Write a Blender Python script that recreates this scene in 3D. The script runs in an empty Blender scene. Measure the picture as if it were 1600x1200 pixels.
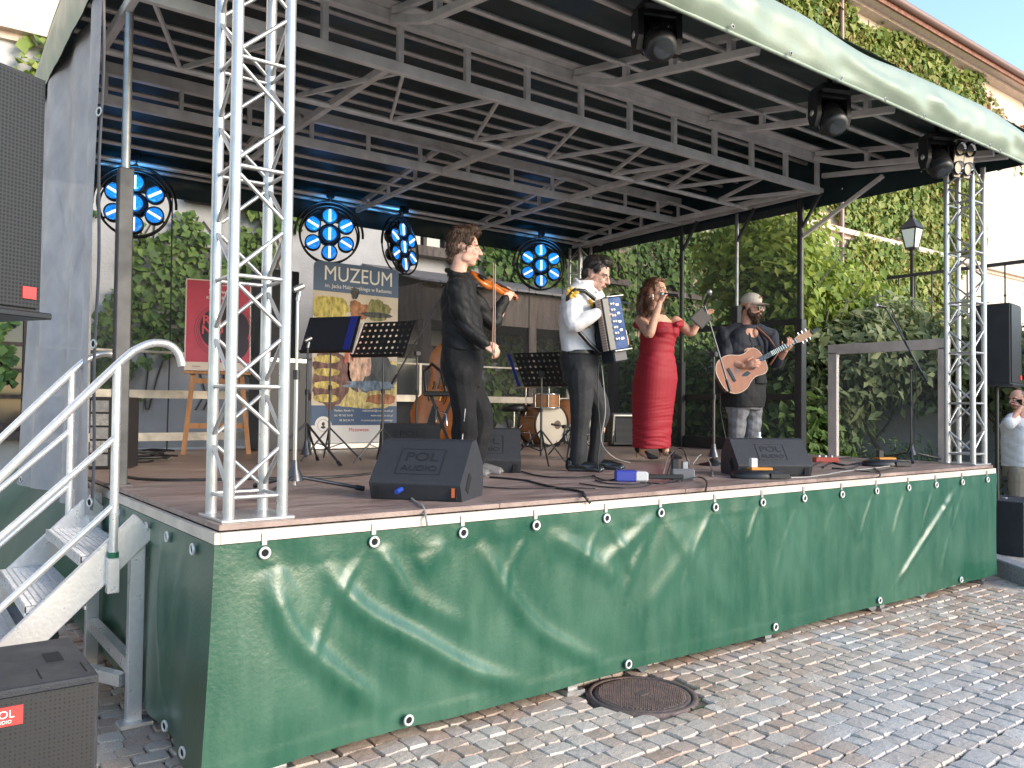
import bpy, bmesh, math, random
import numpy as np
from mathutils import Vector, Matrix, Euler, noise
R_ = math.radians
random.seed(7); rng = np.random.default_rng(7)
scene = bpy.context.scene
COL = scene.collection
# light and exposure are set here, the camera just below
SUN_EL_DEG, SUN_AZ_DEG, SUN_STR, SUN_ANG, SKY_STR, EXPOSURE = 20, -66, 1.7, 32.0, .15, 1.65

# ---------------------------------------------------------------- camera
YAW, PITCH, ROLL, FPX = R_(37.232), R_(1.562), R_(0.60), 1289.35
H = 1.10                                   # height of the stage deck
W, D = 7.16, 5.80                          # width and depth of the deck
CAMP = Vector((-1.104, -3.429, 1.60))
cam_d = bpy.data.cameras.new('camera'); cam = bpy.data.objects.new('camera', cam_d); COL.objects.link(cam)
Fw = Vector((math.sin(YAW)*math.cos(PITCH), math.cos(YAW)*math.cos(PITCH), math.sin(PITCH)))
R0 = Vector((math.cos(YAW), -math.sin(YAW), 0)); U0 = R0.cross(Fw)
Rt = R0*math.cos(ROLL) + U0*math.sin(ROLL); Up = Rt.cross(Fw)
M3 = Matrix((Rt, Up, -Fw)).transposed()
cam.matrix_world = Matrix.Translation(CAMP) @ M3.to_4x4()
cam_d.sensor_width = 36; cam_d.lens = 36*FPX/1600; cam_d.clip_end = 500; cam_d.clip_start = .05
scene.camera = cam
# ---------------------------------------------------------------- sky, sun, exposure
SUN_ELEV, SUN_AZ = R_(SUN_EL_DEG), R_(SUN_AZ_DEG)       # azimuth of the direction towards the sun, from +X counter-clockwise
wd = bpy.data.worlds.new('World'); scene.world = wd; wd.use_nodes = True
nt = wd.node_tree; bg = nt.nodes['Background']
sky = nt.nodes.new('ShaderNodeTexSky'); sky.sky_type = 'NISHITA'; sky.sun_disc = False
sky.sun_elevation = SUN_ELEV; sky.sun_rotation = math.pi/2 - SUN_AZ
sky.air_density = 1.0; sky.dust_density = 0.3; sky.ozone_density = 1.4
nt.links.new(sky.outputs[0], bg.inputs[0]); bg.inputs[1].default_value = SKY_STR
sd = bpy.data.lights.new('sun', 'SUN'); sd.energy = SUN_STR; sd.angle = R_(SUN_ANG); sd.color = (1, .86, .68)
so = bpy.data.objects.new('sun', sd); COL.objects.link(so)
sdir = Vector((math.cos(SUN_ELEV)*math.cos(SUN_AZ), math.cos(SUN_ELEV)*math.sin(SUN_AZ), math.sin(SUN_ELEV)))
so.rotation_euler = sdir.to_track_quat('Z', 'Y').to_euler(); so.location = (3, -8, 14)
vs = scene.view_settings; vs.view_transform = 'Standard'; vs.look = 'None'; vs.gamma = 1; vs.use_curve_mapping = False
vs.exposure = EXPOSURE
scene.cycles.max_bounces = 8; scene.cycles.transparent_max_bounces = 12; scene.cycles.use_denoising = True
scene.cycles.sample_clamp_indirect = 6

# ---------------------------------------------------------------- measuring helpers (photo measurements to metres)
def ray(x, y): return Fw + Rt*((x-800)/FPX) + Up*((600-y)/FPX)
def az(x, y, z=H): r = ray(x, y); return CAMP + r*((z-CAMP.z)/r.z)
def aX(x, y, X): r = ray(x, y); return CAMP + r*((X-CAMP.x)/r.x)
def aY(x, y, Y): r = ray(x, y); return CAMP + r*((Y-CAMP.y)/r.y)
def ad(x, y, d): return CAMP + ray(x, y)*d
def dep(p): return (Vector(p)-CAMP).dot(Fw)

# ---------------------------------------------------------------- materials
MATS = {}
def mat(name, col, rough=.6, metal=0., bump=0., bscale=60., var=0., vscale=8., col2=None, spec=.5, emit=None, estr=0., alpha=None, sheen=0., coat=0., stretch=None, detail=4., rnd=None):
    if name in MATS: return MATS[name]
    m = bpy.data.materials.new(name); m.use_nodes = True; MATS[name] = m
    t = m.node_tree; b = t.nodes['Principled BSDF']; out = t.nodes['Material Output']
    def N(k): return t.nodes.new('ShaderNode'+k)
    c = (*col, 1) if len(col) == 3 else col
    b.inputs['Base Color'].default_value = c; b.inputs['Roughness'].default_value = rough; b.inputs['Metallic'].default_value = metal
    b.inputs['Specular IOR Level'].default_value = spec
    if sheen: b.inputs['Sheen Weight'].default_value = sheen; b.inputs['Sheen Roughness'].default_value = .4
    if coat: b.inputs['Coat Weight'].default_value = coat; b.inputs['Coat Roughness'].default_value = .15
    tc = N('TexCoord'); src = tc.outputs['Object']
    if stretch:
        mp = N('Mapping'); mp.inputs['Scale'].default_value = stretch; t.links.new(src, mp.inputs[0]); src = mp.outputs[0]
    if var or col2:
        nz = N('TexNoise'); nz.inputs['Scale'].default_value = vscale; nz.inputs['Detail'].default_value = detail; nz.inputs['Roughness'].default_value = .6
        t.links.new(src, nz.inputs['Vector'])
        rp = N('ValToRGB'); e = rp.color_ramp.elements
        c2 = (*col2, 1) if col2 else tuple(min(1, x*(1-var)) for x in c[:3])+(1,)
        c1 = c if col2 else tuple(min(1, x*(1+var)) for x in c[:3])+(1,)
        e[0].position = .35; e[0].color = c2; e[1].position = .65; e[1].color = c1
        t.links.new(nz.outputs[0], rp.inputs[0]); cur = rp.outputs[0]
        t.links.new(cur, b.inputs['Base Color'])
        mr = N('MapRange'); mr.inputs[1].default_value = .3; mr.inputs[2].default_value = .7; mr.inputs[3].default_value = min(1, rough*1.2); mr.inputs[4].default_value = rough*.85
        t.links.new(nz.outputs[0], mr.inputs[0]); t.links.new(mr.outputs[0], b.inputs['Roughness'])
    if rnd:                                   # per-piece colour from the mesh attribute 'rnd'
        at = N('Attribute'); at.attribute_name = 'rnd'
        rp2 = N('ValToRGB'); el = rp2.color_ramp.elements
        while len(el) < len(rnd): el.new(.5)
        for i, cc in enumerate(rnd): el[i].position = i/(len(rnd)-1); el[i].color = (*cc, 1)
        t.links.new(at.outputs['Fac'], rp2.inputs[0]); t.links.new(rp2.outputs[0], b.inputs['Base Color'])
    if bump:
        n2 = N('TexNoise'); n2.inputs['Scale'].default_value = bscale; n2.inputs['Detail'].default_value = 5; t.links.new(src, n2.inputs['Vector'])
        bp = N('Bump'); bp.inputs['Strength'].default_value = bump; bp.inputs['Distance'].default_value = .02
        t.links.new(n2.outputs[0], bp.inputs['Height']); t.links.new(bp.outputs[0], b.inputs['Normal'])
    if emit: b.inputs['Emission Color'].default_value = (*emit, 1); b.inputs['Emission Strength'].default_value = estr
    if alpha is not None:                     # woven mesh: part of the light passes straight through
        tr = N('BsdfTransparent'); mx = N('MixShader'); mx.inputs[0].default_value = alpha
        t.links.new(tr.outputs[0], mx.inputs[1]); t.links.new(b.outputs[0], mx.inputs[2]); t.links.new(mx.outputs[0], out.inputs[0])
    return m
def foliage(name, cols, trans=.25, rough=.55):
    m = mat(name, cols[0], rough=rough, rnd=cols, spec=.3)
    t = m.node_tree; b = t.nodes['Principled BSDF']; out = t.nodes['Material Output']
    tl = t.nodes.new('ShaderNodeBsdfTranslucent'); mx = t.nodes.new('ShaderNodeMixShader'); mx.inputs[0].default_value = trans
    src = b.inputs['Base Color'].links[0].from_socket; t.links.new(src, tl.inputs[0])
    t.links.new(b.outputs[0], mx.inputs[1]); t.links.new(tl.outputs[0], mx.inputs[2]); t.links.new(mx.outputs[0], out.inputs[0])
    return m

# ---------------------------------------------------------------- objects
MW = {}                                    # world matrix of every Empty
def tag(o, label=None, cat=None, group=None, kind=None):
    for k, v in (('label', label), ('category', cat), ('group', group), ('kind', kind)):
        if v: o[k] = v
    return o
def thing(name, label, cat, loc=(0, 0, 0), rz=0., group=None):
    o = bpy.data.objects.new(name, None); COL.objects.link(o); o.empty_display_size = .1
    o.location = loc; o.rotation_euler = (0, 0, rz)
    MW[o.name] = Matrix.Translation(Vector(loc)) @ Matrix.Rotation(rz, 4, 'Z')
    return tag(o, label, cat, group)
class MB:
    """collects faces of one mesh"""
    def __init__(s): s.v = []; s.f = []; s.m = []; s.mats = []; s.sm = []
    def _mi(s, m):
        if m is None: return 0
        if m not in s.mats: s.mats.append(m)
        return s.mats.index(m)
    def add(s, vs, fs, m=None, smooth=False):
        o = len(s.v); s.v += [tuple(v) for v in vs]; s.f += [tuple(i+o for i in f) for f in fs]
        k = s._mi(m); s.m += [k]*len(fs); s.sm += [smooth]*len(fs); return s
    def box(s, c, size, rot=None, m=None, bev=0.):
        x, y, z = size[0]/2, size[1]/2, size[2]/2
        if bev:
            b = bev; vs = []
            for sz in (-1, 1):
                for sx, sy in ((-1, -1), (1, -1), (1, 1), (-1, 1)):
                    vs += [(sx*(x-b), sy*(y-b), sz*z), (sx*x, sy*(y-b), sz*(z-b)), (sx*(x-b), sy*y, sz*(z-b))]
            bm = bmesh.new(); V = [bm.verts.new(v) for v in vs]; r = bmesh.ops.convex_hull(bm, input=V)
            bm.verts.index_update(); bm.faces.ensure_lookup_table()
            vs = [v.co.copy() for v in bm.verts]; fs = [[v.index for v in f.verts] for f in bm.faces]; bm.free()
        else:
            vs = [Vector((a*x, b_*y, c_*z)) for c_ in (-1, 1) for a, b_ in ((-1, -1), (1, -1), (1, 1), (-1, 1))]
            fs = [(3, 2, 1, 0), (4, 5, 6, 7), (0, 1, 5, 4), (1, 2, 6, 5), (2, 3, 7, 6), (3, 0, 4, 7)]
        M = rot.to_3x3() if rot is not None else Matrix.Identity(3); c = Vector(c)
        return s.add([M @ Vector(v) + c for v in vs], fs, m)
    def bar(s, a, b, w, h, m=None, up=(0, 0, 1), bev=0.):
        a, b = Vector(a), Vector(b); d = b-a; L = d.length; d.normalize(); up = Vector(up)
        if abs(d.dot(up)) > .98: up = Vector((1, 0, 0))
        x = d.cross(up).normalized(); z = x.cross(d)
        return s.box((a+b)/2, (w, L, h), Matrix((x, d, z)).transposed(), m, bev)
    def tube(s, a, b, r, r2=None, n=12, m=None, cap=True, smooth=True):
        r2 = r if r2 is None else r2; a, b = Vector(a), Vector(b); d = (b-a).normalized()
        x = d.orthogonal().normalized(); y = d.cross(x)
        vs = []
        for p, q in ((a, r), (b, r2)):
            for i in range(n):
                t = 2*math.pi*i/n; vs.append(p + (x*math.cos(t)+y*math.sin(t))*q)
        s.add(vs, [(i, (i+1) % n, n+(i+1) % n, n+i) for i in range(n)], m, smooth)
        if cap: s.add(vs, [tuple(range(n))[::-1], tuple(range(n, 2*n))], m)
        return s
    def path(s, pts, r, n=8, m=None, closed=False, cap=True):
        P = [Vector(p) for p in pts]; k = len(P); rr = r if isinstance(r, (list, tuple)) else [r]*k
        vs = []; up = None
        for i, p in enumerate(P):
            if closed: d = P[(i+1) % k]-P[i-1]
            else: d = P[min(i+1, k-1)]-P[max(i-1, 0)]
            d.normalize()
            if up is None: up = d.orthogonal().normalized()
            up = (up - d*up.dot(d)).normalized(); y = d.cross(up)
            for j in range(n):
                t = 2*math.pi*j/n; vs.append(p + (up*math.cos(t)+y*math.sin(t))*rr[i])
        fs = []
        for i in range(k if closed else k-1):
            a, b = i*n, ((i+1) % k)*n
            fs += [(a+j, a+(j+1) % n, b+(j+1) % n, b+j) for j in range(n)]
        s.add(vs, fs, m, True)
        if cap and not closed: s.add(vs, [tuple(range(n))[::-1], tuple(range((k-1)*n, k*n))], m)
        return s
    def lathe(s, prof, n=20, M=None, m=None, smooth=True, cap=True):
        """prof: [(r, z)] turned about local z, then moved by M"""
        M = M or Matrix.Identity(4); vs = []
        for r, z in prof:
            for i in range(n):
                t = 2*math.pi*i/n; vs.append(M @ Vector((r*math.cos(t), r*math.sin(t), z)))
        fs = []
        for k in range(len(prof)-1):
            a, b = k*n, (k+1)*n
            fs += [(a+i, a+(i+1) % n, b+(i+1) % n, b+i) for i in range(n)]
        s.add(vs, fs, m, smooth)
        if cap: s.add(vs, [tuple(range(n))[::-1], tuple(range((len(prof)-1)*n, len(prof)*n))], m)
        return s
    def ball(s, c, r, n=12, m=None, M=None):
        rx, ry, rz = (r, r, r) if not isinstance(r, (tuple, list)) else r
        c = Vector(c); M = M or Matrix.Identity(3); vs = []; k = max(4, n//2+1)
        for i in range(k+1):
            ph = math.pi*i/k
            for j in range(n):
                t = 2*math.pi*j/n; vs.append(c + M @ Vector((rx*math.sin(ph)*math.cos(t), ry*math.sin(ph)*math.sin(t), -rz*math.cos(ph))))
        fs = []
        for i in range(k):
            a, b = i*n, (i+1)*n
            for j in range(n):
                if i == 0: fs.append((a+j, b+(j+1) % n, b+j))
                elif i == k-1: fs.append((a+j, a+(j+1) % n, b+j))
                else: fs.append((a+j, a+(j+1) % n, b+(j+1) % n, b+j))
        return s.add(vs, fs, m, True)
    def torus(s, c, r, q, M=None, n=40, k=8, m=None):
        M = M or Matrix.Identity(3); c = Vector(c)
        return s.path([c + M @ Vector((r*math.cos(2*math.pi*i/n), r*math.sin(2*math.pi*i/n), 0)) for i in range(n)], q, k, m, closed=True)
    def prism(s, poly, a, b, M=None, m=None, smooth=False):
        """poly: [(x, y)] outline in local xy, pushed out from z=a to z=b, moved by M (4x4)"""
        M = M or Matrix.Identity(4); n = len(poly)
        vs = [M @ Vector((x, y, a)) for x, y in poly] + [M @ Vector((x, y, b)) for x, y in poly]
        s.add(vs, [(i, (i+1) % n, n+(i+1) % n, n+i) for i in range(n)], m, smooth)
        return s.add(vs, [tuple(range(n))[::-1], tuple(range(n, 2*n))], m)
    def grid(s, fn, nu, nv, m=None, smooth=True):
        vs = [fn(i/nu, j/nv) for j in range(nv+1) for i in range(nu+1)]
        return s.add(vs, [(j*(nu+1)+i, j*(nu+1)+i+1, (j+1)*(nu+1)+i+1, (j+1)*(nu+1)+i) for j in range(nv) for i in range(nu)], m, smooth)
    def build(s, name, m=None, parent=None, world=True, bevel=0.):
        me = bpy.data.meshes.new(name)
        vs = s.v
        if parent is not None and world:
            q = parent; Mi = Matrix.Identity(4)
            while q is not None:
                if q.name in MW: Mi = MW[q.name].inverted(); break
                q = q.parent
            vs = [Mi @ Vector(v) for v in vs]
        me.from_pydata([tuple(v) for v in vs], [], s.f)
        mats = s.mats or ([m] if m else [])
        for x in mats: me.materials.append(x)
        if s.mats: me.polygons.foreach_set('material_index', s.m)
        me.polygons.foreach_set('use_smooth', s.sm)
        me.update()
        bm = bmesh.new(); bm.from_mesh(me); bmesh.ops.recalc_face_normals(bm, faces=bm.faces)
        if bevel: bmesh.ops.bevel(bm, geom=[e for e in bm.edges if len(e.link_faces) == 2 and e.calc_face_angle(0) > .5], offset=bevel, segments=2, affect='EDGES', profile=.6)
        bm.to_mesh(me); bm.free()
        o = bpy.data.objects.new(name, me); COL.objects.link(o); o.parent = parent
        return o
def copy_tree(o, parent=None):
    c = o.copy(); COL.objects.link(c); c.parent = parent
    if o.name in MW: MW[c.name] = MW[o.name].copy()
    for ch in list(o.children): copy_tree(ch, c)
    return c
def set_loc(o, loc, rz=None):
    o.location = loc
    if rz is not None: o.rotation_euler = (0, 0, rz)
    MW[o.name] = Matrix.Translation(Vector(loc)) @ Matrix.Rotation(o.rotation_euler.z, 4, 'Z')
def text_mesh(name, body, M, size, m, parent, ext=.0006, align='CENTER', squeeze=1., bold=0.):
    """flat lettering; M maps the text's local xy plane into the world"""
    cu = bpy.data.curves.new('lettering', 'FONT'); cu.body = body; cu.size = size; cu.align_x = align; cu.extrude = ext; cu.offset = bold; cu.resolution_u = 3
    ob = bpy.data.objects.new('lettering', cu); COL.objects.link(ob)
    dg = bpy.context.evaluated_depsgraph_get(); me = bpy.data.meshes.new_from_object(ob.evaluated_get(dg))
    bpy.data.objects.remove(ob); bpy.data.curves.remove(cu)
    mb = MB(); mb.add([M @ Vector((v.co.x*squeeze, v.co.y, v.co.z)) for v in me.vertices], [tuple(p.vertices) for p in me.polygons])
    bpy.data.meshes.remove(me)
    return mb.build(name, m, parent)
def np_mesh(name, V, Fc, m, parent=None, rnd=None, per=None, smooth=False):
    """V (n,3), Fc (k,3|4) numpy; rnd: value per piece of `per` faces"""
    me = bpy.data.meshes.new(name); n = len(V); k, q = Fc.shape
    me.vertices.add(n); me.vertices.foreach_set('co', V.astype(np.float32).ravel())
    me.loops.add(k*q); me.loops.foreach_set('vertex_index', Fc.astype(np.int32).ravel())
    me.polygons.add(k); me.polygons.foreach_set('loop_start', np.arange(0, k*q, q, dtype=np.int32))
    if smooth: me.polygons.foreach_set('use_smooth', np.ones(k, bool))
    me.update(calc_edges=True)
    if rnd is not None:
        a = me.attributes.new('rnd', 'FLOAT', 'POINT'); a.data.foreach_set('value', np.repeat(rnd, n//len(rnd)).astype(np.float32))
    me.materials.append(m)
    o = bpy.data.objects.new(name, me); COL.objects.link(o); o.parent = parent
    return o
def leaves(name, P, Nn, size, m, parent=None, jit=.7, down=.5, rnd=None, aspect=.62, fold=.22):
    """one pointed, folded leaf at each P; Nn: the way its face looks"""
    n = len(P); Nn = Nn + rng.normal(0, jit, (n, 3)); Nn /= np.linalg.norm(Nn, axis=1)[:, None]+1e-9
    T = rng.normal(0, 1, (n, 3)); T[:, 2] -= down*2
    T -= Nn*np.sum(T*Nn, axis=1)[:, None]; T /= np.linalg.norm(T, axis=1)[:, None]+1e-9
    B = np.cross(Nn, T); s = (size*rng.lognormal(0, .32, n).clip(.45, 1.9))[:, None]
    b0 = P - T*s*.5; b1 = P + T*s*.5; mid = P - T*s*.08
    l = mid + B*s*aspect*.5 + Nn*s*fold*.5; r = mid - B*s*aspect*.5 + Nn*s*fold*.5
    V = np.stack([b0, l, b1, r], 1).reshape(-1, 3)
    i = np.arange(n)[:, None]*4
    Fc = np.concatenate([i+np.array([[0, 2, 1]]), i+np.array([[0, 3, 2]])], 1).reshape(-1, 3)
    if rnd is None: rnd = rng.uniform(0, 1, n)
    o = np_mesh(name, V, Fc, m, parent, rnd=rnd)
    return o
# ================================================================ SETTING: ground
def cobble_mat():
    m = bpy.data.materials.new('granite_sett'); m.use_nodes = True; t = m.node_tree; b = t.nodes['Principled BSDF']
    def N(k): return t.nodes.new('ShaderNode'+k)
    L = t.links.new
    g = N('NewGeometry'); at = N('Attribute'); at.attribute_name = 'rnd'
    def ramp(cols):
        r = N('ValToRGB'); e = r.color_ramp.elements
        while len(e) < len(cols): e.new(.5)
        for i, c in enumerate(cols): e[i].position = i/(len(cols)-1); e[i].color = (*c, 1)
        L(at.outputs['Fac'], r.inputs[0]); return r
    warm = ramp([(.40, .29, .22), (.55, .46, .38), (.46, .32, .24), (.58, .50, .43), (.51, .41, .33), (.60, .54, .48)])
    cool = ramp([(.45, .42, .395), (.55, .52, .49), (.48, .43, .39), (.60, .57, .54), (.51, .485, .465), (.60, .555, .51)])
    nz = N('TexNoise'); nz.inputs['Scale'].default_value = .55; nz.inputs['Detail'].default_value = 2.5; L(g.outputs['Position'], nz.inputs['Vector'])
    sx = N('SeparateXYZ'); L(g.outputs['Position'], sx.inputs[0])
    ma = N('Math'); ma.operation = 'MULTIPLY_ADD'; ma.inputs[1].default_value = .16; L(sx.outputs[1], ma.inputs[0]); L(nz.outputs[0], ma.inputs[2])
    m2 = N('Math'); m2.operation = 'MULTIPLY_ADD'; m2.inputs[1].default_value = .25; L(at.outputs['Fac'], m2.inputs[0]); L(ma.outputs[0], m2.inputs[2])
    mr = N('MapRange'); mr.inputs[1].default_value = .38; mr.inputs[2].default_value = .54; L(m2.outputs[0], mr.inputs[0])
    mx = N('Mix'); mx.data_type = 'RGBA'; L(mr.outputs[0], mx.inputs[0]); L(cool.outputs[0], mx.inputs[6]); L(warm.outputs[0], mx.inputs[7])
    sp = N('TexNoise'); sp.inputs['Scale'].default_value = 160; sp.inputs['Detail'].default_value = 3; L(g.outputs['Position'], sp.inputs['Vector'])
    s2 = N('MapRange'); s2.inputs[1].default_value = .3; s2.inputs[2].default_value = .7; s2.inputs[3].default_value = .62; s2.inputs[4].default_value = 1.15; L(sp.outputs[0], s2.inputs[0])
    mu = N('Mix'); mu.data_type = 'RGBA'; mu.blend_type = 'MULTIPLY'; mu.inputs[0].default_value = 1; L(mx.outputs[2], mu.inputs[6]); L(s2.outputs[0], mu.inputs[7])
    L(mu.outputs[2], b.inputs['Base Color']); b.inputs['Roughness'].default_value = .72
    bp = N('Bump'); bp.inputs['Strength'].default_value = .5; bp.inputs['Distance'].default_value = .006
    n3 = N('TexNoise'); n3.inputs['Scale'].default_value = 45; n3.inputs['Detail'].default_value = 5; L(g.outputs['Position'], n3.inputs['Vector'])
    L(n3.outputs[0], bp.inputs['Height']); L(bp.outputs[0], b.inputs['Normal'])
    return m
SETT = cobble_mat()
def far_ground_mat():
    m = bpy.data.materials.new('far_paving'); m.use_nodes = True; t = m.node_tree; b = t.nodes['Principled BSDF']
    def N(k): return t.nodes.new('ShaderNode'+k)
    L = t.links.new; g = N('NewGeometry')
    nz = N('TexNoise'); nz.inputs['Scale'].default_value = 14; nz.inputs['Detail'].default_value = 6; L(g.outputs['Position'], nz.inputs['Vector'])
    rp = N('ValToRGB'); e = rp.color_ramp.elements; e[0].position = .35; e[0].color = (.07, .058, .045, 1); e[1].position = .62; e[1].color = (.17, .145, .115, 1)
    L(nz.outputs[0], rp.inputs[0])
    ms = N('TexNoise'); ms.inputs['Scale'].default_value = 2.2; ms.inputs['Detail'].default_value = 5; L(g.outputs['Position'], ms.inputs['Vector'])
    mr = N('MapRange'); mr.inputs[1].default_value = .55; mr.inputs[2].default_value = .66; L(ms.outputs[0], mr.inputs[0])
    mx = N('Mix'); mx.data_type = 'RGBA'; mx.inputs[7].default_value = (.10, .13, .03, 1); L(mr.outputs[0], mx.inputs[0]); L(rp.outputs[0], mx.inputs[6])
    vo = N('TexVoronoi'); vo.inputs['Scale'].default_value = 9; L(g.outputs['Position'], vo.inputs['Vector'])
    ln = N('Vector Math'.replace(' ', '')); ln.operation = 'LENGTH'; L(g.outputs['Position'], ln.inputs[0])
    far = N('MapRange'); far.inputs[1].default_value = 11; far.inputs[2].default_value = 13; L(ln.outputs['Value'], far.inputs[0])
    sh = N('ValToRGB'); ee = sh.color_ramp.elements; ee[0].color = (.33, .29, .24, 1); ee[1].color = (.5, .48, .46, 1); L(vo.outputs['Color'], sh.inputs[0])
    m3 = N('Mix'); m3.data_type = 'RGBA'; L(far.outputs[0], m3.inputs[0]); L(mx.outputs[2], m3.inputs[6]); L(sh.outputs[0], m3.inputs[7])
    L(m3.outputs[2], b.inputs['Base Color']); b.inputs['Roughness'].default_value = .9
    return m
g = MB(); g.grid(lambda u, v: (-150+300*u, -150+300*v, -.016), 30, 30)
ground = g.build('ground', far_ground_mat()); tag(ground, kind='structure')
# raised pavement with a granite kerb beyond the right end of the stage
pav_poly = [(6.62, -1.05), (8.85, 1.5), (12.0, 1.5), (12.0, -6), (10.2, -6)]
pav_poly = [(7.22, -.36), (8.9, 1.55), (12.0, 2.2), (12.0, -5.0), (11.3, -5.0)]
KZ = .15
mb = MB(); mb.prism([(x, y) for x, y in pav_poly], -.02, KZ)
pavement = mb.build('raised_pavement', mat('pavement_slab', (.36, .33, .30), .85, bump=.5, bscale=30, var=.25, vscale=20)); tag(pavement, kind='structure')
kerbm = mat('kerb_granite', (.24, .25, .28), .7, bump=.4, bscale=80, var=.25, vscale=40)
a0, a1 = Vector((7.22, -.36, 0)), Vector((8.9, 1.55, 0)); b1 = Vector((11.3, -5.0, 0))
def kerb_run(a, b, step):
    d = (b-a); n = int(d.length/step); d /= n
    for i in range(n):
        p, q = a+d*(i+.006), a+d*(i+.994); k = MB(); k.bar(p+Vector((0, 0, .06)), q+Vector((0, 0, .06)), .16, .215, bev=.012)
        k.build('kerb_stone', kerbm, pavement)
kerb_run(a0, a1, .8); kerb_run(a0, b1, .8)
# setts: rows parallel to the stage front
rows = []
y = -3.1
def in_pav(x, y):
    n = len(pav_poly); c = False
    for i in range(n):
        (x1, y1), (x2, y2) = pav_poly[i], pav_poly[i-1]
        if (y1 > y) != (y2 > y) and x < (x2-x1)*(y-y1)/(y2-y1)+x1: c = not c
    return c
MH = Vector((2.30, -.175, 0)); MHR = .275
stones = []
while y < 3.2:
    h = random.uniform(.092, .116); x = -3.2 + random.uniform(0, .1)
    while x < 12.5:
        w = random.uniform(.08, .135) if random.random() < .88 else random.uniform(.135, .17)
        cx, cy = x+w/2, y+h/2 + .012*math.sin(x*1.7+y*3)
        if not (.35 < cx < 6.9 and cy > .55) and (Vector((cx, cy, 0))-MH).length > MHR+.045 and not in_pav(cx, cy):
            p = Vector((cx, cy, 0))-CAMP; dd = p.dot(Fw)
            if dd > .6:
                X = 800+FPX*p.dot(Rt)/dd; Yp = 600-FPX*p.dot(Up)/dd
                seen = -20 < X < 1620 and Yp < 1225
                if -500 < X < 2100 and Yp < 1900: stones.append((cx, cy, w, h, dd, seen))
        x += w+random.uniform(.004, .011)
    y += h+random.uniform(.004, .011)
for k in range(16):                                   # ring of setts round the manhole
    a = 2*math.pi*k/16
def stone_geo(w, h, seed):
    r = random.Random(seed); V = []
    ring = []
    for sx, sy in ((-1, -1), (0, -1), (1, -1), (1, 0), (1, 1), (0, 1), (-1, 1), (-1, 0)):
        bulge = .004 if 0 in (sx, sy) else -.006
        ring.append((sx*(w/2+bulge*(sy == 0))+r.uniform(-.006, .006), sy*(h/2+bulge*(sx == 0))+r.uniform(-.005, .005)))
    dz = r.uniform(-.003, .004); tx, ty = r.uniform(-.04, .04), r.uniform(-.05, .05)
    V += [(x*.98, y*.98, -.05) for x, y in ring]
    V += [(x, y, -.010+dz) for x, y in ring]
    V += [(x*.90, y*.88, .002+dz+x*tx+y*ty+r.uniform(-.0015, .0015)) for x, y in ring]
    V += [(0, 0, .004+dz)]
    F4 = []
    for a, b in ((0, 8), (8, 16)):
        F4 += [(a+i, a+(i+1) % 8, b+(i+1) % 8, b+i) for i in range(8)]
    F3 = [(16+i, 16+(i+1) % 8, 24) for i in range(8)]
    return V, F4+F3
stones.sort(key=lambda s: (not s[5], s[4]))
near, rest = stones[:290], stones[290:]
vars_ = []
for i in range(36):
    w, h = .085+.1*(i/35), .1
    V, Fs = stone_geo(w, h, 100+i); me = bpy.data.meshes.new('sett'); me.from_pydata(V, [], Fs); me.materials.append(SETT)
    at = me.attributes.new('rnd', 'FLOAT', 'POINT'); rv = random.Random(i*7).random(); at.data.foreach_set('value', [rv]*len(V)); me.update(); vars_.append((w, me))
for (x, y, w, h, dd, sn) in near:
    cands = sorted(vars_, key=lambda q: abs(q[0]-w))[:6]; o = bpy.data.objects.new('sett', random.choice(cands)[1]); COL.objects.link(o)
    o.location = (x, y, 0); o.parent = ground; o.rotation_euler = (0, 0, random.uniform(-.04, .04)+(math.pi if random.random() < .5 else 0)); o.scale = (1, h/.1, 1)
mb = MB(); rv = []
for i, (x, y, w, h, dd, sn) in enumerate(rest):
    V, Fs = stone_geo(w, h, 1000+i); mb.add([(x+a, y+b, c) for a, b, c in V], Fs); rv += [random.random()]*len(V)
me = bpy.data.meshes.new('sett_field'); me.from_pydata(mb.v, [], mb.f); me.materials.append(SETT)
at = me.attributes.new('rnd', 'FLOAT', 'POINT'); at.data.foreach_set('value', rv); me.update()
o = bpy.data.objects.new('sett_field', me); COL.objects.link(o); o.parent = ground; o['kind'] = 'stuff'
# moss and weeds in the joints
n = 2600; P = np.stack([rng.uniform(-1.5, 8, n), rng.uniform(-2.8, .3, n), np.full(n, -.006)], 1)
keep = np.array([noise.noise((p[0]*1.1, p[1]*1.1, 3.)) > .12 for p in P]) | (np.hypot(P[:, 0]-MH.x, P[:, 1]-MH.y) < .42)
P = P[keep]; P = P[(P[:, 0] < 7.2)]
gr = leaves('joint_moss', P, np.tile([0, 0, 1.], (len(P), 1)), .022, foliage('moss_green', [(.06, .09, .02), (.12, .15, .035), (.16, .17, .06)]), ground, jit=.8, down=-.6)
gr['kind'] = 'stuff'

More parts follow.
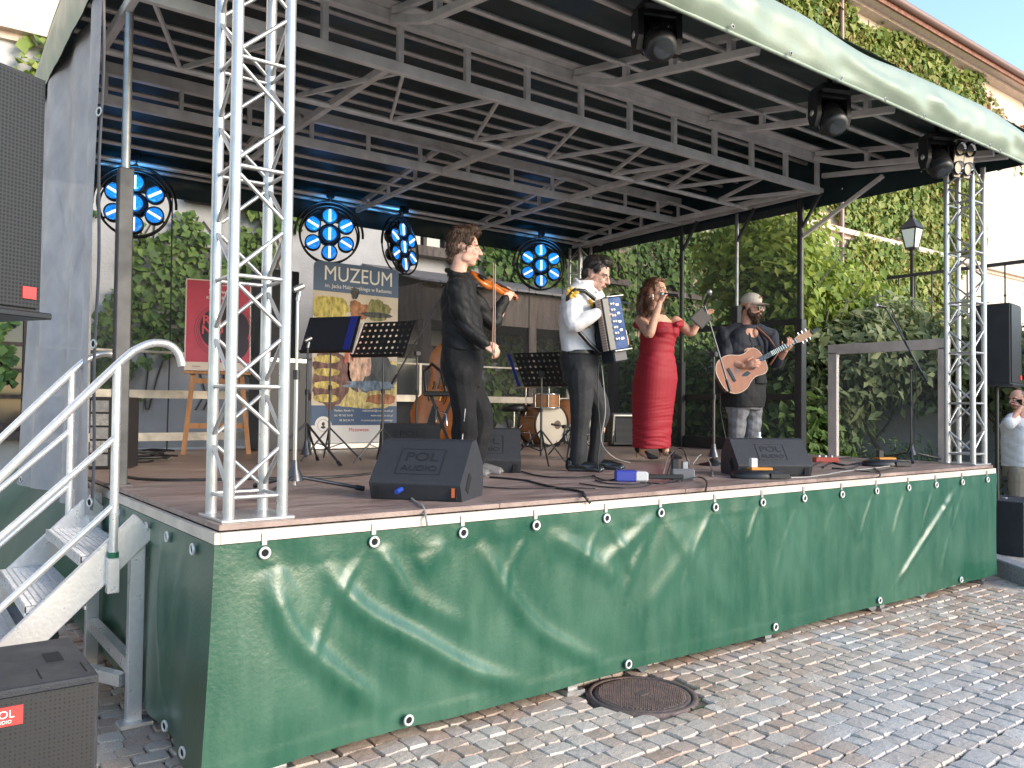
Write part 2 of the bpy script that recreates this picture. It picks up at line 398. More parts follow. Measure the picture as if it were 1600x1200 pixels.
# ---------------------------------------------------------------- manhole cover
iron = mat('cast_iron', (.17, .12, .105), .62, metal=.35, bump=.3, bscale=120, var=.3, vscale=14, col2=(.11, .085, .085))
mh = thing('manhole_cover', 'round rusty cast iron manhole cover set in the cobbles at the stage skirt', 'manhole cover', MH)
mb = MB(); mb.lathe([(MHR+.035, -.03), (MHR+.035, .004), (MHR+.01, .007), (MHR+.002, .002), (MHR+.002, -.02)], 48, Matrix.Translation(MH)); mb.build('frame', iron, mh)
mb = MB(); mb.lathe([(MHR-.004, -.03), (MHR-.004, .002), (MHR-.02, .004)], 48, Matrix.Translation(MH)); lid = mb.build('lid', iron, mh)
mb = MB()
nn = 19
for i in range(-nn, nn+1):
    for j in range(-nn, nn+1):
        x, y = i*.0145, j*.0145
        if x*x+y*y < (MHR-.03)**2 and not (abs(x) < .04 and abs(y) < .03):
            wv = .0058 if (i+j) % 2 else .0042
            mb.box(MH+Vector((x, y, .006)), (.0105, wv, .006))
mb.box(MH+Vector((0, 0, .006)), (.07, .05, .005))
st = mb.build('tread_pattern', iron, lid); st['kind'] = 'stuff'

# ================================================================ STAGE PLATFORM
plat = thing('stage_platform', 'wooden stage deck with green tarpaulin skirt standing on the cobbles', 'stage', (W/2, D/2, 0))
def deck_mat():
    m = mat('deck_ply', (.165, .098, .088), .42, bump=.12, bscale=90, spec=.5)
    t = m.node_tree; b = t.nodes['Principled BSDF']; N = lambda k: t.nodes.new('ShaderNode'+k); L = t.links.new
    g = N('NewGeometry'); mp = N('Mapping'); mp.inputs['Scale'].default_value = (1.2, 6, 1); L(g.outputs['Position'], mp.inputs[0])
    nz = N('TexNoise'); nz.inputs['Scale'].default_value = 2.2; nz.inputs['Detail'].default_value = 8; nz.inputs['Roughness'].default_value = .68; L(mp.outputs[0], nz.inputs['Vector'])
    rp = N('ValToRGB'); e = rp.color_ramp.elements; e[0].position = .34; e[0].color = (.14, .088, .076, 1); e[1].position = .68; e[1].color = (.37, .275, .24, 1)
    L(nz.outputs[0], rp.inputs[0]); L(rp.outputs[0], b.inputs['Base Color'])
    mr = N('MapRange'); mr.inputs[1].default_value = .3; mr.inputs[2].default_value = .75; mr.inputs[3].default_value = .30; mr.inputs[4].default_value = .62; L(nz.outputs[0], mr.inputs[0]); L(mr.outputs[0], b.inputs['Roughness'])
    return m
DECK = deck_mat()
nx, ny = 5, 5
for i in range(nx):
    for j in range(ny):
        x0, x1 = W*i/nx, W*(i+1)/nx; y0, y1 = D*j/ny, D*(j+1)/ny
        b = MB(); b.box(((x0+x1)/2, (y0+y1)/2, H-.012), (x1-x0-.003, y1-y0-.003, .024), bev=.0015); b.build('deck_panel', DECK, plat)
white_al = mat('edge_profile', (.56, .50, .43), .45, metal=.15, bump=.1, bscale=50, var=.12, vscale=6)
for (a, b) in (((-.002, -.012, H-.052), (W+.002, -.012, H-.052)), ((W+.012, 0, H-.052), (W+.012, D, H-.052)), ((W, D+.012, H-.052), (0, D+.012, H-.052)), ((-.012, D, H-.052), (-.012, -.024, H-.052))):
    q = MB(); q.bar(a, b, .024, .046); q.build('edge_rail', white_al, plat)
tarp_g = None
def tarp_mat(name, base, pale, rough, scuff=.5, trans=0.):
    m = bpy.data.materials.new(name); m.use_nodes = True; t = m.node_tree; b = t.nodes['Principled BSDF']; N = lambda k: t.nodes.new('ShaderNode'+k); L = t.links.new
    g = N('NewGeometry')
    n1 = N('TexNoise'); n1.inputs['Scale'].default_value = 1.6; n1.inputs['Detail'].default_value = 6; L(g.outputs['Position'], n1.inputs['Vector'])
    mp = N('Mapping'); mp.inputs['Scale'].default_value = (2.6, 2.6, .55); mp.inputs['Rotation'].default_value = (0, .12, 0); L(g.outputs['Position'], mp.inputs[0])
    n2 = N('TexNoise'); n2.inputs['Scale'].default_value = 3; n2.inputs['Detail'].default_value = 7; n2.inputs['Roughness'].default_value = .7; L(mp.outputs[0], n2.inputs['Vector'])
    mp3 = N('Mapping'); mp3.inputs['Scale'].default_value = (3, 3, 26); mp3.inputs['Rotation'].default_value = (0, .25, 0); L(g.outputs['Position'], mp3.inputs[0])
    n3 = N('TexNoise'); n3.inputs['Scale'].default_value = 4.5; n3.inputs['Detail'].default_value = 6; L(mp3.outputs[0], n3.inputs['Vector'])
    ad_ = N('Math'); ad_.operation = 'ADD'; L(n1.outputs[0], ad_.inputs[0]); L(n2.outputs[0], ad_.inputs[1])
    mr = N('MapRange'); mr.inputs[1].default_value = .8; mr.inputs[2].default_value = 1.3; mr.inputs[3].default_value = 0; mr.inputs[4].default_value = scuff; L(ad_.outputs[0], mr.inputs[0])
    m2 = N('MapRange'); m2.inputs[1].default_value = .63; m2.inputs[2].default_value = .74; m2.inputs[3].default_value = 0; m2.inputs[4].default_value = scuff; L(n3.outputs[0], m2.inputs[0])
    mxm = N('Math'); mxm.operation = 'MAXIMUM'; L(mr.outputs[0], mxm.inputs[0]); L(m2.outputs[0], mxm.inputs[1])
    mx = N('Mix'); mx.data_type = 'RGBA'; mx.inputs[6].default_value = (*base, 1); mx.inputs[7].default_value = (*pale, 1); L(mxm.outputs[0], mx.inputs[0]); L(mx.outputs[2], b.inputs['Base Color'])
    b.inputs['Roughness'].default_value = rough; b.inputs['Specular IOR Level'].default_value = .6
    mr2 = N('MapRange'); mr2.inputs[3].default_value = rough*.75; mr2.inputs[4].default_value = rough*1.3; L(n2.outputs[0], mr2.inputs[0]); L(mr2.outputs[0], b.inputs['Roughness'])
    n4 = N('TexNoise'); n4.inputs['Scale'].default_value = 55; n4.inputs['Detail'].default_value = 3; L(g.outputs['Position'], n4.inputs['Vector'])
    bp = N('Bump'); bp.inputs['Strength'].default_value = .10; bp.inputs['Distance'].default_value = .01; L(n4.outputs[0], bp.inputs['Height']); L(bp.outputs[0], b.inputs['Normal'])
    if trans:
        tl = N('BsdfTranslucent'); L(mx.outputs[2], tl.inputs[0]); ms = N('MixShader'); ms.inputs[0].default_value = trans; L(b.outputs[0], ms.inputs[1]); L(tl.outputs[0], ms.inputs[2]); L(ms.outputs[0], t.nodes['Material Output'].inputs[0])
    return m
TARP = tarp_mat('green_tarpaulin', (.006, .064, .037), (.075, .17, .115), .30, .45)
HEM0 = .085
def curve2(pts, k=4):
    o = []
    for i in range(len(pts)-1):
        p0, p1, p2, p3 = [np.array(pts[j], float) for j in (max(0, i-1), i, i+1, min(len(pts)-1, i+2))]
        o += [tuple(.5*((2*p1)+(p2-p0)*t+(2*p0-5*p1+4*p2-p3)*t**2+(3*p1-p0-3*p2+p3)*t**3)) for t in np.linspace(0, 1, k+1)[:-1]]
    return o+[tuple(pts[-1])]
ridges = []
for pts, amp, wid in ([(( 420, 880), (450, 980), (520, 1050), (620, 1120)), .030, .055], [((500, 870), (560, 950), (650, 1000), (740, 1050), (830, 1072)), .028, .05],
        [((745, 840), (790, 920), (850, 990), (950, 1040)), .020, .05], [((850, 828), (930, 880), (965, 905)), .022, .06], [((1030, 795), (985, 845), (940, 880)), .016, .05],
        [((1500, 755), (1450, 830), (1395, 920)), .022, .035], [((1510, 760), (1475, 860), (1470, 905)), .009, .03], [((1035, 800), (1100, 900), (1150, 965)), .014, .07],
        [((590, 850), (640, 930), (740, 985)), .012, .05], [((1195, 770), (1230, 840), (1290, 930)), .008, .06], [((700, 850), (650, 890)), .012, .06], [((1320, 790), (1370, 900)), .008, .05], [((1120, 800), (1060, 880), (1000, 960)), .008, .06]):
    ridges.append(([(aY(x, y, -.02).x, aY(x, y, -.02).z) for x, y in curve2(pts)], amp, wid))
for k_, (ex, ey) in enumerate(((414, 842), (585, 824), (724, 812), (838, 800), (948, 791), (1033, 782), (1118, 775), (1192, 769), (1257, 763), (1316, 758), (1370, 752), (1420, 748), (1463, 743), (1504, 740))):
    xe = aY(ex, ey, -.034).x; rr_ = random.Random(k_)          # creases pulled out of every tie point
    for sg in (-1, 1):
        if rr_.random() < .8: ln = rr_.uniform(.18, .5); ridges.append(([(xe+sg*.02, .96), (xe+sg*ln*.45, .96-ln*.55), (xe+sg*ln*.7, .96-ln*1.1)], rr_.uniform(.004, .010), rr_.uniform(.018, .035)))
def fold(X, Z):
    out = np.zeros_like(X)
    for pl, amp, wid in ridges:
        best = np.full_like(X, 1e9); par = np.zeros_like(X); k = len(pl)-1
        for i in range(k):
            ax, az_ = pl[i]; bx, bz = pl[i+1]; dx, dz = bx-ax, bz-az_; L2 = dx*dx+dz*dz
            tt = np.clip(((X-ax)*dx+(Z-az_)*dz)/L2, 0, 1); d = np.hypot(X-ax-tt*dx, Z-az_-tt*dz)
            par = np.where(d < best, (i+tt)/k, par); best = np.minimum(best, d)
        taper = np.clip(np.sin(np.clip(par, .02, .98)*math.pi)*1.6, .15, 1)
        out += amp*taper*np.exp(-(best/wid)**2) - amp*.35*np.exp(-(best/(wid*2.4))**2)
    return out
def tarp_sheet(name, along, L0, L1, out_fn, nu, nv, folds, parent, corner=True):
    s = np.linspace(L0, L1, nu+1); zz = np.linspace(0, 1, nv+1); Sx, Zt = np.meshgrid(s, zz)
    hem = HEM0 + .006*np.sin(Sx*3.1) ; Z = hem + (H-.078-hem)*Zt
    d = np.zeros_like(Sx)
    d += .010*np.sin(Sx*2.3+1)*np.sin(math.pi*Zt) + .006*np.sin(Sx*5.1+3*Zt)*(1-Zt)**.7*np.minimum(1, Zt*4+.2)
    d += .0035*np.sin(Sx*21+5*np.sin(Sx*2.2)+Zt*6)*np.exp(-((Zt-.05)/.18)**2) + .003*np.sin(Sx*26+Zt*9)*np.exp(-((Zt-.95)/.1)**2)
    if folds: d += fold(Sx, Z)
    d += .0025/(1+np.exp(-(Zt-.89)*140))+.0025/(1+np.exp((Zt-.085)*140))
    d = d*np.minimum(1, (1-Zt)*9+.12)
    return Sx, Z, d
# front sheet; it meets the side sheet in one upright edge that stands out a little at its foot
Sx, Z, d = tarp_sheet('skirt', 'x', -.024, W+.02, None, 440, 84, True, plat)
Zt = np.linspace(0, 1, 85)[:, None]*np.ones((1, 441))
d = d*np.clip((Sx+.024)/.25, 0, 1)
bul = .055*np.exp(-((Sx+.024)/.5)**2)*(1-Zt)**1.3
V = np.stack([Sx-bul*np.exp(-np.maximum(Sx+.024, 0)/.15), -.024-d-bul, Z], -1)
def sheet_obj(name, V, m, parent, flip=False):
    nv, nu = V.shape[:2]; idx = np.arange(nv*nu).reshape(nv, nu)
    Fc = np.stack([idx[:-1, :-1], idx[:-1, 1:], idx[1:, 1:], idx[1:, :-1]], -1).reshape(-1, 4)
    P = V.reshape(-1, 3)
    if parent is not None: P = P - np.array(MW[parent.name].translation)[None]
    return np_mesh(name, P, Fc, m, parent, smooth=True)
fs_ = sheet_obj('skirt_front', V, TARP, plat); fs_['label'] = 'green tarpaulin along the stage front with creases and scuffs'
# left sheet
n1, n2 = 300, 60
s = np.linspace(-.024, D+.1, n1+1); zt = np.linspace(0, 1, n2+1); Sy, Zt = np.meshgrid(s, zt)
Zl = HEM0 + (H-.078-HEM0)*Zt
dl = .02*np.sin(Sy*2.6)*np.sin(math.pi*Zt)+.016*np.sin(Sy*9+Zt*2.2)*(1-Zt)**.8*np.exp(-((Sy-.9)/.9)**2) + .012*np.exp(-((Sy-.35-.35*(1-Zt))/.05)**2)*np.sin(math.pi*Zt)+.012*np.exp(-((Sy-.75+.2*(1-Zt))/.05)**2)*np.sin(math.pi*Zt)
bul = .055*np.exp(-((Sy+.024)/.5)**2)*(1-Zt)**1.3; dl = dl*np.clip((Sy+.024)/.25, 0, 1)
flare = .55*np.clip((Sy-3.4)/2.2, 0, 1)**1.5*(1-Zt)
V = np.stack([-.024-dl*np.minimum(1, (1-Zt)*8+.1)-bul-flare, Sy - bul*np.exp(-np.maximum(Sy+.024, 0)/.15), Zl], -1)
sheet_obj('skirt_side', V, TARP, plat)
for (a, b) in (((W-.02, .03, 0), (W-.02, D, 0)),):
    q = MB(); q.grid(lambda u, v: (W+.02+.01*math.sin(u*30), u*D, HEM0+(H-.08-HEM0)*v), 60, 6); q.build('skirt_side', TARP, plat)
q = MB(); q.grid(lambda u, v: (u*W, D+.03+.01*math.sin(u*30), HEM0+(H-.08-HEM0)*v), 60, 6); q.build('skirt_back', TARP, plat)
steel = mat('steel_grey', (.36, .36, .37), .42, metal=.75, var=.2, vscale=20)
chrome = mat('chrome', (.75, .75, .77), .16, metal=1.)
blackp = mat('matt_black', (.015, .015, .017), .55, bump=.05)
hole = mat('dark_hole', (.004, .004, .005), .9)
def eyelet(p, nrm, parent, r=.021):
    Mr = Vector(nrm).to_track_quat('Z', 'Y').to_matrix()
    q = MB(); q.torus(p, r, .0065, Mr, 20, 6, m=mat('zinc_eyelet', (.62, .62, .6), .38, metal=.3)); q.lathe([(r-.003, -.001), (r-.003, .001)], 16, Matrix.Translation(Vector(p)) @ Mr.to_4x4(), m=hole)
    q.build('eyelet', None, parent)
for x, y in ((414, 842), (585, 824), (724, 812), (838, 800), (948, 791), (1033, 782), (1118, 775), (1192, 769), (1257, 763), (1316, 758), (1370, 752), (1420, 748), (1463, 743), (1504, 740), (1543, 737)):
    p = aY(x, y, -.034); eyelet((p.x, -.036, H-.125), (0, -1, 0), plat)
    c = MB(); c.box((p.x, -.0275, H-.068), (.022, .006, .05)); c.build('clip', steel, plat)
for x, y in ((641, 1142), (985, 1050), (1215, 986), (1378, 938), (1505, 902)):
    p = aY(x, y, -.06); Xc = p.x; k = int(round((Xc+.1)/(W+.12)*440)); eyelet((Xc, -.045, HEM0+.045), (0, -1, 0), plat)
for yy in (.22, .62, 1.0, 1.62, 2.2):
    eyelet((-.04, yy, H-.125), (-1, 0, 0), plat)
for yy in (.16, .5):
    eyelet((-.088+.05*yy, yy, HEM0+.06), (-1, -.2, 0), plat)
for X in (.3, 2.0, 3.8, 5.3, W-.06):
    for Yl in (.10, 2.7, D-.12):
        q = MB(); q.box((X, Yl, H/2-.04), (.07, .07, H-.08)); q.box((X, Yl, .012), (.13, .13, .02)); q.build('leg', steel, plat)
for X in (2.6, 5.2, 6.0):
    q = MB(); q.bar((X, .08, .02), (X-.45, .5, .55), .05, .05); q.build('brace', steel, plat)

# ================================================================ TRUSS TOWERS
tower_al = mat('truss_aluminium', (.47, .467, .465), .30, metal=.6, bump=.06, bscale=30, var=.08, vscale=9)
def truss_tower(x, y, z0, z1, label, side=.235, r=.0245, br=.0095, sec=.475, group='aluminium truss towers of the stage'):
    t = thing('truss_tower', label, 'truss tower', (x, y, z0), 0, group); h = side/2
    cs = [Vector((x+sx*h, y+sy*h, 0)) for sx, sy in ((-1, -1), (1, -1), (1, 1), (-1, 1))]
    for c in cs:
        q = MB(); q.tube(c+Vector((0, 0, z0+.008)), c+Vector((0, 0, z1)), r, n=20); q.build('chord', tower_al, t)
    q = MB(); q.box((x, y, z0+.006), (side+.085, side+.085, .012), bev=.002); q.build('base_plate', tower_al, t)
    for f in range(4):
        a, b = cs[f], cs[(f+1) % 4]; z = z0+.10; k = 0
        while z < z1:
            q = MB(); q.tube(a+Vector((0, 0, z)), b+Vector((0, 0, z)), br, n=8); q.build('rung', tower_al, t)
            m = min(sec/2, (z1-z)/2)
            p0, p1 = (a, b) if f % 2 == 0 else (b, a)
            if z+sec < z1+.2:
                for (u, v, za, zb) in ((p0, p1, z+.02, z+m-.012), (p1, p0, z+m+.012, z+2*m-.02)):
                    q = MB(); q.tube(u+Vector((0, 0, za)), v+Vector((0, 0, zb)), br, n=8); q.build('brace', tower_al, t)
            z += sec; k += 1
    return t
truss_tower(.185, .205, H, 4.62, 'square silver truss tower at the near left corner of the deck')
truss_tower(W-.10, .20, H, 3.92, 'square silver truss tower at the far right front corner of the deck')
truss_tower(W-.12, D-.15, H, 3.95, 'slim truss tower behind the accordion player at the back of the stage', side=.22)

# ================================================================ ROOF
roof = thing('stage_roof', 'tarpaulin stage roof with grey aluminium girders and a pale green front edge', 'stage roof', (W/2, D/2, 3.85))
gird = mat('girder_aluminium', (.76, .73, .69), .42, metal=.15, bump=.08, bscale=40, var=.14, vscale=5)
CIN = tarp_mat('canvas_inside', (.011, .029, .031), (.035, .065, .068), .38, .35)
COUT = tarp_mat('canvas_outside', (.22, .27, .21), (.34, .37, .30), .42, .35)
prof = [(-.27, 4.16), (.1, 4.24), (.8, 4.42), (1.75, 4.56), (2.75, 4.58), (3.75, 4.50), (4.8, 4.31), (5.77, 4.10)]
def zroof(y):
    for (a, za), (b, zb) in zip(prof, prof[1:]):
        if y <= b: return za+(zb-za)*max(0, (y-a)/(b-a))
    return prof[-1][1]
XL, XR = -.14, W+.13
def sag(x, y): return .012*math.sin(x*9+math.sin(y*3)*2)*math.sin(y*7)+.010*noise.noise((x*2.2, y*3.1, .5))
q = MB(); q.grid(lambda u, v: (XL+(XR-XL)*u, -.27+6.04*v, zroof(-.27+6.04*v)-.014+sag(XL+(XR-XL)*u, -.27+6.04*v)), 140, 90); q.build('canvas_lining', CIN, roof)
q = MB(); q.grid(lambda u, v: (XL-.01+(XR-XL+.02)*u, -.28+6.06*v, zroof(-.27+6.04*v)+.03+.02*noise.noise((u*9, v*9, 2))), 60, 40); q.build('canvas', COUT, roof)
def valance(name, a, b, ztop, zbot, outn, wr, nu=160, nv=14, m1=None, seed=0, drop=None):
    a, b = Vector(a), Vector(b); outn = Vector(outn)
    def fn(off):
        def f(u, v):
            p = a.lerp(b, u); zt = ztop(u) if callable(ztop) else ztop; z = zbot+(zt-zbot)*v
            w = wr*(noise.noise((u*16+v*1.3, v*2.2, seed))*1.0+.7*noise.noise((u*38, v*1.5, seed+5)))*math.sin(math.pi*min(1, .12+v))*.9
            bulge = wr*1.4*math.sin(math.pi*v)**.8
            return p + outn*(w+bulge+off) + Vector((0, 0, z))
        return f
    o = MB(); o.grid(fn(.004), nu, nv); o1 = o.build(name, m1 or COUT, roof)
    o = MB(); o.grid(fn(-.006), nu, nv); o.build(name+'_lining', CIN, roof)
    return o1
zf = 3.885
valance('valance_front', (XL, -.275, 0), (XR, -.275, 0), lambda u: 4.19+.035*math.sin(u*17)+.03*noise.noise((u*8, 0, 1)), zf, (0, -1, 0), .042)
valance('valance_right', (XR, -.275, 0), (XR, 5.77, 0), lambda u: zroof(-.27+6.04*u)+.03, 3.90, (1, 0, 0), .015, seed=3)
valance('valance_left', (XL, 5.77, 0), (XL, -.275, 0), lambda u: zroof(5.77-6.04*u)+.03, 4.13, (-1, 0, 0), .02, seed=8)
valance('valance_back', (XR, 5.77, 0), (XL, 5.77, 0), 4.13, 3.79, (0, 1, 0), .012, seed=11)
# the loose corner of the front edge and the piping along its foot
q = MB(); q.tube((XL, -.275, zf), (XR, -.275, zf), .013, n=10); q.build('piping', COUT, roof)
q = MB(); q.grid(lambda u, v: (XR+.16*math.sin(u*math.pi/2)*(.4+.6*v), -.27+.30*u*u, 3.97+.2*v-.05*u+.02*math.sin(v*9+u*4)), 14, 10); q.build('corner_flap', COUT, roof)
q = MB(); q.path([(XR+.03, -.26, 3.90), (XR+.06, -.27, 3.82), (XR+.05, -.26, 3.72), (XR+.09, -.25, 3.62)], .006, 6); q.build('tie_strap', mat('strap_grey', (.2, .2, .19), .8), roof)
for x, y in ((1141, 43), (1232, 85), (1311, 123), (1380, 156), (1441, 182), (1496, 208), (1544, 228), (1560, 236)):
    p = aY(x, y, -.30); q = MB(); Mr = Vector((0, -1, 0)).to_track_quat('Z', 'Y').to_matrix()
    q.torus((p.x, -.318, p.z), .012, .004, Mr, 16, 6, m=steel); q.lathe([(.010, -.002), (.010, .004)], 12, Matrix.Translation((p.x, -.318, p.z)) @ Mr.to_4x4(), m=hole); q.build('eyelet', None, roof)
for x, y in ((1316, 295), (1375, 283), (1440, 268)):
    p = aX(x, y, XR-.01); q = MB(); q.ball(p, .012, 8); q.build('eyelet', chrome, roof)
def member(name, a, b, w, h, m=gird, up=(0, 0, 1)):
    q = MB(); q.bar(a, b, w, h, up=up, bev=.004); return q.build(name, m, roof)
def rod(name, a, b, r, m=gird):
    q = MB(); q.tube(a, b, r, n=12); return q.build(name, m, roof)
YA, YB, YC = 1.75, 2.70, 3.75
ZL, ZU, ZUC = 4.02, 4.37, 4.27
x0, x1 = .02, W-.1
member('lower_chord', (x0, YA, ZL), (x1, YA, ZL), .05, .082); member('upper_chord', (x0, YA, ZU), (x1, YA, ZU), .07, .085)
member('upper_flange', (x0, YA-.06, ZU+.055), (x1, YA-.06, ZU+.055), .16, .02)
rod('lattice_tube', (x0, YB, ZL-.02), (x1, YB, ZL-.02), .025); rod('lattice_tube', (x0, YB+.055, ZL+.012), (x1, YB+.055, ZL+.012), .012)
member('lower_chord', (x0, YC, ZL), (x1, YC, ZL), .05, .082); member('upper_chord', (x0, YC, ZUC), (x1, YC, ZUC), .06, .10)
XC = [.02, 1.70, 3.42, 5.15, 6.92]
for X in XC:
    member('cross_beam', (X, YA+.03, ZL-.004), (X, YC-.03, ZL-.004), .05, .062)
    # front bracket: two bars from the main girder down to the front edge
    member('bracket_bar', (X, YA-.04, ZU-.03), (X, 1.25, 4.165), .05, .055); member('bracket_bar', (X, 1.25, 4.165), (X, -.12, 3.965), .05, .055)
    member('bracket_bar', (X, YA-.06, ZU+.02), (X, -.12, 4.09), .045, .05)
    for yy in (.1, .62, 1.1):
        zl_ = 3.965+(yy+.12)*.146; zu_ = 4.09+(yy+.12)*.163; member('bracket_post', (X, yy, zl_+.02), (X, yy, zu_-.02), .045, .05)
    # rear bracket
    member('bracket_bar', (X, YC+.03, ZUC), (X, D-.12, 4.03), .045, .05); member('bracket_bar', (X, YC+.03, ZL), (X, D-.12, 3.96), .045, .045)
    for yy in (4.3, 4.9, 5.4): member('bracket_post', (X, yy, 4.0), (X, yy, ZUC-.24*(yy-YC)/2), .035, .035)
    for s_ in (-1, 1):
        if 0 < X+s_*.3 < W: member('strut', (X+s_*.02, YC-.5, ZL), (X+s_*.16, YC-.04, ZUC-.03), .025, .035)
k = 0; xs = np.linspace(x0+.02, x1-.03, 13)
for i, X in enumerate(xs):
    member('strut', (X, YA, ZL+.04), (X, YA, ZU-.04), .045, .045); member('strut', (X+.2 if X+.2 < x1 else X, YC, ZL+.04), (X+.2 if X+.2 < x1 else X, YC, ZUC-.05), .035, .035)
zz = np.linspace(x0+.1, x1-.1, 17)
for i in range(len(zz)-1):
    a, b = (YA+.02, YB-.02) if i % 2 == 0 else (YB-.02, YA+.02)
    member('diagonal', (zz[i], a, ZL-.012), (zz[i+1]-.03, b, ZL-.012), .022, .04)
pur = mat('purlin_tube', (.66, .61, .56), .36, metal=.35, var=.12, vscale=6)
for yy in (-.16, .2, .65, 1.1, 2.02, 2.28, 2.52, 2.98, 3.22, 3.48, 4.05, 4.32, 4.58, 4.84, 5.10, 5.62):
    zq = 4.015+.205*(yy+.2)-.02 if yy < YA else (4.42-.01*(yy-YA) if yy < YC else 4.27-.145*(yy-YC))
    rod('purlin', (XL+.05, yy, zq), (XR-.05, yy, zq), .021 if yy not in (.65,) else .026, pur)
rod('lighting_bar', (XL+.06, 5.4, 4.00), (XR-.06, 5.4, 4.00), .026, pur)
for X in (W-.02,):
    member('corner_brace', (X, 1.05, 4.05), (X, 2.0, 3.86-.3), .04, .04)
    member('end_beam', (X, -.15, 3.97), (X, YA, 4.2), .05, .05); member('end_beam', (X, YA, 4.04), (X, D-.1, 4.0), .05, .05)
member('end_beam', (.03, -.1, 4.0), (.03, YA, 4.25), .05, .05); member('end_beam', (.03, YC, 4.2), (.03, D-.1, 4.0), .05, .05)

# ---------------------------------------------------------------- side posts
postm = mat('post_grey', (.052, .052, .055), .5, metal=.2, var=.2, vscale=5); posto = mat('post_tube', (.30, .30, .30), .4, metal=.6, var=.15, vscale=10)
def post(x, y, zb, zt, label, w=.085, dark=None, r=.026, tube=None):
    t = thing('roof_post', label, 'post', (x, y, H), 0, 'telescopic posts along the stage sides')
    q = MB(); q.box((x, y, (H+zb)/2), (w, w, zb-H), bev=.006); q.build('lower_section', dark or postm, t)
    q = MB(); q.tube((x, y, zb), (x, y, zt), r, n=14); q.build('upper_tube', tube or posto, t)
    q = MB(); q.box((x, y, H+.004), (w+.05, w+.05, .008)); q.build('foot_plate', postm, t)
    q = MB(); q.bar((x, y, zt-.35), (x, y+(-.25 if x > 1 else .25), zt+.02), .03, .03); q.build('knee_brace', postm, t)
blk = mat('post_black', (.02, .02, .022), .45, var=.2)
post(.03, 1.975, 3.02, 4.3, 'grey telescopic roof post on the left edge of the deck beside the curtain')
post(W-.03, 2.02, 2.62, 3.98, 'black roof post standing just right of the guitarist', .095, blk, .036, blk)
post(W-.03, 2.90, 2.85, 3.98, 'silver tube roof post rising directly behind the guitarist', .085, blk, .022)
post(W-.03, 3.77, 2.2, 3.98, 'black roof post between the singer and the guitarist', .075, blk, .030, blk)

# ---------------------------------------------------------------- side curtain, netting, guard panel, rails
CURT = mat('grey_mesh_cloth', (.37, .355, .365), .7, alpha=.93, bump=.15, bscale=300, var=.12, vscale=3)
cu = thing('side_curtain', 'grey mesh curtain hanging along the left side of the stage', 'curtain', (-.10, 3.6, .95))
def cfn(u, v):
    y = 2.07+3.0*u; amp = .02+.03*(1-v)
    return (-.085-amp*math.sin(u*24+.6*math.sin(v*4))-.03*math.sin(u*9+2)-.10*(1-v)*u*u, y+.02*math.sin(u*31), .92+(4.22-.92)*v+ (1-v)*(.0+.02*math.sin(u*14)))
q = MB(); q.grid(cfn, 160, 30); q.build('cloth', CURT, cu)
q = MB(); q.grid(lambda u, v: (-.10+.006*math.sin(v*17), 1.99+.10*u, .95+3.25*v), 3, 60); q.build('hem', mat('curtain_hem', (.13, .13, .15), .4, var=.2, vscale=12), cu)
for zz_ in (1.0, 1.95, 3.36):
    eyelet((-.112, 2.04, zz_), (-1, -.4, 0), cu, .024)
for yy in (4.6, 4.3):
    eyelet((-.21, yy, .97), (-1, -.3, 0), cu, .02)
NET = mat('black_netting', (.075, .08, .085), .85, alpha=.50)
nt_ = thing('netting_screen', 'black framed netting screen on the right side behind the guitarist', 'netting', (W+.03, 2.9, H))
q = MB(); q.grid(lambda u, v: (W+.045+.008*math.sin(u*20+v*3), 2.05+1.72*u, H+.02+2.85*v), 30, 10); q.build('net', NET, nt_)
for z in (1.745, 2.605): q = MB(); q.bar((W+.012, 2.07, z), (W+.012, 3.73, z+.003), .03, .068); q.build('cross_rail', blk, nt_)
q = MB(); q.bar((W+.0, 2.07, H+.075), (W+.0, 3.73, H+.075), .06, .15); q.build('bottom_rail', blk, nt_)
n2_ = thing('netting_screen', 'unframed netting hung at the right rear corner behind the singer', 'netting', (W+.03, 4.8, H))
q = MB(); q.grid(lambda u, v: (W+.045+.012*math.sin(u*14+v*2), 3.80+1.98*u, H+.02+2.85*v), 30, 10); q.build('net', NET, n2_)
q = MB(); q.path([(W+.03, 4.62, 3.95), (W+.03, 4.62, 2.5), (W+.03, 4.63, 1.12)], .006, 6); q.build('edge_cord', blackp, n2_)
NET2 = mat('thin_netting', (.06, .06, .066), .9, alpha=.42)
n3_ = thing('netting_screen', 'thin dark netting stretched along the back of the stage', 'netting', (W/2, D+.05, H))
q = MB(); q.grid(lambda u, v: (.02+(W-.02)*u, D+.055+.01*math.sin(u*40), H+.02+2.75*v), 40, 10); q.build('net', NET2, n3_)
for X in (1.31, 2.55, 6.22, 6.85): q = MB(); q.path([(X, D+.03, 3.85), (X+.01, D+.03, 2.4), (X, D+.03, 1.1)], .007, 6); q.build('edge_cord', blackp, n3_)
gp = thing('guard_panel', 'clear guard panel in a beige metal frame on the right edge of the deck', 'guard panel', (W-.05, 1.0, H))
gm = mat('guard_frame', (.58, .52, .48), .42, metal=.4, var=.1)
for yy in (.42, 1.60): q = MB(); q.box((W-.05, yy, H+.56), (.05, .105, 1.12), bev=.004); q.build('upright', gm, gp)
q = MB(); q.box((W-.05, 1.01, H+1.155), (.05, 1.285, .105), bev=.004); q.build('top_rail', gm, gp)
q = MB(); q.box((W-.05, 1.01, H+.575), (.006, 1.08, 1.05)); q.build('sheet', mat('hazy_sheet', (.6, .6, .6), .3, alpha=.03), gp)
railm = mat('rail_pale', (.62, .55, .46), .5, metal=.1, var=.12, vscale=10)
br = thing('back_railing', 'pale guard rails along the back edge of the stage', 'railing', (W/2, D-.1, H))
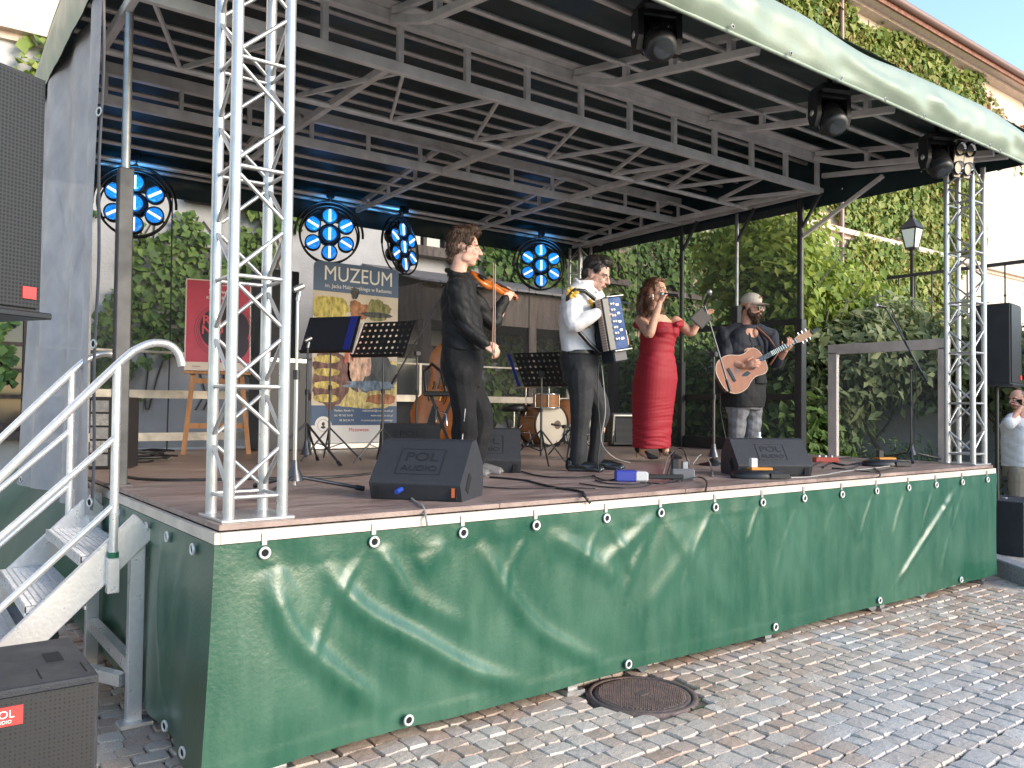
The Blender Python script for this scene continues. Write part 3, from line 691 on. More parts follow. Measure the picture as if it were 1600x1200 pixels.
for X in (.05, 1.72, 3.2, 4.35, 5.15, W-.3): q = MB(); q.box((X, D-.1, H+.52), (.035, .035, 1.04)); q.build('rail_post', railm, br)
for a, b in ((.05, 1.72), (1.72, 3.2), (3.2, 4.35), (4.35, 5.15), (5.15, W-.3)):
    for zc, hh in ((1.69, .085), (1.245, .085)): q = MB(); q.box(((a+b)/2, D-.125, zc), (b-a-.004, .022, hh)); q.build('rail_board', railm, br)
    q = MB(); q.tube((a, D-.1, 2.13), (b, D-.1, 2.13), .014, n=8); q.build('top_rail', railm, br)
# ================================================================ MUSEUM BUILDING behind the stage
FY = 9.0; EZ = 13.25; MZ = 6.45
plaster = mat('cream_plaster', (.66, .56, .45), .85, bump=.25, bscale=25, var=.08, vscale=1.2)
plasterw = mat('white_plaster', (.50, .48, .47), .85, bump=.3, bscale=22, var=.12, vscale=1.5, detail=8)
mould = mat('moulding_plaster', (.60, .47, .38), .8, bump=.2, bscale=30, var=.1)
brown = mat('brown_timber', (.055, .035, .03), .55, bump=.2, bscale=60, var=.3, vscale=14, stretch=(1, 1, .15))
slate = mat('grey_roof_sheet', (.20, .19, .20), .55, bump=.15, var=.2, vscale=6)
tilem = mat('roof_tile', (.20, .075, .045), .7, bump=.5, bscale=20, var=.3, vscale=8)
glass = mat('window_glass', (.03, .035, .04), .08, spec=.8)
bld = thing('museum_building', 'long cream and white museum building with ivy and eaves gutter behind the stage', 'building', (10, FY, 0))
def wall_box(name, x0, x1, z0, z1, m, y0=FY, th=.5):
    q = MB(); q.box(((x0+x1)/2, y0+th/2, (z0+z1)/2), (x1-x0, th, z1-z0)); return q.build(name, m, bld)
wall_box('wall', -14, 9.5, -.05, MZ, plasterw); wall_box('wall', 9.5, 46, -.05, MZ, plaster)
wall_box('upper_wall', -14, 46, MZ, EZ-.25, plaster, FY+.12, .4)
q = MB(); q.box((16, FY-.03, MZ), (60, .34, .14)); q.box((16, FY+.03, MZ-.12), (60, .2, .1)); q.build('moulding', mould, bld)
q = MB(); q.box((16, FY+.02, EZ-.30), (60, .40, .12)); q.box((16, FY-.12, EZ-.20), (60, .70, .08)); q.build('cornice', mould, bld)
q = MB(); q.tube((-14, FY-.62, EZ-.06), (46, FY-.62, EZ-.06), .11, n=14); q.build('gutter', mat('gutter_brown', (.22, .14, .12), .45, metal=.4), bld)
q = MB(); q.prism([(FY-.55, EZ-.12), (FY+7, EZ+3.4), (FY+7, EZ+3.1), (FY-.55, EZ-.3)], -14, 46, Matrix(((0, 0, 1, 0), (1, 0, 0, 0), (0, 1, 0, 0), (0, 0, 0, 1)))); rf = q.build('roof', tilem, bld)
q = MB(); q.box((36.9, FY+1.2, EZ+1.0), (1.5, .9, 1.3)); q.box((36.9, FY+1.2, EZ+1.7), (1.75, 1.1, .14)); q.build('chimney', mould, rf)
for X in (19.4, ): q = MB(); q.tube((X, FY-.12, 0), (X, FY-.12, EZ-.2), .07, n=10); q.build('downpipe', mat('gutter_brown', (.22, .14, .12)), bld)
def window(x, z, w, h, name='window', sill=True, grid=(2, 3)):
    f = MB(); t = .09
    for a, b, c, d in ((x-w/2, x+w/2, z+h/2-t, z+h/2), (x-w/2, x+w/2, z-h/2, z-h/2+t), (x-w/2, x-w/2+t, z-h/2+t, z+h/2-t), (x+w/2-t, x+w/2, z-h/2+t, z+h/2-t)):
        f.box(((a+b)/2, FY-.03, (c+d)/2), (b-a, .14, d-c))
    fo = f.build(name, brown, bld)
    g_ = MB(); g_.box((x, FY-.006, z), (w-.1, .02, h-.1)); g_.build('pane', glass, fo)
    iw, ih = w-2*t, h-2*t
    for i in range(1, grid[0]): q = MB(); q.box((x-iw/2+iw*i/grid[0], FY-.035, z), (.07, .07, ih)); q.build('mullion', brown, fo)
    for i in range(1, grid[1]): q = MB(); q.box((x, FY-.032, z-ih/2+ih*i/grid[1]), (iw, .05, .05)); q.build('glazing_bar', brown, fo)
    if sill: q = MB(); q.box((x, FY-.12, z-h/2-.06), (w+.3, .3, .11)); q.build('sill', brown, fo)
    return fo
window(.35, 2.0, 1.15, 1.55, grid=(2, 4)); window(-2.3, 2.0, 1.1, 1.55)
window(6.35, 5.05, .95, 1.5, grid=(2, 3)); window(12.9, 4.9, .95, 1.5); window(2.9, 5.3, .9, 1.3); window(10.6, 5.0, .9, 1.5)
# porch
por = thing('porch', 'dark brown timber porch with grey sheet roof against the museum wall', 'porch', (6.7, 8.0, 0))
PX0, PX1, PY = 5.3, 9.5, 7.3
q = MB(); q.box(((PX0+PX1)/2, PY, 3.18), (PX1-PX0, .06, .55)); q.build('fascia', brown, por)
q = MB(); q.box((PX1-.03, (PY+FY)/2, 3.18), (.06, FY-PY-.05, .55)); q.box((PX0+.03, (PY+FY)/2, 3.18), (.06, FY-PY-.05, .55)); q.build('side_fascia', brown, por)
nst = 12
for i in range(nst):
    a = PX0-.12+(PX1-PX0+.24)*i/nst; b = PX0-.12+(PX1-PX0+.24)*(i+1)/nst-.012
    q = MB(); q.prism([(PY-.16, 3.47), (FY, 3.93), (FY, 3.96), (PY-.16, 3.50)], a, b, Matrix(((0, 0, 1, 0), (1, 0, 0, 0), (0, 1, 0, 0), (0, 0, 0, 1)))); q.build('roof_sheet', slate, por)
q = MB(); q.box(((PX0+PX1)/2, (PY+FY)/2, 2.94), (PX1-PX0-.1, FY-PY-.1, .03)); q.build('ceiling', brown, por)
for X in (PX0+.1, 7.45, PX1-.12): q = MB(); q.box((X, PY+.04, 1.46), (.15, .15, 2.93)); q.build('post', brown, por)
for X, wd_ in ((5.95, 1.1), (6.9, .7)):
    q = MB(); q.box((X, FY-.1, 1.35), (wd_, .1, 2.6)); dr = q.build('door', brown, por)
    q = MB(); q.box((X, FY-.16, 1.8), (wd_*.6, .02, 1.2)); q.build('pane', glass, dr)
q = MB(); q.box((6.4, PY+.05, .6), (2.0, .05, 1.2)); q.build('screen_panel', brown, por)

# ================================================================ IVY
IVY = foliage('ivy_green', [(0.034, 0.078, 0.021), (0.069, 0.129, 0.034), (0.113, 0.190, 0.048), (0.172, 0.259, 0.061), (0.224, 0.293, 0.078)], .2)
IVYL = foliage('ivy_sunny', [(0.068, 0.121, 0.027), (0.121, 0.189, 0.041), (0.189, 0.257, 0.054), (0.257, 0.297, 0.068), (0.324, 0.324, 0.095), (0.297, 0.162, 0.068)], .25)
IVYR = foliage('ivy_autumn', [(0.091, 0.143, 0.039), (0.182, 0.221, 0.065), (0.286, 0.234, 0.078), (0.364, 0.182, 0.078), (0.312, 0.091, 0.052)], .25)
stem_m = mat('ivy_stem', (.10, .075, .05), .9)
def ivy(label, boxes, dens, size, m, seed, thr=-.15, edge=None, depth=.22, stems=0):
    x0 = min(b[0] for b in boxes); t = thing('ivy', label, 'ivy', (x0, FY, 0), 0, None); Ps = []
    for (a, b, c, d) in boxes:
        n = int((b-a)*(d-c)*dens); X = rng.uniform(a, b, n); Zz = rng.uniform(c, d, n)
        msk = np.array([noise.noise((x*.55, z*.55, seed))+.5*noise.noise((x*1.6, z*1.6, seed+3)) + .22*noise.noise((x*4, z*4, seed+7)) for x, z in zip(X, Zz)])
        ex = np.minimum(np.minimum(X-a, b-X)/1.1, np.minimum(Zz-c+ (2 if c <= .1 else 0), d-Zz)/1.0)
        keep = msk + np.clip(ex, -1, 1)*.75 - .55 > thr; X, Zz, ms = X[keep], Zz[keep], msk[keep]
        bulk = .10+.10*np.array([noise.noise((x*1.7, z*2.4, seed+20)) for x, z in zip(X, Zz)])+.05
        base = np.where(Zz > MZ, FY+.10, FY-.02)
        Y = base - np.abs(rng.normal(0, 1, len(X)))*.05 - np.clip(bulk, .01, 1)*rng.uniform(.2, 1, len(X))
        Ps.append(np.stack([X, Y, Zz], 1))
    P = np.concatenate(Ps); r = rng.uniform(0, 1, len(P))*.65 + .35*np.clip(.5+np.array([noise.noise((p[0]*.8, p[2]*.8, seed+30)) for p in P]), 0, 1)
    o = leaves('foliage', P-np.array([x0, FY, 0]), np.tile([0, -1., .35], (len(P), 1)), size, m, t, jit=.45, down=.8, rnd=r, aspect=.85); o['kind'] = 'stuff'
    for i in range(stems):
        b = random.choice(boxes); x = random.uniform(b[0]+.2, b[1]-.2); pts = []; z = b[2]
        while z < b[3]: pts.append((x, FY-.025, z)); x += random.uniform(-.22, .22); z += random.uniform(.2, .5)
        if len(pts) > 1: q = MB(); q.path(pts, .012, 5); q.build('stem', stem_m, t)
    return t
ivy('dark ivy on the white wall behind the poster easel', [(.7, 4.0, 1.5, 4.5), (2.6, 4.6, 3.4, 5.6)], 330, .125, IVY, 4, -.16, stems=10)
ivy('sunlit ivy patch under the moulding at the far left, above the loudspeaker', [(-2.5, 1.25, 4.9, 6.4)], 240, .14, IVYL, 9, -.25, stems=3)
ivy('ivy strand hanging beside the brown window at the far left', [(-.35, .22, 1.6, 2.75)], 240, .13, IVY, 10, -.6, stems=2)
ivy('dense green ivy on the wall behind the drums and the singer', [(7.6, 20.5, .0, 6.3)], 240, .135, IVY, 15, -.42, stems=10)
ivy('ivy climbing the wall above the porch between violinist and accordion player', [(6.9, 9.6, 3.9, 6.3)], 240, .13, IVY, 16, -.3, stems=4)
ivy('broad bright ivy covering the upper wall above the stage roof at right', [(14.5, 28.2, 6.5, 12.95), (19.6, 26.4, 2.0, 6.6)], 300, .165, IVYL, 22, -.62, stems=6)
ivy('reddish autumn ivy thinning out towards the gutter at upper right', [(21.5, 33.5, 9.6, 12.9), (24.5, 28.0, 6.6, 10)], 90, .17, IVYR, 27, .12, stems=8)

# ================================================================ TERRACE with railing, lamp
TX, TZ = 12.0, 2.72
ter = thing('terrace_wall', 'pale rendered terrace wall under the iron railing at right', 'wall', (TX, 2, 0))
q = MB(); q.box((TX+8, 1.0, TZ/2-.03), (16, 15.9, TZ+.0)); q.build('wall', mat('terrace_render', (.60, .60, .62), .85, bump=.25, bscale=20, var=.1, vscale=2), ter)
q = MB(); q.box((TX+8, 1.0, TZ+.012), (16.16, 15.96, .06)); q.build('coping', mat('coping_stone', (.5, .44, .38), .8, var=.15), ter)
ironb = mat('iron_railing', (.035, .028, .028), .5, metal=.3)
rl = thing('terrace_railing', 'dark iron railing with thin balusters on the terrace at right', 'railing', (TX+.15, 0, TZ+.05))
RX = TX+.15
q = MB(); q.bar((RX, -5.5, 3.82), (RX, 5.2, 3.80), .06, .05); q.build('handrail', ironb, rl)
q = MB(); q.bar((RX, -5.5, 2.85), (RX, 5.2, 2.85), .03, .03); q.build('bottom_rail', ironb, rl)
yy = -5.4
while yy < 5.2:
    q = MB(); q.tube((RX, yy, 2.86), (RX, yy, 3.80), .012, n=6); q.ball((RX, yy, 3.33), .022, 6); q.build('baluster', ironb, rl); yy += .27
for yy in (-5.4, -2.7, 0, 2.7, 5.1): q = MB(); q.box((RX, yy, 3.3), (.045, .045, 1.05)); q.build('railing_post', ironb, rl)
lp = aX(1425, 437, 12.9); LPB = Vector((12.9, lp.y, TZ+.04)); s_ = dep(lp)/FPX
lamp = thing('street_lamp', 'black lantern street lamp standing on the terrace behind the railing', 'street lamp', LPB)
def lz(y): return ad(1425, y, dep(lp)).z
zb_, zg0, zg1, zt_ = lz(392), lz(388), lz(358), lz(330)
q = MB(); q.lathe([(.11, 0), (.11, .12), (.06, .2), (.05, .5), (.035, .55), (.03, lz(400)-LPB.z), (.05, lz(398)-LPB.z), (.03, lz(393)-LPB.z), (.07, zg0-LPB.z)], 14, Matrix.Translation(LPB)); q.build('pole', ironb, lamp)
def lant(z, w): return [Vector((LPB.x+sx*w, LPB.y+sy*w, z)) for sx, sy in ((-1, -1), (1, -1), (1, 1), (-1, 1))]
w0, w1 = 6.6*s_, 11.5*s_
lo, hi = lant(zg0, w0), lant(zg1, w1)
for i in range(4): q = MB(); q.tube(lo[i], hi[i], .014, n=6); q.build('frame_bar', ironb, lamp)
for i in range(4):
    j = (i+1) % 4; q = MB(); q.bar(lo[i], lo[j], .03, .03); q.build('frame_bar', ironb, lamp)
    c = (lo[i]+lo[j]+hi[i]+hi[j])/4; q = MB(); sh = [p.lerp(c, .05) for p in (lo[i], lo[j], hi[j], hi[i])]; nrm = (c-Vector((LPB.x, LPB.y, c.z))).normalized()*.004
    q.add([p+nrm for p in sh]+[p-nrm for p in sh], [(0, 1, 2, 3), (7, 6, 5, 4), (0, 1, 5, 4), (1, 2, 6, 5), (2, 3, 7, 6), (3, 0, 4, 7)]); q.build('pane', mat('milky_glass', (.7, .69, .66), .3), lamp)
mid_, top_ = lant(lz(349), w1*.75), lant(lz(339), w1*.16); e_ = lant(zg1+.01, w1*1.25)
q = MB()
for A, B in ((e_, mid_), (mid_, top_)): q.add(A+B, [(i, (i+1) % 4, 4+(i+1) % 4, 4+i) for i in range(4)])
q.add(e_, [(3, 2, 1, 0)]); q.lathe([(w1*.18, lz(339)), (.05, lz(336)), (.02, lz(333)), (.035, lz(331)), (.0, lz(326))], 10, Matrix.Translation((LPB.x, LPB.y, 0)), cap=False); q.build('roof', ironb, lamp)

# ================================================================ TREES AND SHRUBS
bark = mat('bark', (.16, .13, .10), .9, bump=.6, bscale=40, var=.3, vscale=18)
def limb(mb, p, d, L, r, depth, tips, seed, bend=.25):
    rd = random.Random(seed); pts = [Vector(p)]; rad = [r]; dd = Vector(d).normalized(); k = 5
    for i in range(k):
        dd = (dd + Vector((rd.uniform(-bend, bend), rd.uniform(-bend, bend), rd.uniform(-bend*.4, bend*.8)))).normalized()
        pts.append(pts[-1]+dd*L/k); rad.append(r*(1-.55*(i+1)/k))
    mb.path(pts, rad, 8)
    tips += pts[2:]
    if depth > 0:
        for j in range(3):
            i = rd.choice((2, 3, 4, 5)); nd = (dd + Vector((rd.uniform(-1, 1), rd.uniform(-1, 1), rd.uniform(-.2, .8)))).normalized()
            limb(mb, pts[i], nd, L*.66, rad[i]*.7, depth-1, tips, seed*5+j+1, bend)
def tree(name, label, base, limbs, blobs, n, size, m, seed, group=None, aspect=.6, down=.45, clump=.22, nclump=None):
    t = thing(name, label, 'tree' if 'tree' in name else 'shrub', base, 0, group); mb = MB(); tips = []
    for i, (d, L, r) in enumerate(limbs): limb(mb, Vector(base), d, L, r, 2, tips, seed*31+i)
    mb.build('trunk', bark, t)
    B = np.array(base); Ps, Ns = [], []
    vol = [b[3]*b[4]*b[5] for b in blobs]; tot = sum(vol)
    for (cx, cy, cz, rx, ry, rz), v in zip(blobs, vol):
        k = int(n*v/tot); nc = max(4, int((nclump or 900)*v/tot))
        u = rng.normal(0, 1, (nc, 3)); u /= np.linalg.norm(u, axis=1)[:, None]; rr = rng.uniform(.35, 1.06, (nc, 1))**.6
        cc = u*rr; ci = rng.integers(0, nc, k)
        off = rng.normal(0, 1, (k, 3)); off *= clump/np.array([rx, ry, rz])*.75
        q = cc[ci]+off; q[:, 2] -= .0
        P = q*np.array([rx, ry, rz])+np.array([cx, cy, cz]); Ps.append(P)
        nn = u[ci]*.6+np.array(sdir)*.55+np.array([0, 0, .25]); Ns.append(nn)
    P = np.concatenate(Ps); Nn = np.concatenate(Ns); ok = P[:, 2] > .05; P, Nn = P[ok], Nn[ok]
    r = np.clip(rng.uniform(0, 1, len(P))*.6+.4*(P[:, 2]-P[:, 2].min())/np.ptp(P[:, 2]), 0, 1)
    o = leaves('crown', P-B, Nn, size, m, t, jit=.5, down=down, rnd=r, aspect=aspect); o['kind'] = 'stuff'
    return t
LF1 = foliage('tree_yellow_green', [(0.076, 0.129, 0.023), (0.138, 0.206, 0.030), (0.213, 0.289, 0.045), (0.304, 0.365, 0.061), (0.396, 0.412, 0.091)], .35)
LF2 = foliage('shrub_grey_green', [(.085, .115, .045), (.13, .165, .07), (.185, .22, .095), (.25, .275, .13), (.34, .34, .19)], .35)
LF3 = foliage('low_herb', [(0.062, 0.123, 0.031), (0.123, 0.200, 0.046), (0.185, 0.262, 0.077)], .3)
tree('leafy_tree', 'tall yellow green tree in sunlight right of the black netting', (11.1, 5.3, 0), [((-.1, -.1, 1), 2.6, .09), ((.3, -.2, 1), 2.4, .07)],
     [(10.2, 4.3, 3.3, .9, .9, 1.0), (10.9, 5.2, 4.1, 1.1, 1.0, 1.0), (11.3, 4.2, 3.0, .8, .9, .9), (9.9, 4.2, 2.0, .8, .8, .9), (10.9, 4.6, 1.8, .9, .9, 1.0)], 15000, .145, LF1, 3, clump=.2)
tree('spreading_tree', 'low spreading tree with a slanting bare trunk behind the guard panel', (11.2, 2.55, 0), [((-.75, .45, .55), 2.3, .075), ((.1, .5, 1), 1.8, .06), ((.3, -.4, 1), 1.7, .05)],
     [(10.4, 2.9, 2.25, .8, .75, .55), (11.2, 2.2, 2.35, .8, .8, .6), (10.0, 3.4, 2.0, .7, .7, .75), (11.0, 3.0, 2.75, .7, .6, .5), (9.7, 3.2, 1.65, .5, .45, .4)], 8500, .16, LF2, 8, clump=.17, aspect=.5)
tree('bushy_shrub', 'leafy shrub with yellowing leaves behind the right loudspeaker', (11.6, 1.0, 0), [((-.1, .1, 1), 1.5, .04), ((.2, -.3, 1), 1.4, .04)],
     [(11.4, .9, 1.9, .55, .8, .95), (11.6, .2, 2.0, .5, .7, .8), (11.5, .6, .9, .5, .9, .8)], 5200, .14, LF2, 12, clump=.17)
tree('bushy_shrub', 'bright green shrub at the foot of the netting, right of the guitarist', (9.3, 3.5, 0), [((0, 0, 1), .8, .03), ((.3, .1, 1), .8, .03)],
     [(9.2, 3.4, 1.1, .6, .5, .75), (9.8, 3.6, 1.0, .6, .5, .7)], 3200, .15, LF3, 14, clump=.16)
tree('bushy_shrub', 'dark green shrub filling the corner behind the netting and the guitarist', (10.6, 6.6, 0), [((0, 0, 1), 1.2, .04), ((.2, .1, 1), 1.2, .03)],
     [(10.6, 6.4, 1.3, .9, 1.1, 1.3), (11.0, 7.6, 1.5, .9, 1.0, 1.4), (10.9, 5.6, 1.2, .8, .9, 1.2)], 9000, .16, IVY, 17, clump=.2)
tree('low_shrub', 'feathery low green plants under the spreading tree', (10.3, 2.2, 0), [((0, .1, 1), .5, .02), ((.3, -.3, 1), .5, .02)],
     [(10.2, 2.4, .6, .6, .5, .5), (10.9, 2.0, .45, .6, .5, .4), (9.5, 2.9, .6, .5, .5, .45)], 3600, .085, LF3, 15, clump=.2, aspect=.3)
# ================================================================ PROPS
RZC = -YAW                                    # local x of a thing turned by RZC runs to the right as seen from the viewer
black = mat('black_plastic', (.014, .014, .016), .42, bump=.05, bscale=200)
blackg = mat('black_gloss', (.012, .012, .014), .2)
cab = mat('speaker_paint', (.022, .024, .030), .55, bump=.35, bscale=260, var=.12, vscale=5)
alu = mat('bright_aluminium', (.74, .73, .73), .3, metal=.6, bump=.05, bscale=60, var=.08, vscale=14)
alut = mat('tread_plate', (.50, .50, .52), .42, metal=.6, bump=.06, bscale=70, var=.15, vscale=30)
redl = mat('red_badge', (.62, .05, .045), .4); whitem = mat('white_print', (.8, .78, .74), .6)
def rotz(v, a): return Vector((v[0]*math.cos(a)-v[1]*math.sin(a), v[0]*math.sin(a)+v[1]*math.cos(a), v[2] if len(v) > 2 else 0))
def grille_mat():
    m = mat('speaker_grille', (.05, .05, .052), .5, metal=.3); t = m.node_tree; b = t.nodes['Principled BSDF']; N = lambda k: t.nodes.new('ShaderNode'+k)
    tc = N('TexCoord'); vo = N('TexVoronoi'); vo.inputs['Scale'].default_value = 70; vo.inputs['Randomness'].default_value = .08; t.links.new(tc.outputs['Object'], vo.inputs['Vector'])
    rp = N('ValToRGB'); e = rp.color_ramp.elements; e[0].position = .30; e[0].color = (.006, .006, .006, 1); e[1].position = .42; e[1].color = (.028, .028, .030, 1)
    t.links.new(vo.outputs['Distance'], rp.inputs[0]); t.links.new(rp.outputs[0], b.inputs['Base Color']); return m
GRILLE = grille_mat()
# ---------------------------------------------------------------- lights on the rear bar
BLUE = mat('blue_lens', (.01, .08, .2), .15, emit=(.010, .20, .75), estr=.5)
_t = BLUE.node_tree; _v = _t.nodes.new('ShaderNodeTexVoronoi'); _v.inputs['Scale'].default_value = 75; _c = _t.nodes.new('ShaderNodeTexCoord'); _t.links.new(_c.outputs['Object'], _v.inputs['Vector'])
_r = _t.nodes.new('ShaderNodeMapRange'); _r.inputs[1].default_value = .1; _r.inputs[2].default_value = .75; _r.inputs[3].default_value = .75; _r.inputs[4].default_value = .25; _t.links.new(_v.outputs['Distance'], _r.inputs[0]); _t.links.new(_r.outputs[0], _t.nodes['Principled BSDF'].inputs['Emission Strength'])   # faceted lens
STRIP = mat('white_tube', (.8, .8, .75), .3, emit=(1, .93, .78), estr=.4)
def ledlight(loc, rz, tilt, label):
    t = thing('ring_spotlight', label, 'stage light', loc, rz, 'seven lens stage lights on the rear bar')
    T = Matrix.Rotation(math.pi/2+tilt, 4, 'X')               # local z of the light looks to -y
    q = MB(); q.torus((0, 0, 0), .335, .012, T.to_3x3(), 48, 6); q.torus(T @ Vector((0, 0, -.09)), .325, .010, T.to_3x3(), 48, 6); q.build('ring', blackg, t, world=False)
    q = MB()
    for k in range(25):
        pass
    pts = [Vector((.385*math.cos(a), 0, .385*math.sin(a))) for a in np.linspace(-.05, math.pi+.05, 24)]
    q.path([p+Vector((0, .05, 0)) for p in pts], .014, 6); q.build('yoke', blackg, t, world=False)
    q = MB(); q.tube((0, .04, .38), (0, .02, .50), .03, n=10); q.box((0, .0, .455), (.09, .09, .07)); q.build('clamp', blackg, t, world=False)
    q = MB(); q.lathe([(.12, -.12), (.13, -.02), (.11, -.0)], 20, T); q.build('body', blackg, t, world=False)
    cs = [(0, 0)]+[(.215*math.cos(R_(90+60*k)), .215*math.sin(R_(90+60*k))) for k in range(6)]
    for i, (x, y) in enumerate(cs):
        Mx = T @ Matrix.Translation((x, y, 0))
        q = MB(); q.lathe([(.07, -.1), (.092, -.05), (.092, .02), (.080, .02), (.078, .0)], 20, Mx, m=blackg, cap=False); c = q.build('cell', None, t, world=False)
        q = MB(); q.lathe([(.079, .004), (.075, .012), (.05, .018), (.0, .02)], 20, Mx, cap=False); q.build('lens', BLUE, c, world=False)
        an = R_(90) if i == 0 else math.atan2(y, x)
        q = MB(); q.box((0, 0, .024), (.135, .024, .012), None); q.v = [tuple(Mx @ Matrix.Rotation(an, 4, 'Z') @ Vector(v)) for v in q.v]; q.build('tube', STRIP, c, world=False)
        if i: q = MB(); q.tube(T @ Vector((x*.45, y*.45, -.05)), T @ Vector((x*1.55, y*1.55, -.04)), .012, n=6); q.build('spoke', blackg, t, world=False)
    # beam
    ld = bpy.data.lights.new('blue_beam', 'SPOT'); ld.energy = 34; ld.color = (.05, .4, 1.); ld.spot_size = R_(46); ld.spot_blend = .5; ld.shadow_soft_size = .2
    lo = bpy.data.objects.new('blue_beam', ld); COL.objects.link(lo); lo.parent = t; lo.location = (0, -.35, -.05); lo.rotation_euler = (R_(90+30), 0, 0)
    return t
for (x, y, rz, tl, lab) in ((210, 318, -.30, -.1, 'leftmost blue ring stage light half hidden by the grey post'), (515, 366, -.36, -.08, 'blue ring stage light directly above the museum banner'),
        (630, 386, .48, -.1, 'blue ring stage light turned aside, between the banner and the violinist'), (845, 415, -.42, -.08, 'rightmost blue ring stage light, left of the accordion player')):
    p = aY(x, y, 5.37); ledlight(p, rz, tl, lab)
# ---------------------------------------------------------------- moving heads on the front edge
def moving_head(loc, rz, tilt, label, s=1.):
    t = thing('moving_head', label, 'stage light', loc, rz, 'moving head lights under the front edge')
    q = MB(); q.box((0, 0, -.03*s), (.24*s, .2*s, .07*s), bev=.02*s); q.build('base', black, t, world=False)
    q = MB()
    for sx in (-1, 1): q.prism([(-.055*s, -.06*s), (.055*s, -.06*s), (.06*s, -.22*s), (.03*s, -.30*s), (-.03*s, -.30*s), (-.06*s, -.22*s)], sx*.125*s-.018*s, sx*.125*s+.018*s, Matrix(((0, 0, 1, 0), (1, 0, 0, 0), (0, 1, 0, 0), (0, 0, 0, 1))))
    q.box((0, 0, -.075*s), (.27*s, .11*s, .035*s), bev=.01*s); yk = q.build('yoke', black, t, world=False)
    for sx in (-1, 1): q = MB(); q.lathe([(.02*s, 0), (.024*s, .004), (.012*s, .008)], 14, Matrix.Translation((sx*.145*s, 0, -.2*s)) @ Matrix.Rotation(sx*math.pi/2, 4, 'Y')); q.build('badge', alu, yk, world=False)
    Mh = Matrix.Translation((0, 0, -.225*s)) @ Matrix.Rotation(tilt, 4, 'X')
    q = MB(); q.lathe([(.07*s, -.155*s), (.098*s, -.13*s), (.103*s, -.02*s), (.100*s, .03*s), (.094*s, .10*s), (.085*s, .125*s), (.06*s, .135*s)], 28, Mh); hd = q.build('head', black, t, world=False)
    for k in range(18):
        a = 2*math.pi*k/18; q = MB(); q.bar((.101*s*math.cos(a), .101*s*math.sin(a), -.12*s), (.104*s*math.cos(a), .104*s*math.sin(a), -.02*s), .007*s, .012*s); q.v = [tuple(Mh @ Vector(v)) for v in q.v]; q.build('fin', blackg, hd, world=False)
    q = MB(); q.lathe([(.1005*s, .032*s), (.104*s, .045*s), (.0995*s, .06*s)], 28, Mh, cap=False); q.build('ring', mat('polished_black', (.1, .1, .1), .15, metal=.8), hd, world=False)
    q = MB(); q.lathe([(.06*s, .136*s), (.04*s, .142*s), (0, .143*s)], 20, Mh, cap=False); q.build('lens', glass, hd, world=False)
    q = MB(); q.tube((0, 0, 0), (0, 0, .09*s), .02*s, n=8); q.build('clamp', black, t, world=False)
    return t
for x, y, Yl, lab, tl in ((1026, 8, .05, 'moving head light nearest the camera, under the front edge of the roof', 2.25), (1296, 138, .05, 'middle moving head light under the front edge of the roof', 2.35), (1464, 212, .05, 'farthest moving head light beside the four-lamp blinder', 2.55)):
    p = aY(x, y, Yl); moving_head(p, RZC+.25, tl, lab, 1.02)
# four-lamp blinder
bp_ = aY(1505, 249, -.10); bl = thing('blinder_light', 'four round chrome lamps in one blinder at the right end of the roof edge', 'stage light', bp_, RZC+.35)
refl = mat('reflector', (.8, .8, .82), .12, metal=1.)
for sx in (-1, 1):
    q = MB(); q.prism([(a*.052, b*.6) for a, b in ((-.6, -.26), (.6, -.26), (1.05, -.15), (1.0, .0), (1.05, .15), (.6, .26), (-.6, .26), (-1.05, .15), (-1.0, 0), (-1.05, -.15))], -.008, .008, Matrix.Translation((sx*.056, 0, 0)) @ Matrix.Rotation(math.pi/2+.15, 4, 'X')); q.build('plate', mat('blinder_plate', (.18, .16, .14), .4, metal=.4), bl, world=False)
    for sz in (-1, 1):
        Mx = Matrix.Translation((sx*.056, -.012-.012*sz, sz*.08)) @ Matrix.Rotation(math.pi/2+.15, 4, 'X')
        q = MB(); q.lathe([(.034, -.08), (.056, -.01), (.060, .014), (.055, .016)], 24, Mx, m=black, cap=False); c = q.build('lamp', None, bl, world=False)
        q = MB(); q.lathe([(.055, .012), (.045, -.006), (.02, -.024), (.0, -.028)], 24, Mx, cap=False); q.build('reflector', refl, c, world=False)
q = MB(); q.path([(-.14, .03, 0), (-.14, .03, .2), (.14, .03, .2), (.14, .03, 0)], .010, 6); q.build('bracket', black, bl, world=False)
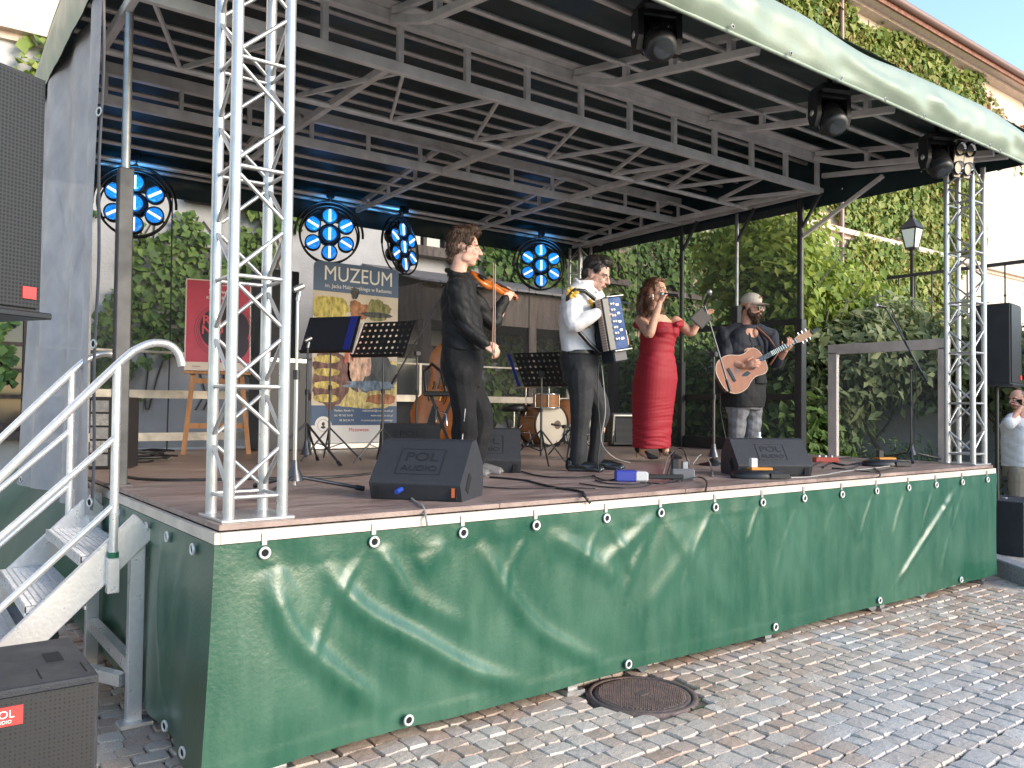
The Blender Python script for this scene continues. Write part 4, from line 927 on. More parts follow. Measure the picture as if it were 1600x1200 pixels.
# ---------------------------------------------------------------- stage monitors
def wedge(loc, rz, label, w=.52, s=1.):
    t = thing('stage_monitor', label, 'monitor speaker', loc, rz, 'floor monitors on the deck')
    P = [(0, 0), (-.035, .10), (.165, .335), (.235, .345), (.36, .20), (.375, .05), (.35, 0)]
    P = [(a*s, b*s*.92) for a, b in P]; YZ = Matrix(((0, 0, 1, 0), (1, 0, 0, 0), (0, 1, 0, 0), (0, 0, 0, 1)))
    q = MB(); q.prism(P, -w/2, w/2, YZ); bd = q.build('cabinet', cab, t, world=False, bevel=.008)
    # local frame of the sloping panel
    a, b = Vector((0, P[1][0], P[1][1])), Vector((0, P[2][0], P[2][1])); up = (b-a).normalized(); nr = Vector((1, 0, 0)).cross(up); c = (a+b)/2
    FR = Matrix(((1, up[0]*0, nr[0], c[0]), (0, up[1], nr[1], c[1]), (0, up[2], nr[2], c[2]), (0, 0, 0, 1)))
    ink = mat('recessed_letters', (.008, .008, .01), .7)
    Mt = MW[t.name]
    def put(txt, y, sz): text_mesh('lettering', txt, Mt @ FR @ Matrix.Translation((0, y, .0015)), sz, ink, t, ext=.001, squeeze=1.25)
    put('POL', .005*s, .085*s); put('AUDIO', -.062*s, .052*s)
    q = MB(); fw, fh = .125*s, .085*s
    for (x0, y0, x1, y1) in ((-fw, fh, fw, fh), (-fw, -fh, fw, -fh), (-fw, -fh, -fw, fh), (fw, -fh, fw, fh)):
        q.bar(FR @ Vector((x0, y0, .001)), FR @ Vector((x1, y1, .001)), .004, .003)
    q.build('logo_frame', ink, t, world=False)
    for sx in (-1, 1):
        q = MB(); q.box((sx*w*.42, -.012, .045*s), (.035, .03, .06*s)); q.build('handle_slot', hole, t, world=False)
        q = MB(); q.box((sx*(w/2-.004), .10, .09*s), (.014, .05, .10*s), Euler((-.6, 0, 0)).to_matrix()); q.build('side_port', hole, t, world=False)
    return t
def wedge_px(x0, y0, x1, y1, label, s=1., w=None):
    a, b = az(x0, y0), az(x1, y1); d = b-a; c = (a+b)/2; ang = math.atan2(d.y, d.x)
    return wedge(c, ang, label, w or d.length, s)
w1 = wedge_px(580, 779, 722, 785, 'large black floor monitor nearest the front left of the stage with blue plug', 1.0)
q = MB(); q.tube((-.07, -.03, .06), (-.075, -.085, .05), .013, n=10); q.build('plug', mat('blue_plug', (.02, .06, .35), .4), w1, world=False)
q = MB(); q.box((.215, -.022, .05), (.018, .012, .05)); q.build('indicator', mat('orange_lens', (.5, .10, .03), .3), w1, world=False)
wedge_px(705, 738, 812, 739, 'black floor monitor beside the violinist, right of the nearest one', 1.05, .53)
p = aY(640, 700, 3.2); wedge((p.x, p.y, H), RZC+.1, 'dark floor monitor farthest back, below the museum banner', .56, 1.05)
wedge_px(1166, 744, 1253, 744, 'black floor monitor in front of the guitarist near the stage edge', .88, .58)
# ---------------------------------------------------------------- loudspeakers
def subwoofer(x0, x1, y0, y1, z0, z1, label, badge):
    t = thing('subwoofer', label, 'subwoofer', ((x0+x1)/2, (y0+y1)/2, z0), 0, 'subwoofers beside the stage')
    q = MB(); q.box(((x0+x1)/2, (y0+y1)/2, (z0+z1)/2), (x1-x0, y1-y0, z1-z0)); q.build('cabinet', cab, t, bevel=.010)
    q = MB(); q.box(((x0+x1)/2, y0-.006, (z0+z1)/2-.005), (x1-x0-.03, .016, z1-z0-.04)); q.build('grille', GRILLE, t)
    for sx in (x0, x1):
        for dy in (.1,): pass
    q = MB(); q.box((x1-.10, (y0+y1)/2+.02, z1-.003), (.055, .12, .012)); q.build('handle_slot', hole, t)
    q = MB(); q.lathe([(.03, z1), (.03, z1+.004), (.02, z1+.006)], 16, Matrix.Translation(((x0+x1)/2, (y0+y1)/2, 0))); q.build('pole_socket', steel, t)
    for dx in (.03, .17):
        q = MB(); q.bar((x1-dx, y0+.06, z1+.001), (x1-dx, y0+.18, z1+.001), .004, .003); q.build('groove', hole, t)
    if badge:
        bx, bz = badge; q = MB(); q.box((bx, y0-.017, bz), (.115, .006, .062)); bo = q.build('badge', redl, t)
        text_mesh('lettering', 'POL', Matrix.Translation((bx, y0-.0212, bz-.004)) @ Matrix.Rotation(math.pi/2, 4, 'X'), .036, whitem, bo); text_mesh('lettering', 'AUDIO', Matrix.Translation((bx, y0-.0212, bz-.022)) @ Matrix.Rotation(math.pi/2, 4, 'X'), .016, whitem, bo)
    return t
cR = ad(155, 1062, 2.9)
subwoofer(cR.x-.62, cR.x, cR.y, cR.y+.58, 0, .645, 'black subwoofer with red badge on the cobbles at the lower left', (cR.x-.29, .562))
def column(loc, rz, w, dp, h, label, tiltf=0., zp=None, badge=-.12):
    t = thing('loudspeaker', label, 'loudspeaker', loc, rz, 'loudspeakers on poles beside the stage')
    poly = [(-w/2, 0), (w/2, 0), (w*.36, dp), (-w*.36, dp)]
    q = MB(); q.prism(poly, 0, h); q.build('cabinet', cab, t, world=False, bevel=.008)
    q = MB(); q.box((0, -.006, h/2), (w-.035, .014, h-.03)); q.build('grille', GRILLE, t, world=False)
    q = MB(); q.box((badge*w/.3, -.016, .07), (.055, .006, .045)); q.build('badge', redl, t, world=False)
    q = MB(); q.box((0, dp/2-.01, -.012), (w+.05, dp+.05, .024), bev=.004); q.build('foot_plate', black, t, world=False)
    q = MB(); q.tube((0, dp/2, zp-loc[2]), (0, dp/2, 0), .0185, n=14); q.build('pole', black, t, world=False)
    return t
cl = ad(8, 490, 3.0)
pc = Vector((cl.x, cl.y, 0)); column((pc.x-.03, pc.y+.02, cl.z+.02), R_(30), .36, .32, .90, 'tall black loudspeaker with grille cut off at the left edge of the picture', zp=.65, badge=.10)
sb = az(1576, 866, KZ); subwoofer(sb.x-.10, sb.x+.52, sb.y-.18, sb.y+.42, KZ, ad(1576, 782, dep(sb)).z, 'black subwoofer on the raised pavement beyond the right end of the stage', None)
zr0, zr1 = ad(1578, 600, dep(sb)).z, ad(1578, 474, dep(sb)).z
column((sb.x+.06, sb.y-.05, zr0), R_(8), .40, .34, zr1-zr0, 'black loudspeaker on a pole at the right edge of the picture', zp=ad(1576, 782, dep(sb)).z, badge=.11)
# ---------------------------------------------------------------- stairs
stt = thing('stage_stairs', 'aluminium stairs with curved handrails at the left side of the stage', 'stairs', (-.6, 1.57, 0))
Y0s, Y1s = 1.0, 2.13
for Ys in (Y0s, Y1s):
    q = MB(); q.bar((-.045, Ys, .99), (-1.06, Ys, -.01+.02), .035, .15, bev=.004); q.build('stringer', alu, stt)
    q = MB(); q.box((-.075, Ys+.03 if Ys < 1.5 else Ys-.03, .45), (.07, .06, .90), bev=.003); q.build('leg', alu, stt)
    q = MB(); q.box((-.075, Ys, .010), (.15, .11, .018)); q.build('foot_plate', alu, stt)
    q = MB(); q.box((-.20, Ys-.045 if Ys < 1.5 else Ys+.045, .76), (.055, .05, .17), bev=.003); q.build('rail_socket', alu, stt)
    if Ys < 1.5: q = MB(); q.tube((-.20, Ys-.045, .845), (-.20, Ys-.045, .872), .026, n=14); q.build('collar', mat('green_collar', (.01, .12, .06), .4), stt)
q = MB(); q.bar((-.075, Y0s+.07, .27), (-.075, Y1s-.07, .27), .05, .07); q.build('cross_bar', alu, stt)
q = MB(); q.bar((-.11, Y0s+.1, .20), (-.55, Y1s-.05, .20), .05, .06); q.build('cross_bar', alu, stt)
for k, (xc, z) in enumerate(((-.20, .835), (-.43, .625), (-.66, .415), (-.89, .205))):
    q = MB(); q.box((xc, (Y0s+Y1s)/2, z), (.26, Y1s-Y0s-.06, .03)); tr = q.build('tread', alut, stt)
    q = MB()
    for i in range(9):
        for j in range(34): q.box((xc-.112+.028*i, Y0s+.06+.0305*j+(.012 if i % 2 else 0), z+.0165), (.020, .007, .004))
    ob = q.build('tread_ribs', alu, tr); ob['kind'] = 'stuff'
    for s_ in (-1, 1): q = MB(); q.box((xc+s_*.127, (Y0s+Y1s)/2, z-.008), (.008, Y1s-Y0s-.06, .05)); q.build('tread_lip', alu, tr)
q = MB(); q.box((-.07, 2.35, .86), (.12, .40, .36)); q.build('landing_box', alut, stt)
def hand(Ys, pts, r=.0205):
    P = [Vector((x, Ys, z)) for x, z in pts]; out = []
    for i in range(len(P)-1):
        p0, p1, p2, p3 = P[max(0, i-1)], P[i], P[i+1], P[min(len(P)-1, i+2)]
        for t_ in np.linspace(0, 1, 7)[:-1]:
            out.append(.5*((2*p1)+(p2-p0)*t_+(2*p0-5*p1+4*p2-p3)*t_**2+(3*p1-p0-3*p2+p3)*t_**3))
    out.append(P[-1]); q = MB(); q.path(out, r, 12); return q.build('handrail', alu, stt)
main = [(.105, 1.79), (.085, 1.85), (.04, 1.893), (-.03, 1.90), (-.10, 1.872), (-.18, 1.805), (-.45, 1.51), (-.80, 1.12), (-1.02, .90), (-1.12, .86), (-1.16, .78), (-1.16, .70)]
hand(Y0s-.045, main); hand(Y1s+.045, main)
for Ys in (Y0s-.045, Y1s+.045):
    for (x, z0, z1) in ((-.20, .72, 1.79), (-1.0, .12, .93)): q = MB(); q.tube((x, Ys, z0), (x, Ys, z1), .0205, n=12); q.build('rail_post', alu, stt)
    for z in (1.43, 1.10): q = MB(); q.tube((-.20, Ys, z), (-1.0, Ys, z-.755), .0165, n=10); q.build('mid_rail', alu, stt)
# things lying under the stairs
cloth_d = mat('dark_cloth', (.035, .04, .06), .9, bump=.4, bscale=15); 
def heap(name, label, c, r, m, seed, cat):
    q = MB(); n = 18
    def fn(u, v):
        a = 2*math.pi*u; k = v; rr = math.cos(k*math.pi/2)**.6*(1+.35*noise.noise((math.cos(a)*1.7, math.sin(a)*1.7, seed+k*2)))
        return (c[0]+r[0]*rr*math.cos(a), c[1]+r[1]*rr*math.sin(a), c[2]+r[2]*math.sin(k*math.pi/2)*(1+.5*noise.noise((math.cos(a)*2, math.sin(a)*2, seed+k*3+9)))*(.3+.7*k**.5))
    q.grid(fn, 26, 12); o = q.build(name, m); return tag(o, label, cat)
heap('bag', 'dark cloth bag lying on the ground behind the stairs', (-.85, 2.75, 0), (.33, .26, .33), cloth_d, 3, 'bag')
heap('jacket', 'grey jacket thrown down beside the dark bag behind the stairs', (-.45, 2.7, 0), (.32, .2, .26), mat('grey_cloth', (.16, .15, .15), .9, bump=.3, bscale=15), 6, 'jacket')
# ---------------------------------------------------------------- stands
stm = mat('stand_metal', (.075, .075, .08), .32, metal=.7); stml = mat('stand_steel', (.42, .41, .40), .3, metal=.8)
def tripod(t, b, r, z=.26, feet=3, a0=.3, spread_z=.03, rr=.0085, m=None, up=.03):
    for k in range(feet):
        a = a0+2*math.pi*k/feet; e = b+Vector((r*math.cos(a), r*math.sin(a), spread_z)); q = MB(); q.tube(b+Vector((0, 0, z)), e, rr, n=8); lg = q.build('leg', m or stm, t)
        q = MB(); q.tube(e, e+(e-b-Vector((0, 0, z))).normalized()*.05, rr*1.5, n=8); q.build('rubber_foot', black, lg)
def mic(t, p, d, m=None, L=.15, name='microphone'):
    d = Vector(d).normalized(); q = MB(); q.tube(p, p+d*L*.7, .011, .016, 12, m=blackg); q.ball(p+d*L*.86, (.024, .024, .024), 12, m=steel); return q.build(name, None, t)
def stand(base, h, label, boom=None, top=None, base_kind='tripod', r=.28, light=False, cat='microphone stand', a0=.3, lz_=.10):
    b = Vector((base[0], base[1], H)); t = thing('microphone_stand', label, cat, b, 0, None); mm = stml if light else stm
    q = MB(); q.tube(b+Vector((0, 0, .05)), b+Vector((0, 0, h*.62)), .0125, n=12); q.tube(b+Vector((0, 0, h*.60)), b+Vector((0, 0, h)), .009, n=12); q.build('pole', mm, t)
    q = MB(); q.lathe([(.05, .075), (.043, .10), (.022, .15), (.018, .19)], 14, Matrix.Translation(b)); q.build('hub', stm, t)
    q = MB(); q.tube(b+Vector((0, 0, h*.59)), b+Vector((0, 0, h*.64)), .019, n=12); q.build('clutch', black, t)
    if base_kind == 'tripod': tripod(t, b, r, lz_, a0=a0, rr=.010)
    else: q = MB(); q.lathe([(.13, 0), (.13, .012), (.05, .03), (.03, .06)], 24, Matrix.Translation(b)); q.build('round_base', black, t)
    if boom is not None:
        e0, e1 = Vector(boom[0]), Vector(boom[1]); q = MB(); q.tube(e0, e1, .0085, n=10); bo = q.build('boom', mm, t)
        d = (e1-e0).normalized(); q = MB(); q.tube(e0, e0+d*.11, .014, n=10); q.build('grip', black, bo)
        q = MB(); q.ball(b+Vector((0, 0, h)), .026, 10); q.box(b+Vector((0, 0, h)), (.05, .05, .04)); q.build('swivel', black, t)
    else:
        q = MB(); q.tube(b+Vector((0, 0, h)), b+Vector((.01, 0, h+.05)), .013, n=10); q.lathe([(.016, -.03), (.019, .0), (.016, .035)], 12, Matrix.Translation(b+Vector((0, 0, h+.07))) @ Matrix.Rotation(1.1, 4, 'Y'), cap=False); q.build('clip', stml, t)
    return t
stand((.725, .97), 1.08, 'empty grey microphone stand right behind the near truss tower', light=True, r=.34, a0=-.30)
b2 = az(1115, 727); d2 = dep(b2)
t2 = stand(b2, ad(1115, 553, d2).z-H, 'tall boom microphone stand with tablet between singer and guitarist', boom=(ad(1141, 612, d2-.05), ad(1101, 478, d2+.02)), base_kind='round')
mic(t2, ad(1100, 476, d2+.02), Rt*.25+Up*.7-Fw*.3, L=.14)
q = MB(); q.bar(ad(1106, 500, d2), ad(1088, 507, d2-.02), .02, .02); q.build('tablet_arm', black, t2)
TB = thing('tablet', 'tablet in a holder beside the singer turned to her', 'tablet', ad(1096, 497, d2-.03), 0)
c0 = ad(1096, 497, d2-.03); X_ax = (Rt*.62+Up*.55+Fw*.55).normalized(); Y_ax = (Up*.62-Rt*.5+Fw*.15); Y_ax = (Y_ax-X_ax*Y_ax.dot(X_ax)).normalized(); Z_ax = X_ax.cross(Y_ax)
TM = Matrix((X_ax, Y_ax, Z_ax)).transposed()
q = MB(); q.box(c0, (.20, .14, .010), TM, bev=.003); q.build('case', black, TB)
for sg in (-1, 1): q = MB(); q.box(c0+Z_ax*.0062*sg, (.18, .12, .002), TM); q.build('screen' if sg > 0 else 'back_cover', mat('tablet_face', (.055, .048, .045), .35), TB)
b3 = aX(1424, 715, 6.83); b3.z = H; d3 = dep(b3)
t3 = stand(b3, ad(1427, 573, d3).z-H, 'boom microphone stand at the far right of the stage by the guard panel', boom=(ad(1449, 597, d3-.05), ad(1384, 481, d3+.03)), r=.33, a0=-.55)
mic(t3, ad(1386, 480, d3+.03), -Rt*1.0+Up*.12-Fw*.3, L=.15)
q = MB(); q.path([ad(1392, 480, d3), ad(1402, 505, d3), ad(1418, 540, d3-.03), ad(1430, 565, d3-.03), ad(1432, 620, d3-.02), ad(1428, 690, d3-.03), ad(1415, 716, d3-.05)], .005, 6); q.build('cable', black, t3)
b4 = aY(650, 705, 3.9); b4.z = H; d4 = dep(b4)
t4 = stand(b4, ad(650, 552, d4).z-H, 'thin boom microphone stand behind the violinist aimed at the double bass', boom=(ad(612, 600, d4), ad(680, 482, d4)), r=.25)
q = MB(); q.path([ad(680, 482, d4), ad(684, 472, d4), ad(690, 468, d4), ad(688, 500, d4)], .005, 6); q.build('cable', black, t4)
b5 = aY(478, 715, 3.2); b5.z = H; stand(b5, .98, 'plain dark stand behind the near microphone stand, left of the banner', r=.36, a0=.9, lz_=.34)
def music_stand(base, h, label, tilt, rz, folder=None, perf=True, w=.50, hh=.34, r=.30, a0=.2, fold2=None):
    b = Vector((base[0], base[1], H)); t = thing('music_stand', label, 'music stand', b, rz, 'music stands on the deck'); 
    q = MB(); q.tube((0, 0, .08), (0, 0, h*.6), .011, n=10); q.tube((0, 0, h*.58), (0, 0, h), .008, n=10); q.build('pole', stm, t, world=False)
    q = MB(); q.tube((0, 0, h*.57), (0, 0, h*.61), .017, n=10); q.box((0, .0, h-.02), (.04, .03, .06)); q.build('clutch', black, t, world=False)
    for k in range(3):
        a = a0+2*math.pi*k/3; q = MB(); q.tube((0, 0, .30), (r*math.cos(a), r*math.sin(a), .015), .008, n=8); q.tube((0, 0, .12), (r*.45*math.cos(a), r*.45*math.sin(a), .165), .005, n=6); q.build('leg', stm, t, world=False)
    Mx = Matrix.Translation((0, 0, h+.02)) @ Matrix.Rotation(math.pi/2-tilt, 4, 'X')
    bm = bmesh.new()
    q = MB()
    if perf:
        nxh, nyh = 9, 6; cw, ch = w/nxh, hh/nyh
        hb = mat('board_black', (.018, .018, .02), .4)
        for i in range(nxh):
            for j in range(nyh):
                x0, y0 = -w/2+cw*i, -hh/2+ch*j; cx, cy = x0+cw/2, y0+ch/2; n8 = 8; rr = .012
                ring = [(cx+rr*math.cos(2*math.pi*k/n8+math.pi/8), cy+rr*math.sin(2*math.pi*k/n8+math.pi/8)) for k in range(n8)]
                sq = [(x0+cw, cy), (x0+cw, y0+ch), (cx, y0+ch), (x0, y0+ch), (x0, cy), (x0, y0), (cx, y0), (x0+cw, y0)]
                sq = [sq[k] for k in range(8)]
                vs = [Mx @ Vector((x, y, 0)) for x, y in ring]+[Mx @ Vector((x, y, 0)) for x, y in sq]
                idx = [0, 1, 2, 3, 4, 5, 6, 7]
                q.add(vs, [(k, (k+1) % 8, 8+((k+1) % 8), 8+k) for k in range(8)])
        q.build('board', hb, t, world=False)
    else:
        q.box((0, 0, 0), (w, hh, .006)); q.v = [tuple(Mx @ Vector(v)) for v in q.v]; q.build('board', mat('board_black', (.018, .018, .02), .4), t, world=False)
    q = MB(); q.box((0, -hh/2-.002, .025), (w, .006, .05)); q.v = [tuple(Mx @ Vector(v)) for v in q.v]; q.build('ledge', mat('board_black', (.018, .018, .02), .4), t, world=False)
    if folder:
        for (fx, fw, fm, off) in folder:
            q = MB(); q.box((fx, 0, off), (fw, hh*.96, .006)); q.v = [tuple(Mx @ Vector(v)) for v in q.v]; q.build('folder', fm, t, world=False)
    return t
bluef = mat('blue_folder', (.02, .03, .22), .4); greenf = mat('green_folder', (.015, .12, .07), .4); greyf = mat('grey_folder', (.10, .11, .11), .5); paper = mat('paper', (.7, .68, .66), .8); navyf = mat('black_folder', (.02, .022, .03), .4)
m1 = aY(514, 712, 3.35); music_stand(m1, 1.10, 'music stand with a wide black folder edged in blue, left of the banner', .42, RZC-.35, [(-.05, .42, navyf, .012), (.20, .07, bluef, .014)], perf=False, w=.52, hh=.36)
m2 = aY(597, 712, 2.9); music_stand(m2, 1.05, 'perforated black music stand in front of the museum banner', .50, RZC-.42, [(-.27, .02, paper, .012)], w=.52, hh=.36)
m3 = az(845, 727); music_stand(m3, .80, 'perforated music stand with blue folder in front of the drum kit', .6, RZC+2.6, [(.27, .03, bluef, -.012)], w=.46, hh=.34)
m4 = aY(893, 715, 2.75); music_stand(m4, .80, 'music stand with green folder half hidden behind the accordion player', .6, RZC+2.2, [(.22, .03, greenf, -.012), (0, .4, greyf, -.008)], w=.42, hh=.32, perf=False)
# ---------------------------------------------------------------- roll-up banner
BY = 5.1; bx0, bx1 = 2.62, 3.68; bz0, bz1 = H+.07, 3.19
bn = thing('rollup_banner', 'tall roll-up banner reading MUZEUM at the back of the stage', 'banner', ((bx0+bx1)/2, BY, H))
navy = mat('banner_navy', (.035, .085, .19), .5); cream = mat('banner_cream', (.62, .52, .42), .6, var=.06, vscale=3)
def bbox(name, x0, x1, z0, z1, m, y=0., parent=bn): q = MB(); q.box(((x0+x1)/2, BY+y, (z0+z1)/2), (x1-x0, .003, z1-z0)); return q.build(name, m, parent)
hh = bz1-bz0
sheet = bbox('sheet', bx0, bx1, bz0, bz1-.05, cream, .002)
q = MB(); rr = .06; poly = [(bx0, bz1-.33), (bx1, bz1-.33), (bx1, bz1-rr)]+[(bx1-rr+rr*math.cos(a), bz1-rr+rr*math.sin(a)) for a in np.linspace(0, math.pi/2, 6)]+[(bx0+rr-rr*math.sin(a), bz1-rr+rr*math.cos(a)) for a in np.linspace(0, math.pi/2, 6)]
q.prism(poly, -.004, .001, Matrix.Translation((0, BY, 0)) @ Matrix(((1, 0, 0, 0), (0, 0, 1, 0), (0, 1, 0, 0), (0, 0, 0, 1)))); q.build('header', navy, bn)
VT = lambda x, z, y=-.006: Matrix.Translation((x, BY+y, z)) @ Matrix.Rotation(math.pi/2, 4, 'X')
bxm = (bx0+bx1)/2+.02
text_mesh('lettering', 'MUZEUM', VT(bxm, bz1-.205), .235, whitem, bn, squeeze=.90); text_mesh('lettering', 'im. Jacka Malczewskiego w Radomiu', VT(bxm, bz1-.285), .062, whitem, bn, squeeze=.92)
bbox('footer', bx0, bx1, bz0+.20, bz0+.42, navy, -.001); bbox('footer_white', bx0, bx1, bz0, bz0+.199, mat('banner_white', (.72, .70, .70), .5), -.001)
for i, (tx, al, xx) in enumerate((('Radom, Rynek 11', 'LEFT', bx0+.27), ('tel. 48 362 56 81', 'LEFT', bx0+.27), ('48 362 06 94', 'LEFT', bx0+.33))): text_mesh('lettering', tx, VT(xx, bz0+.355-.055*i), .034, whitem, bn, align='LEFT')
for i, tx in enumerate(('malczewski@muzeum.edu.pl', 'www.muzeum.edu.pl', '/muzeum.jacka.malczewskiego')): text_mesh('lettering', tx, VT(bx1-.05, bz0+.355-.055*i), .034, whitem, bn, align='RIGHT')
text_mesh('lettering', 'Mazowsze.', VT(bx0+.58, bz0+.13), .06, mat('red_print', (.6, .03, .06), .5), bn)
Mx = VT(bx0+.14, bz0+.20, -.004); q = MB(); q.lathe([(.10, 0), (.10, .002)], 32, Mx); sl = q.build('seal', mat('banner_white', (.7, .7, .7)), bn)
q = MB(); q.torus(Mx @ Vector((0, 0, .003)), .066, .002, Mx.to_3x3(), 32, 4); q.ball(Mx @ Vector((0, .015, .0)), (.022, .004, .026), 10); q.ball(Mx @ Vector((0, -.022, .0)), (.034, .004, .018), 10); q.build('portrait_mark', mat('ink', (.03, .03, .03), .6), sl)
# the picture on the sheet: a plain stand-in in the same colours (no copy of the painting)
def blob(name, cx, cz, rx, rz_, m, seed, dy, n=72, rough_=.25):
    q = MB(); pts = []
    for k in range(n):
        a = 2*math.pi*k/n; r = 1+rough_*noise.noise((math.cos(a)*1.6, math.sin(a)*1.6, seed))+.16*noise.noise((math.cos(a)*5, math.sin(a)*5, seed+40)); pts.append((min(bx1-.004, max(bx0+.004, cx+rx*r*math.cos(a))), cz+rz_*r*math.sin(a)))
    q.prism(pts, -.0015, .0, Matrix.Translation((0, BY-.0015-dy, 0)) @ Matrix(((1, 0, 0, 0), (0, 0, 1, 0), (0, 1, 0, 0), (0, 0, 0, 1)))); return q.build('colour_patch', m, sheet)
pm = lambda n, c, v=.5, s=22: mat(n, c, .65, var=v, vscale=s, detail=9, stretch=(1, 1, .45))
blob('p', bx0+.20, bz0+1.50, .24, .14, pm('paint_ochre', (.50, .40, .10)), 1, .001); blob('p', bx1-.26, bz0+1.52, .16, .12, pm('paint_olive', (.22, .20, .07)), 2, .001)
blob('p', bx0+.58, bz0+.72, .60, .30, pm('paint_straw', (.58, .47, .20)), 3, .001); blob('p', bx1-.36, bz0+.80, .36, .24, pm('paint_slate', (.10, .105, .11), .5, 9), 4, .002)
blob('p', bx0+.22, bz0+.72, .24, .32, pm('paint_wine', (.16, .08, .07), .5, 20), 5, .003)
for k in range(4): blob('p', bx0+.17, bz0+.50+.145*k, .15, .045, pm('paint_yellow', (.52, .40, .12)), 30+k, .004, rough_=.1)
blob('p', bx0+.56, bz0+1.05, .15, .42, pm('paint_rose', (.66, .42, .31)), 7, .003, rough_=.5); blob('p', bx0+.55, bz0+1.50, .14, .10, pm('paint_rust', (.36, .15, .07)), 8, .004, rough_=.6); blob('p', bx0+.43, bz0+1.08, .06, .2, pm('paint_red', (.42, .09, .05)), 9, .005, rough_=.8)
blob('p', bx0+.78, bz0+1.47, .22, .03, pm('paint_dark', (.06, .06, .06)), 10, .005); blob('p', bx0+.50, bz0+1.70, .05, .07, pm('paint_dark', (.06, .06, .06)), 11, .005); blob('p', bx0+.70, bz0+.66, .30, .05, pm('paint_blue', (.16, .22, .30)), 12, .004, rough_=.7); blob('p', bx1-.2, bz0+.5, .2, .06, pm('paint_rust', (.36, .15, .07)), 13, .004)
q = MB(); q.box((bxm-.02, BY+.03, H+.04), (bx1-bx0+.04, .14, .07), bev=.01); q.build('base', alu, bn); q = MB(); q.tube((bxm, BY+.03, H+.05), (bxm, BY+.03, bz1-.02), .012, n=8); q.build('pole', alu, bn)
# ---------------------------------------------------------------- easel and poster
EYc = 4.75; e0 = aY(338, 704, EYc); wood = mat('easel_wood', (.36, .16, .055), .5, bump=.15, bscale=40, var=.2, vscale=20, stretch=(1, 1, .1))
ea = thing('easel', 'wooden artist easel holding the red concert poster', 'easel', (e0.x, EYc, H), -.28)
for sx in (-1, 1): q = MB(); q.bar((sx*.30, -.02, 0), (sx*.15, .22, 1.60), .03, .045); q.build('leg', wood, ea, world=False)
q = MB(); q.bar((0, .75, 0), (0, .24, 1.5), .03, .045); q.build('rear_leg', wood, ea, world=False)
for z, w_ in ((.28, .56), (.72, .48), (.84, .58)): q = MB(); q.bar((-w_/2, -.005+.15*z, z), (w_/2, -.005+.15*z, z), .035, .05); q.build('cross_bar', wood, ea, world=False)
q = MB(); q.box((0, .08, .80), (.62, .10, .025)); q.build('shelf', wood, ea, world=False)
po = thing('concert_poster', 'red concert poster with black record motif on the easel', 'poster', (e0.x, EYc, H+.82), -.28)
MT = MW[po.name] @ Matrix.Translation((0, .07, 0)) @ Matrix.Rotation(math.pi/2-.16, 4, 'X')
PW, PH = .62, .93
q = MB(); q.box((0, PH/2, 0), (PW, PH, .012)); q.v = [tuple(MT @ Vector(v)) for v in q.v]; q.build('backing', mat('poster_edge', (.6, .5, .45), .5), po)
def psheet(name, x0, x1, y0, y1, m, z): q = MB(); q.box(((x0+x1)/2, (y0+y1)/2, z), (x1-x0, y1-y0, .002)); q.v = [tuple(MT @ Vector(v)) for v in q.v]; return q.build(name, m, po)
pr = mat('poster_red', (.42, .045, .075), .45, var=.08); pk = mat('poster_black', (.025, .012, .018), .4)
psheet('print', -PW/2+.012, PW/2-.012, .085, PH-.012, pr, .0075); psheet('foot_strip', -PW/2+.012, PW/2-.012, .012, .084, mat('poster_cream', (.6, .5, .42), .5), .0075)
def pdisc(cx, cy, r, m, z, r0=0.): 
    q = MB(); n = 48; 
    if r0: q.add([MT @ Vector((cx+a*math.cos(2*math.pi*k/n), cy+a*math.sin(2*math.pi*k/n), z)) for a in (r0, r) for k in range(n)], [(k, (k+1) % n, n+(k+1) % n, n+k) for k in range(n)])
    else: q.lathe([(r, z-.0008), (r, z)], n, MT @ Matrix.Translation((cx, cy, 0)))
    return q.build('record_motif', m, po)
pdisc(.06, .43, .235, pk, .0095); pdisc(.10, .28, .19, pk, .0092); pr2 = mat('poster_bright', (.55, .06, .06), .45)
for r_ in (.25, .265, .285): pdisc(.06, .41, r_, pk, .0091, r_-.004)
for tx, x, y, sz, m_ in (('Stylowa', .0, PH-.14, .062, whitem), ('KONCERT', -.02, PH-.20, .042, whitem), ('muzeum w radomiu', 0, PH-.06, .022, whitem), ('RÓ', -.06, .47, .13, pr2), ('NO', -.055, .37, .13, pr2), ('muzeum', -.2, .035, .022, pk)):
    text_mesh('lettering', tx, MT @ Matrix.Translation((x, y, .0115)), sz, m_, po, bold=.002 if sz > .1 else 0)
# ---------------------------------------------------------------- drum kit
shell = mat('drum_shell', (.42, .18, .07), .35, var=.15, vscale=4, stretch=(1, 1, 6)); skin = mat('drum_skin', (.68, .60, .50), .5); hoop = mat('drum_hoop', (.035, .025, .02), .3)
DY = 4.55; dc = aY(862, 668, DY)
dk = thing('bass_drum', 'bass drum with pale front skin standing behind the accordion player', 'drum', (dc.x, dc.y, H))
ax = (Rt*.58-Fw*.82); ax.z = 0; ax.normalize(); sd_ = Vector((-ax.y, ax.x, 0)); R_d = .265; zc = H+R_d+.01
DM = Matrix.Translation((dc.x, dc.y, zc)) @ Matrix((sd_, Vector((0, 0, 1)), ax)).transposed().to_4x4()
q = MB(); q.lathe([(R_d-.012, -.36), (R_d-.012, 0)], 36, DM, cap=False); q.build('shell', shell, dk)
for z in (-.36, 0): q = MB(); q.torus(DM @ Vector((0, 0, z)), R_d-.004, .014, DM.to_3x3(), 40, 8); q.build('hoop', hoop, dk)
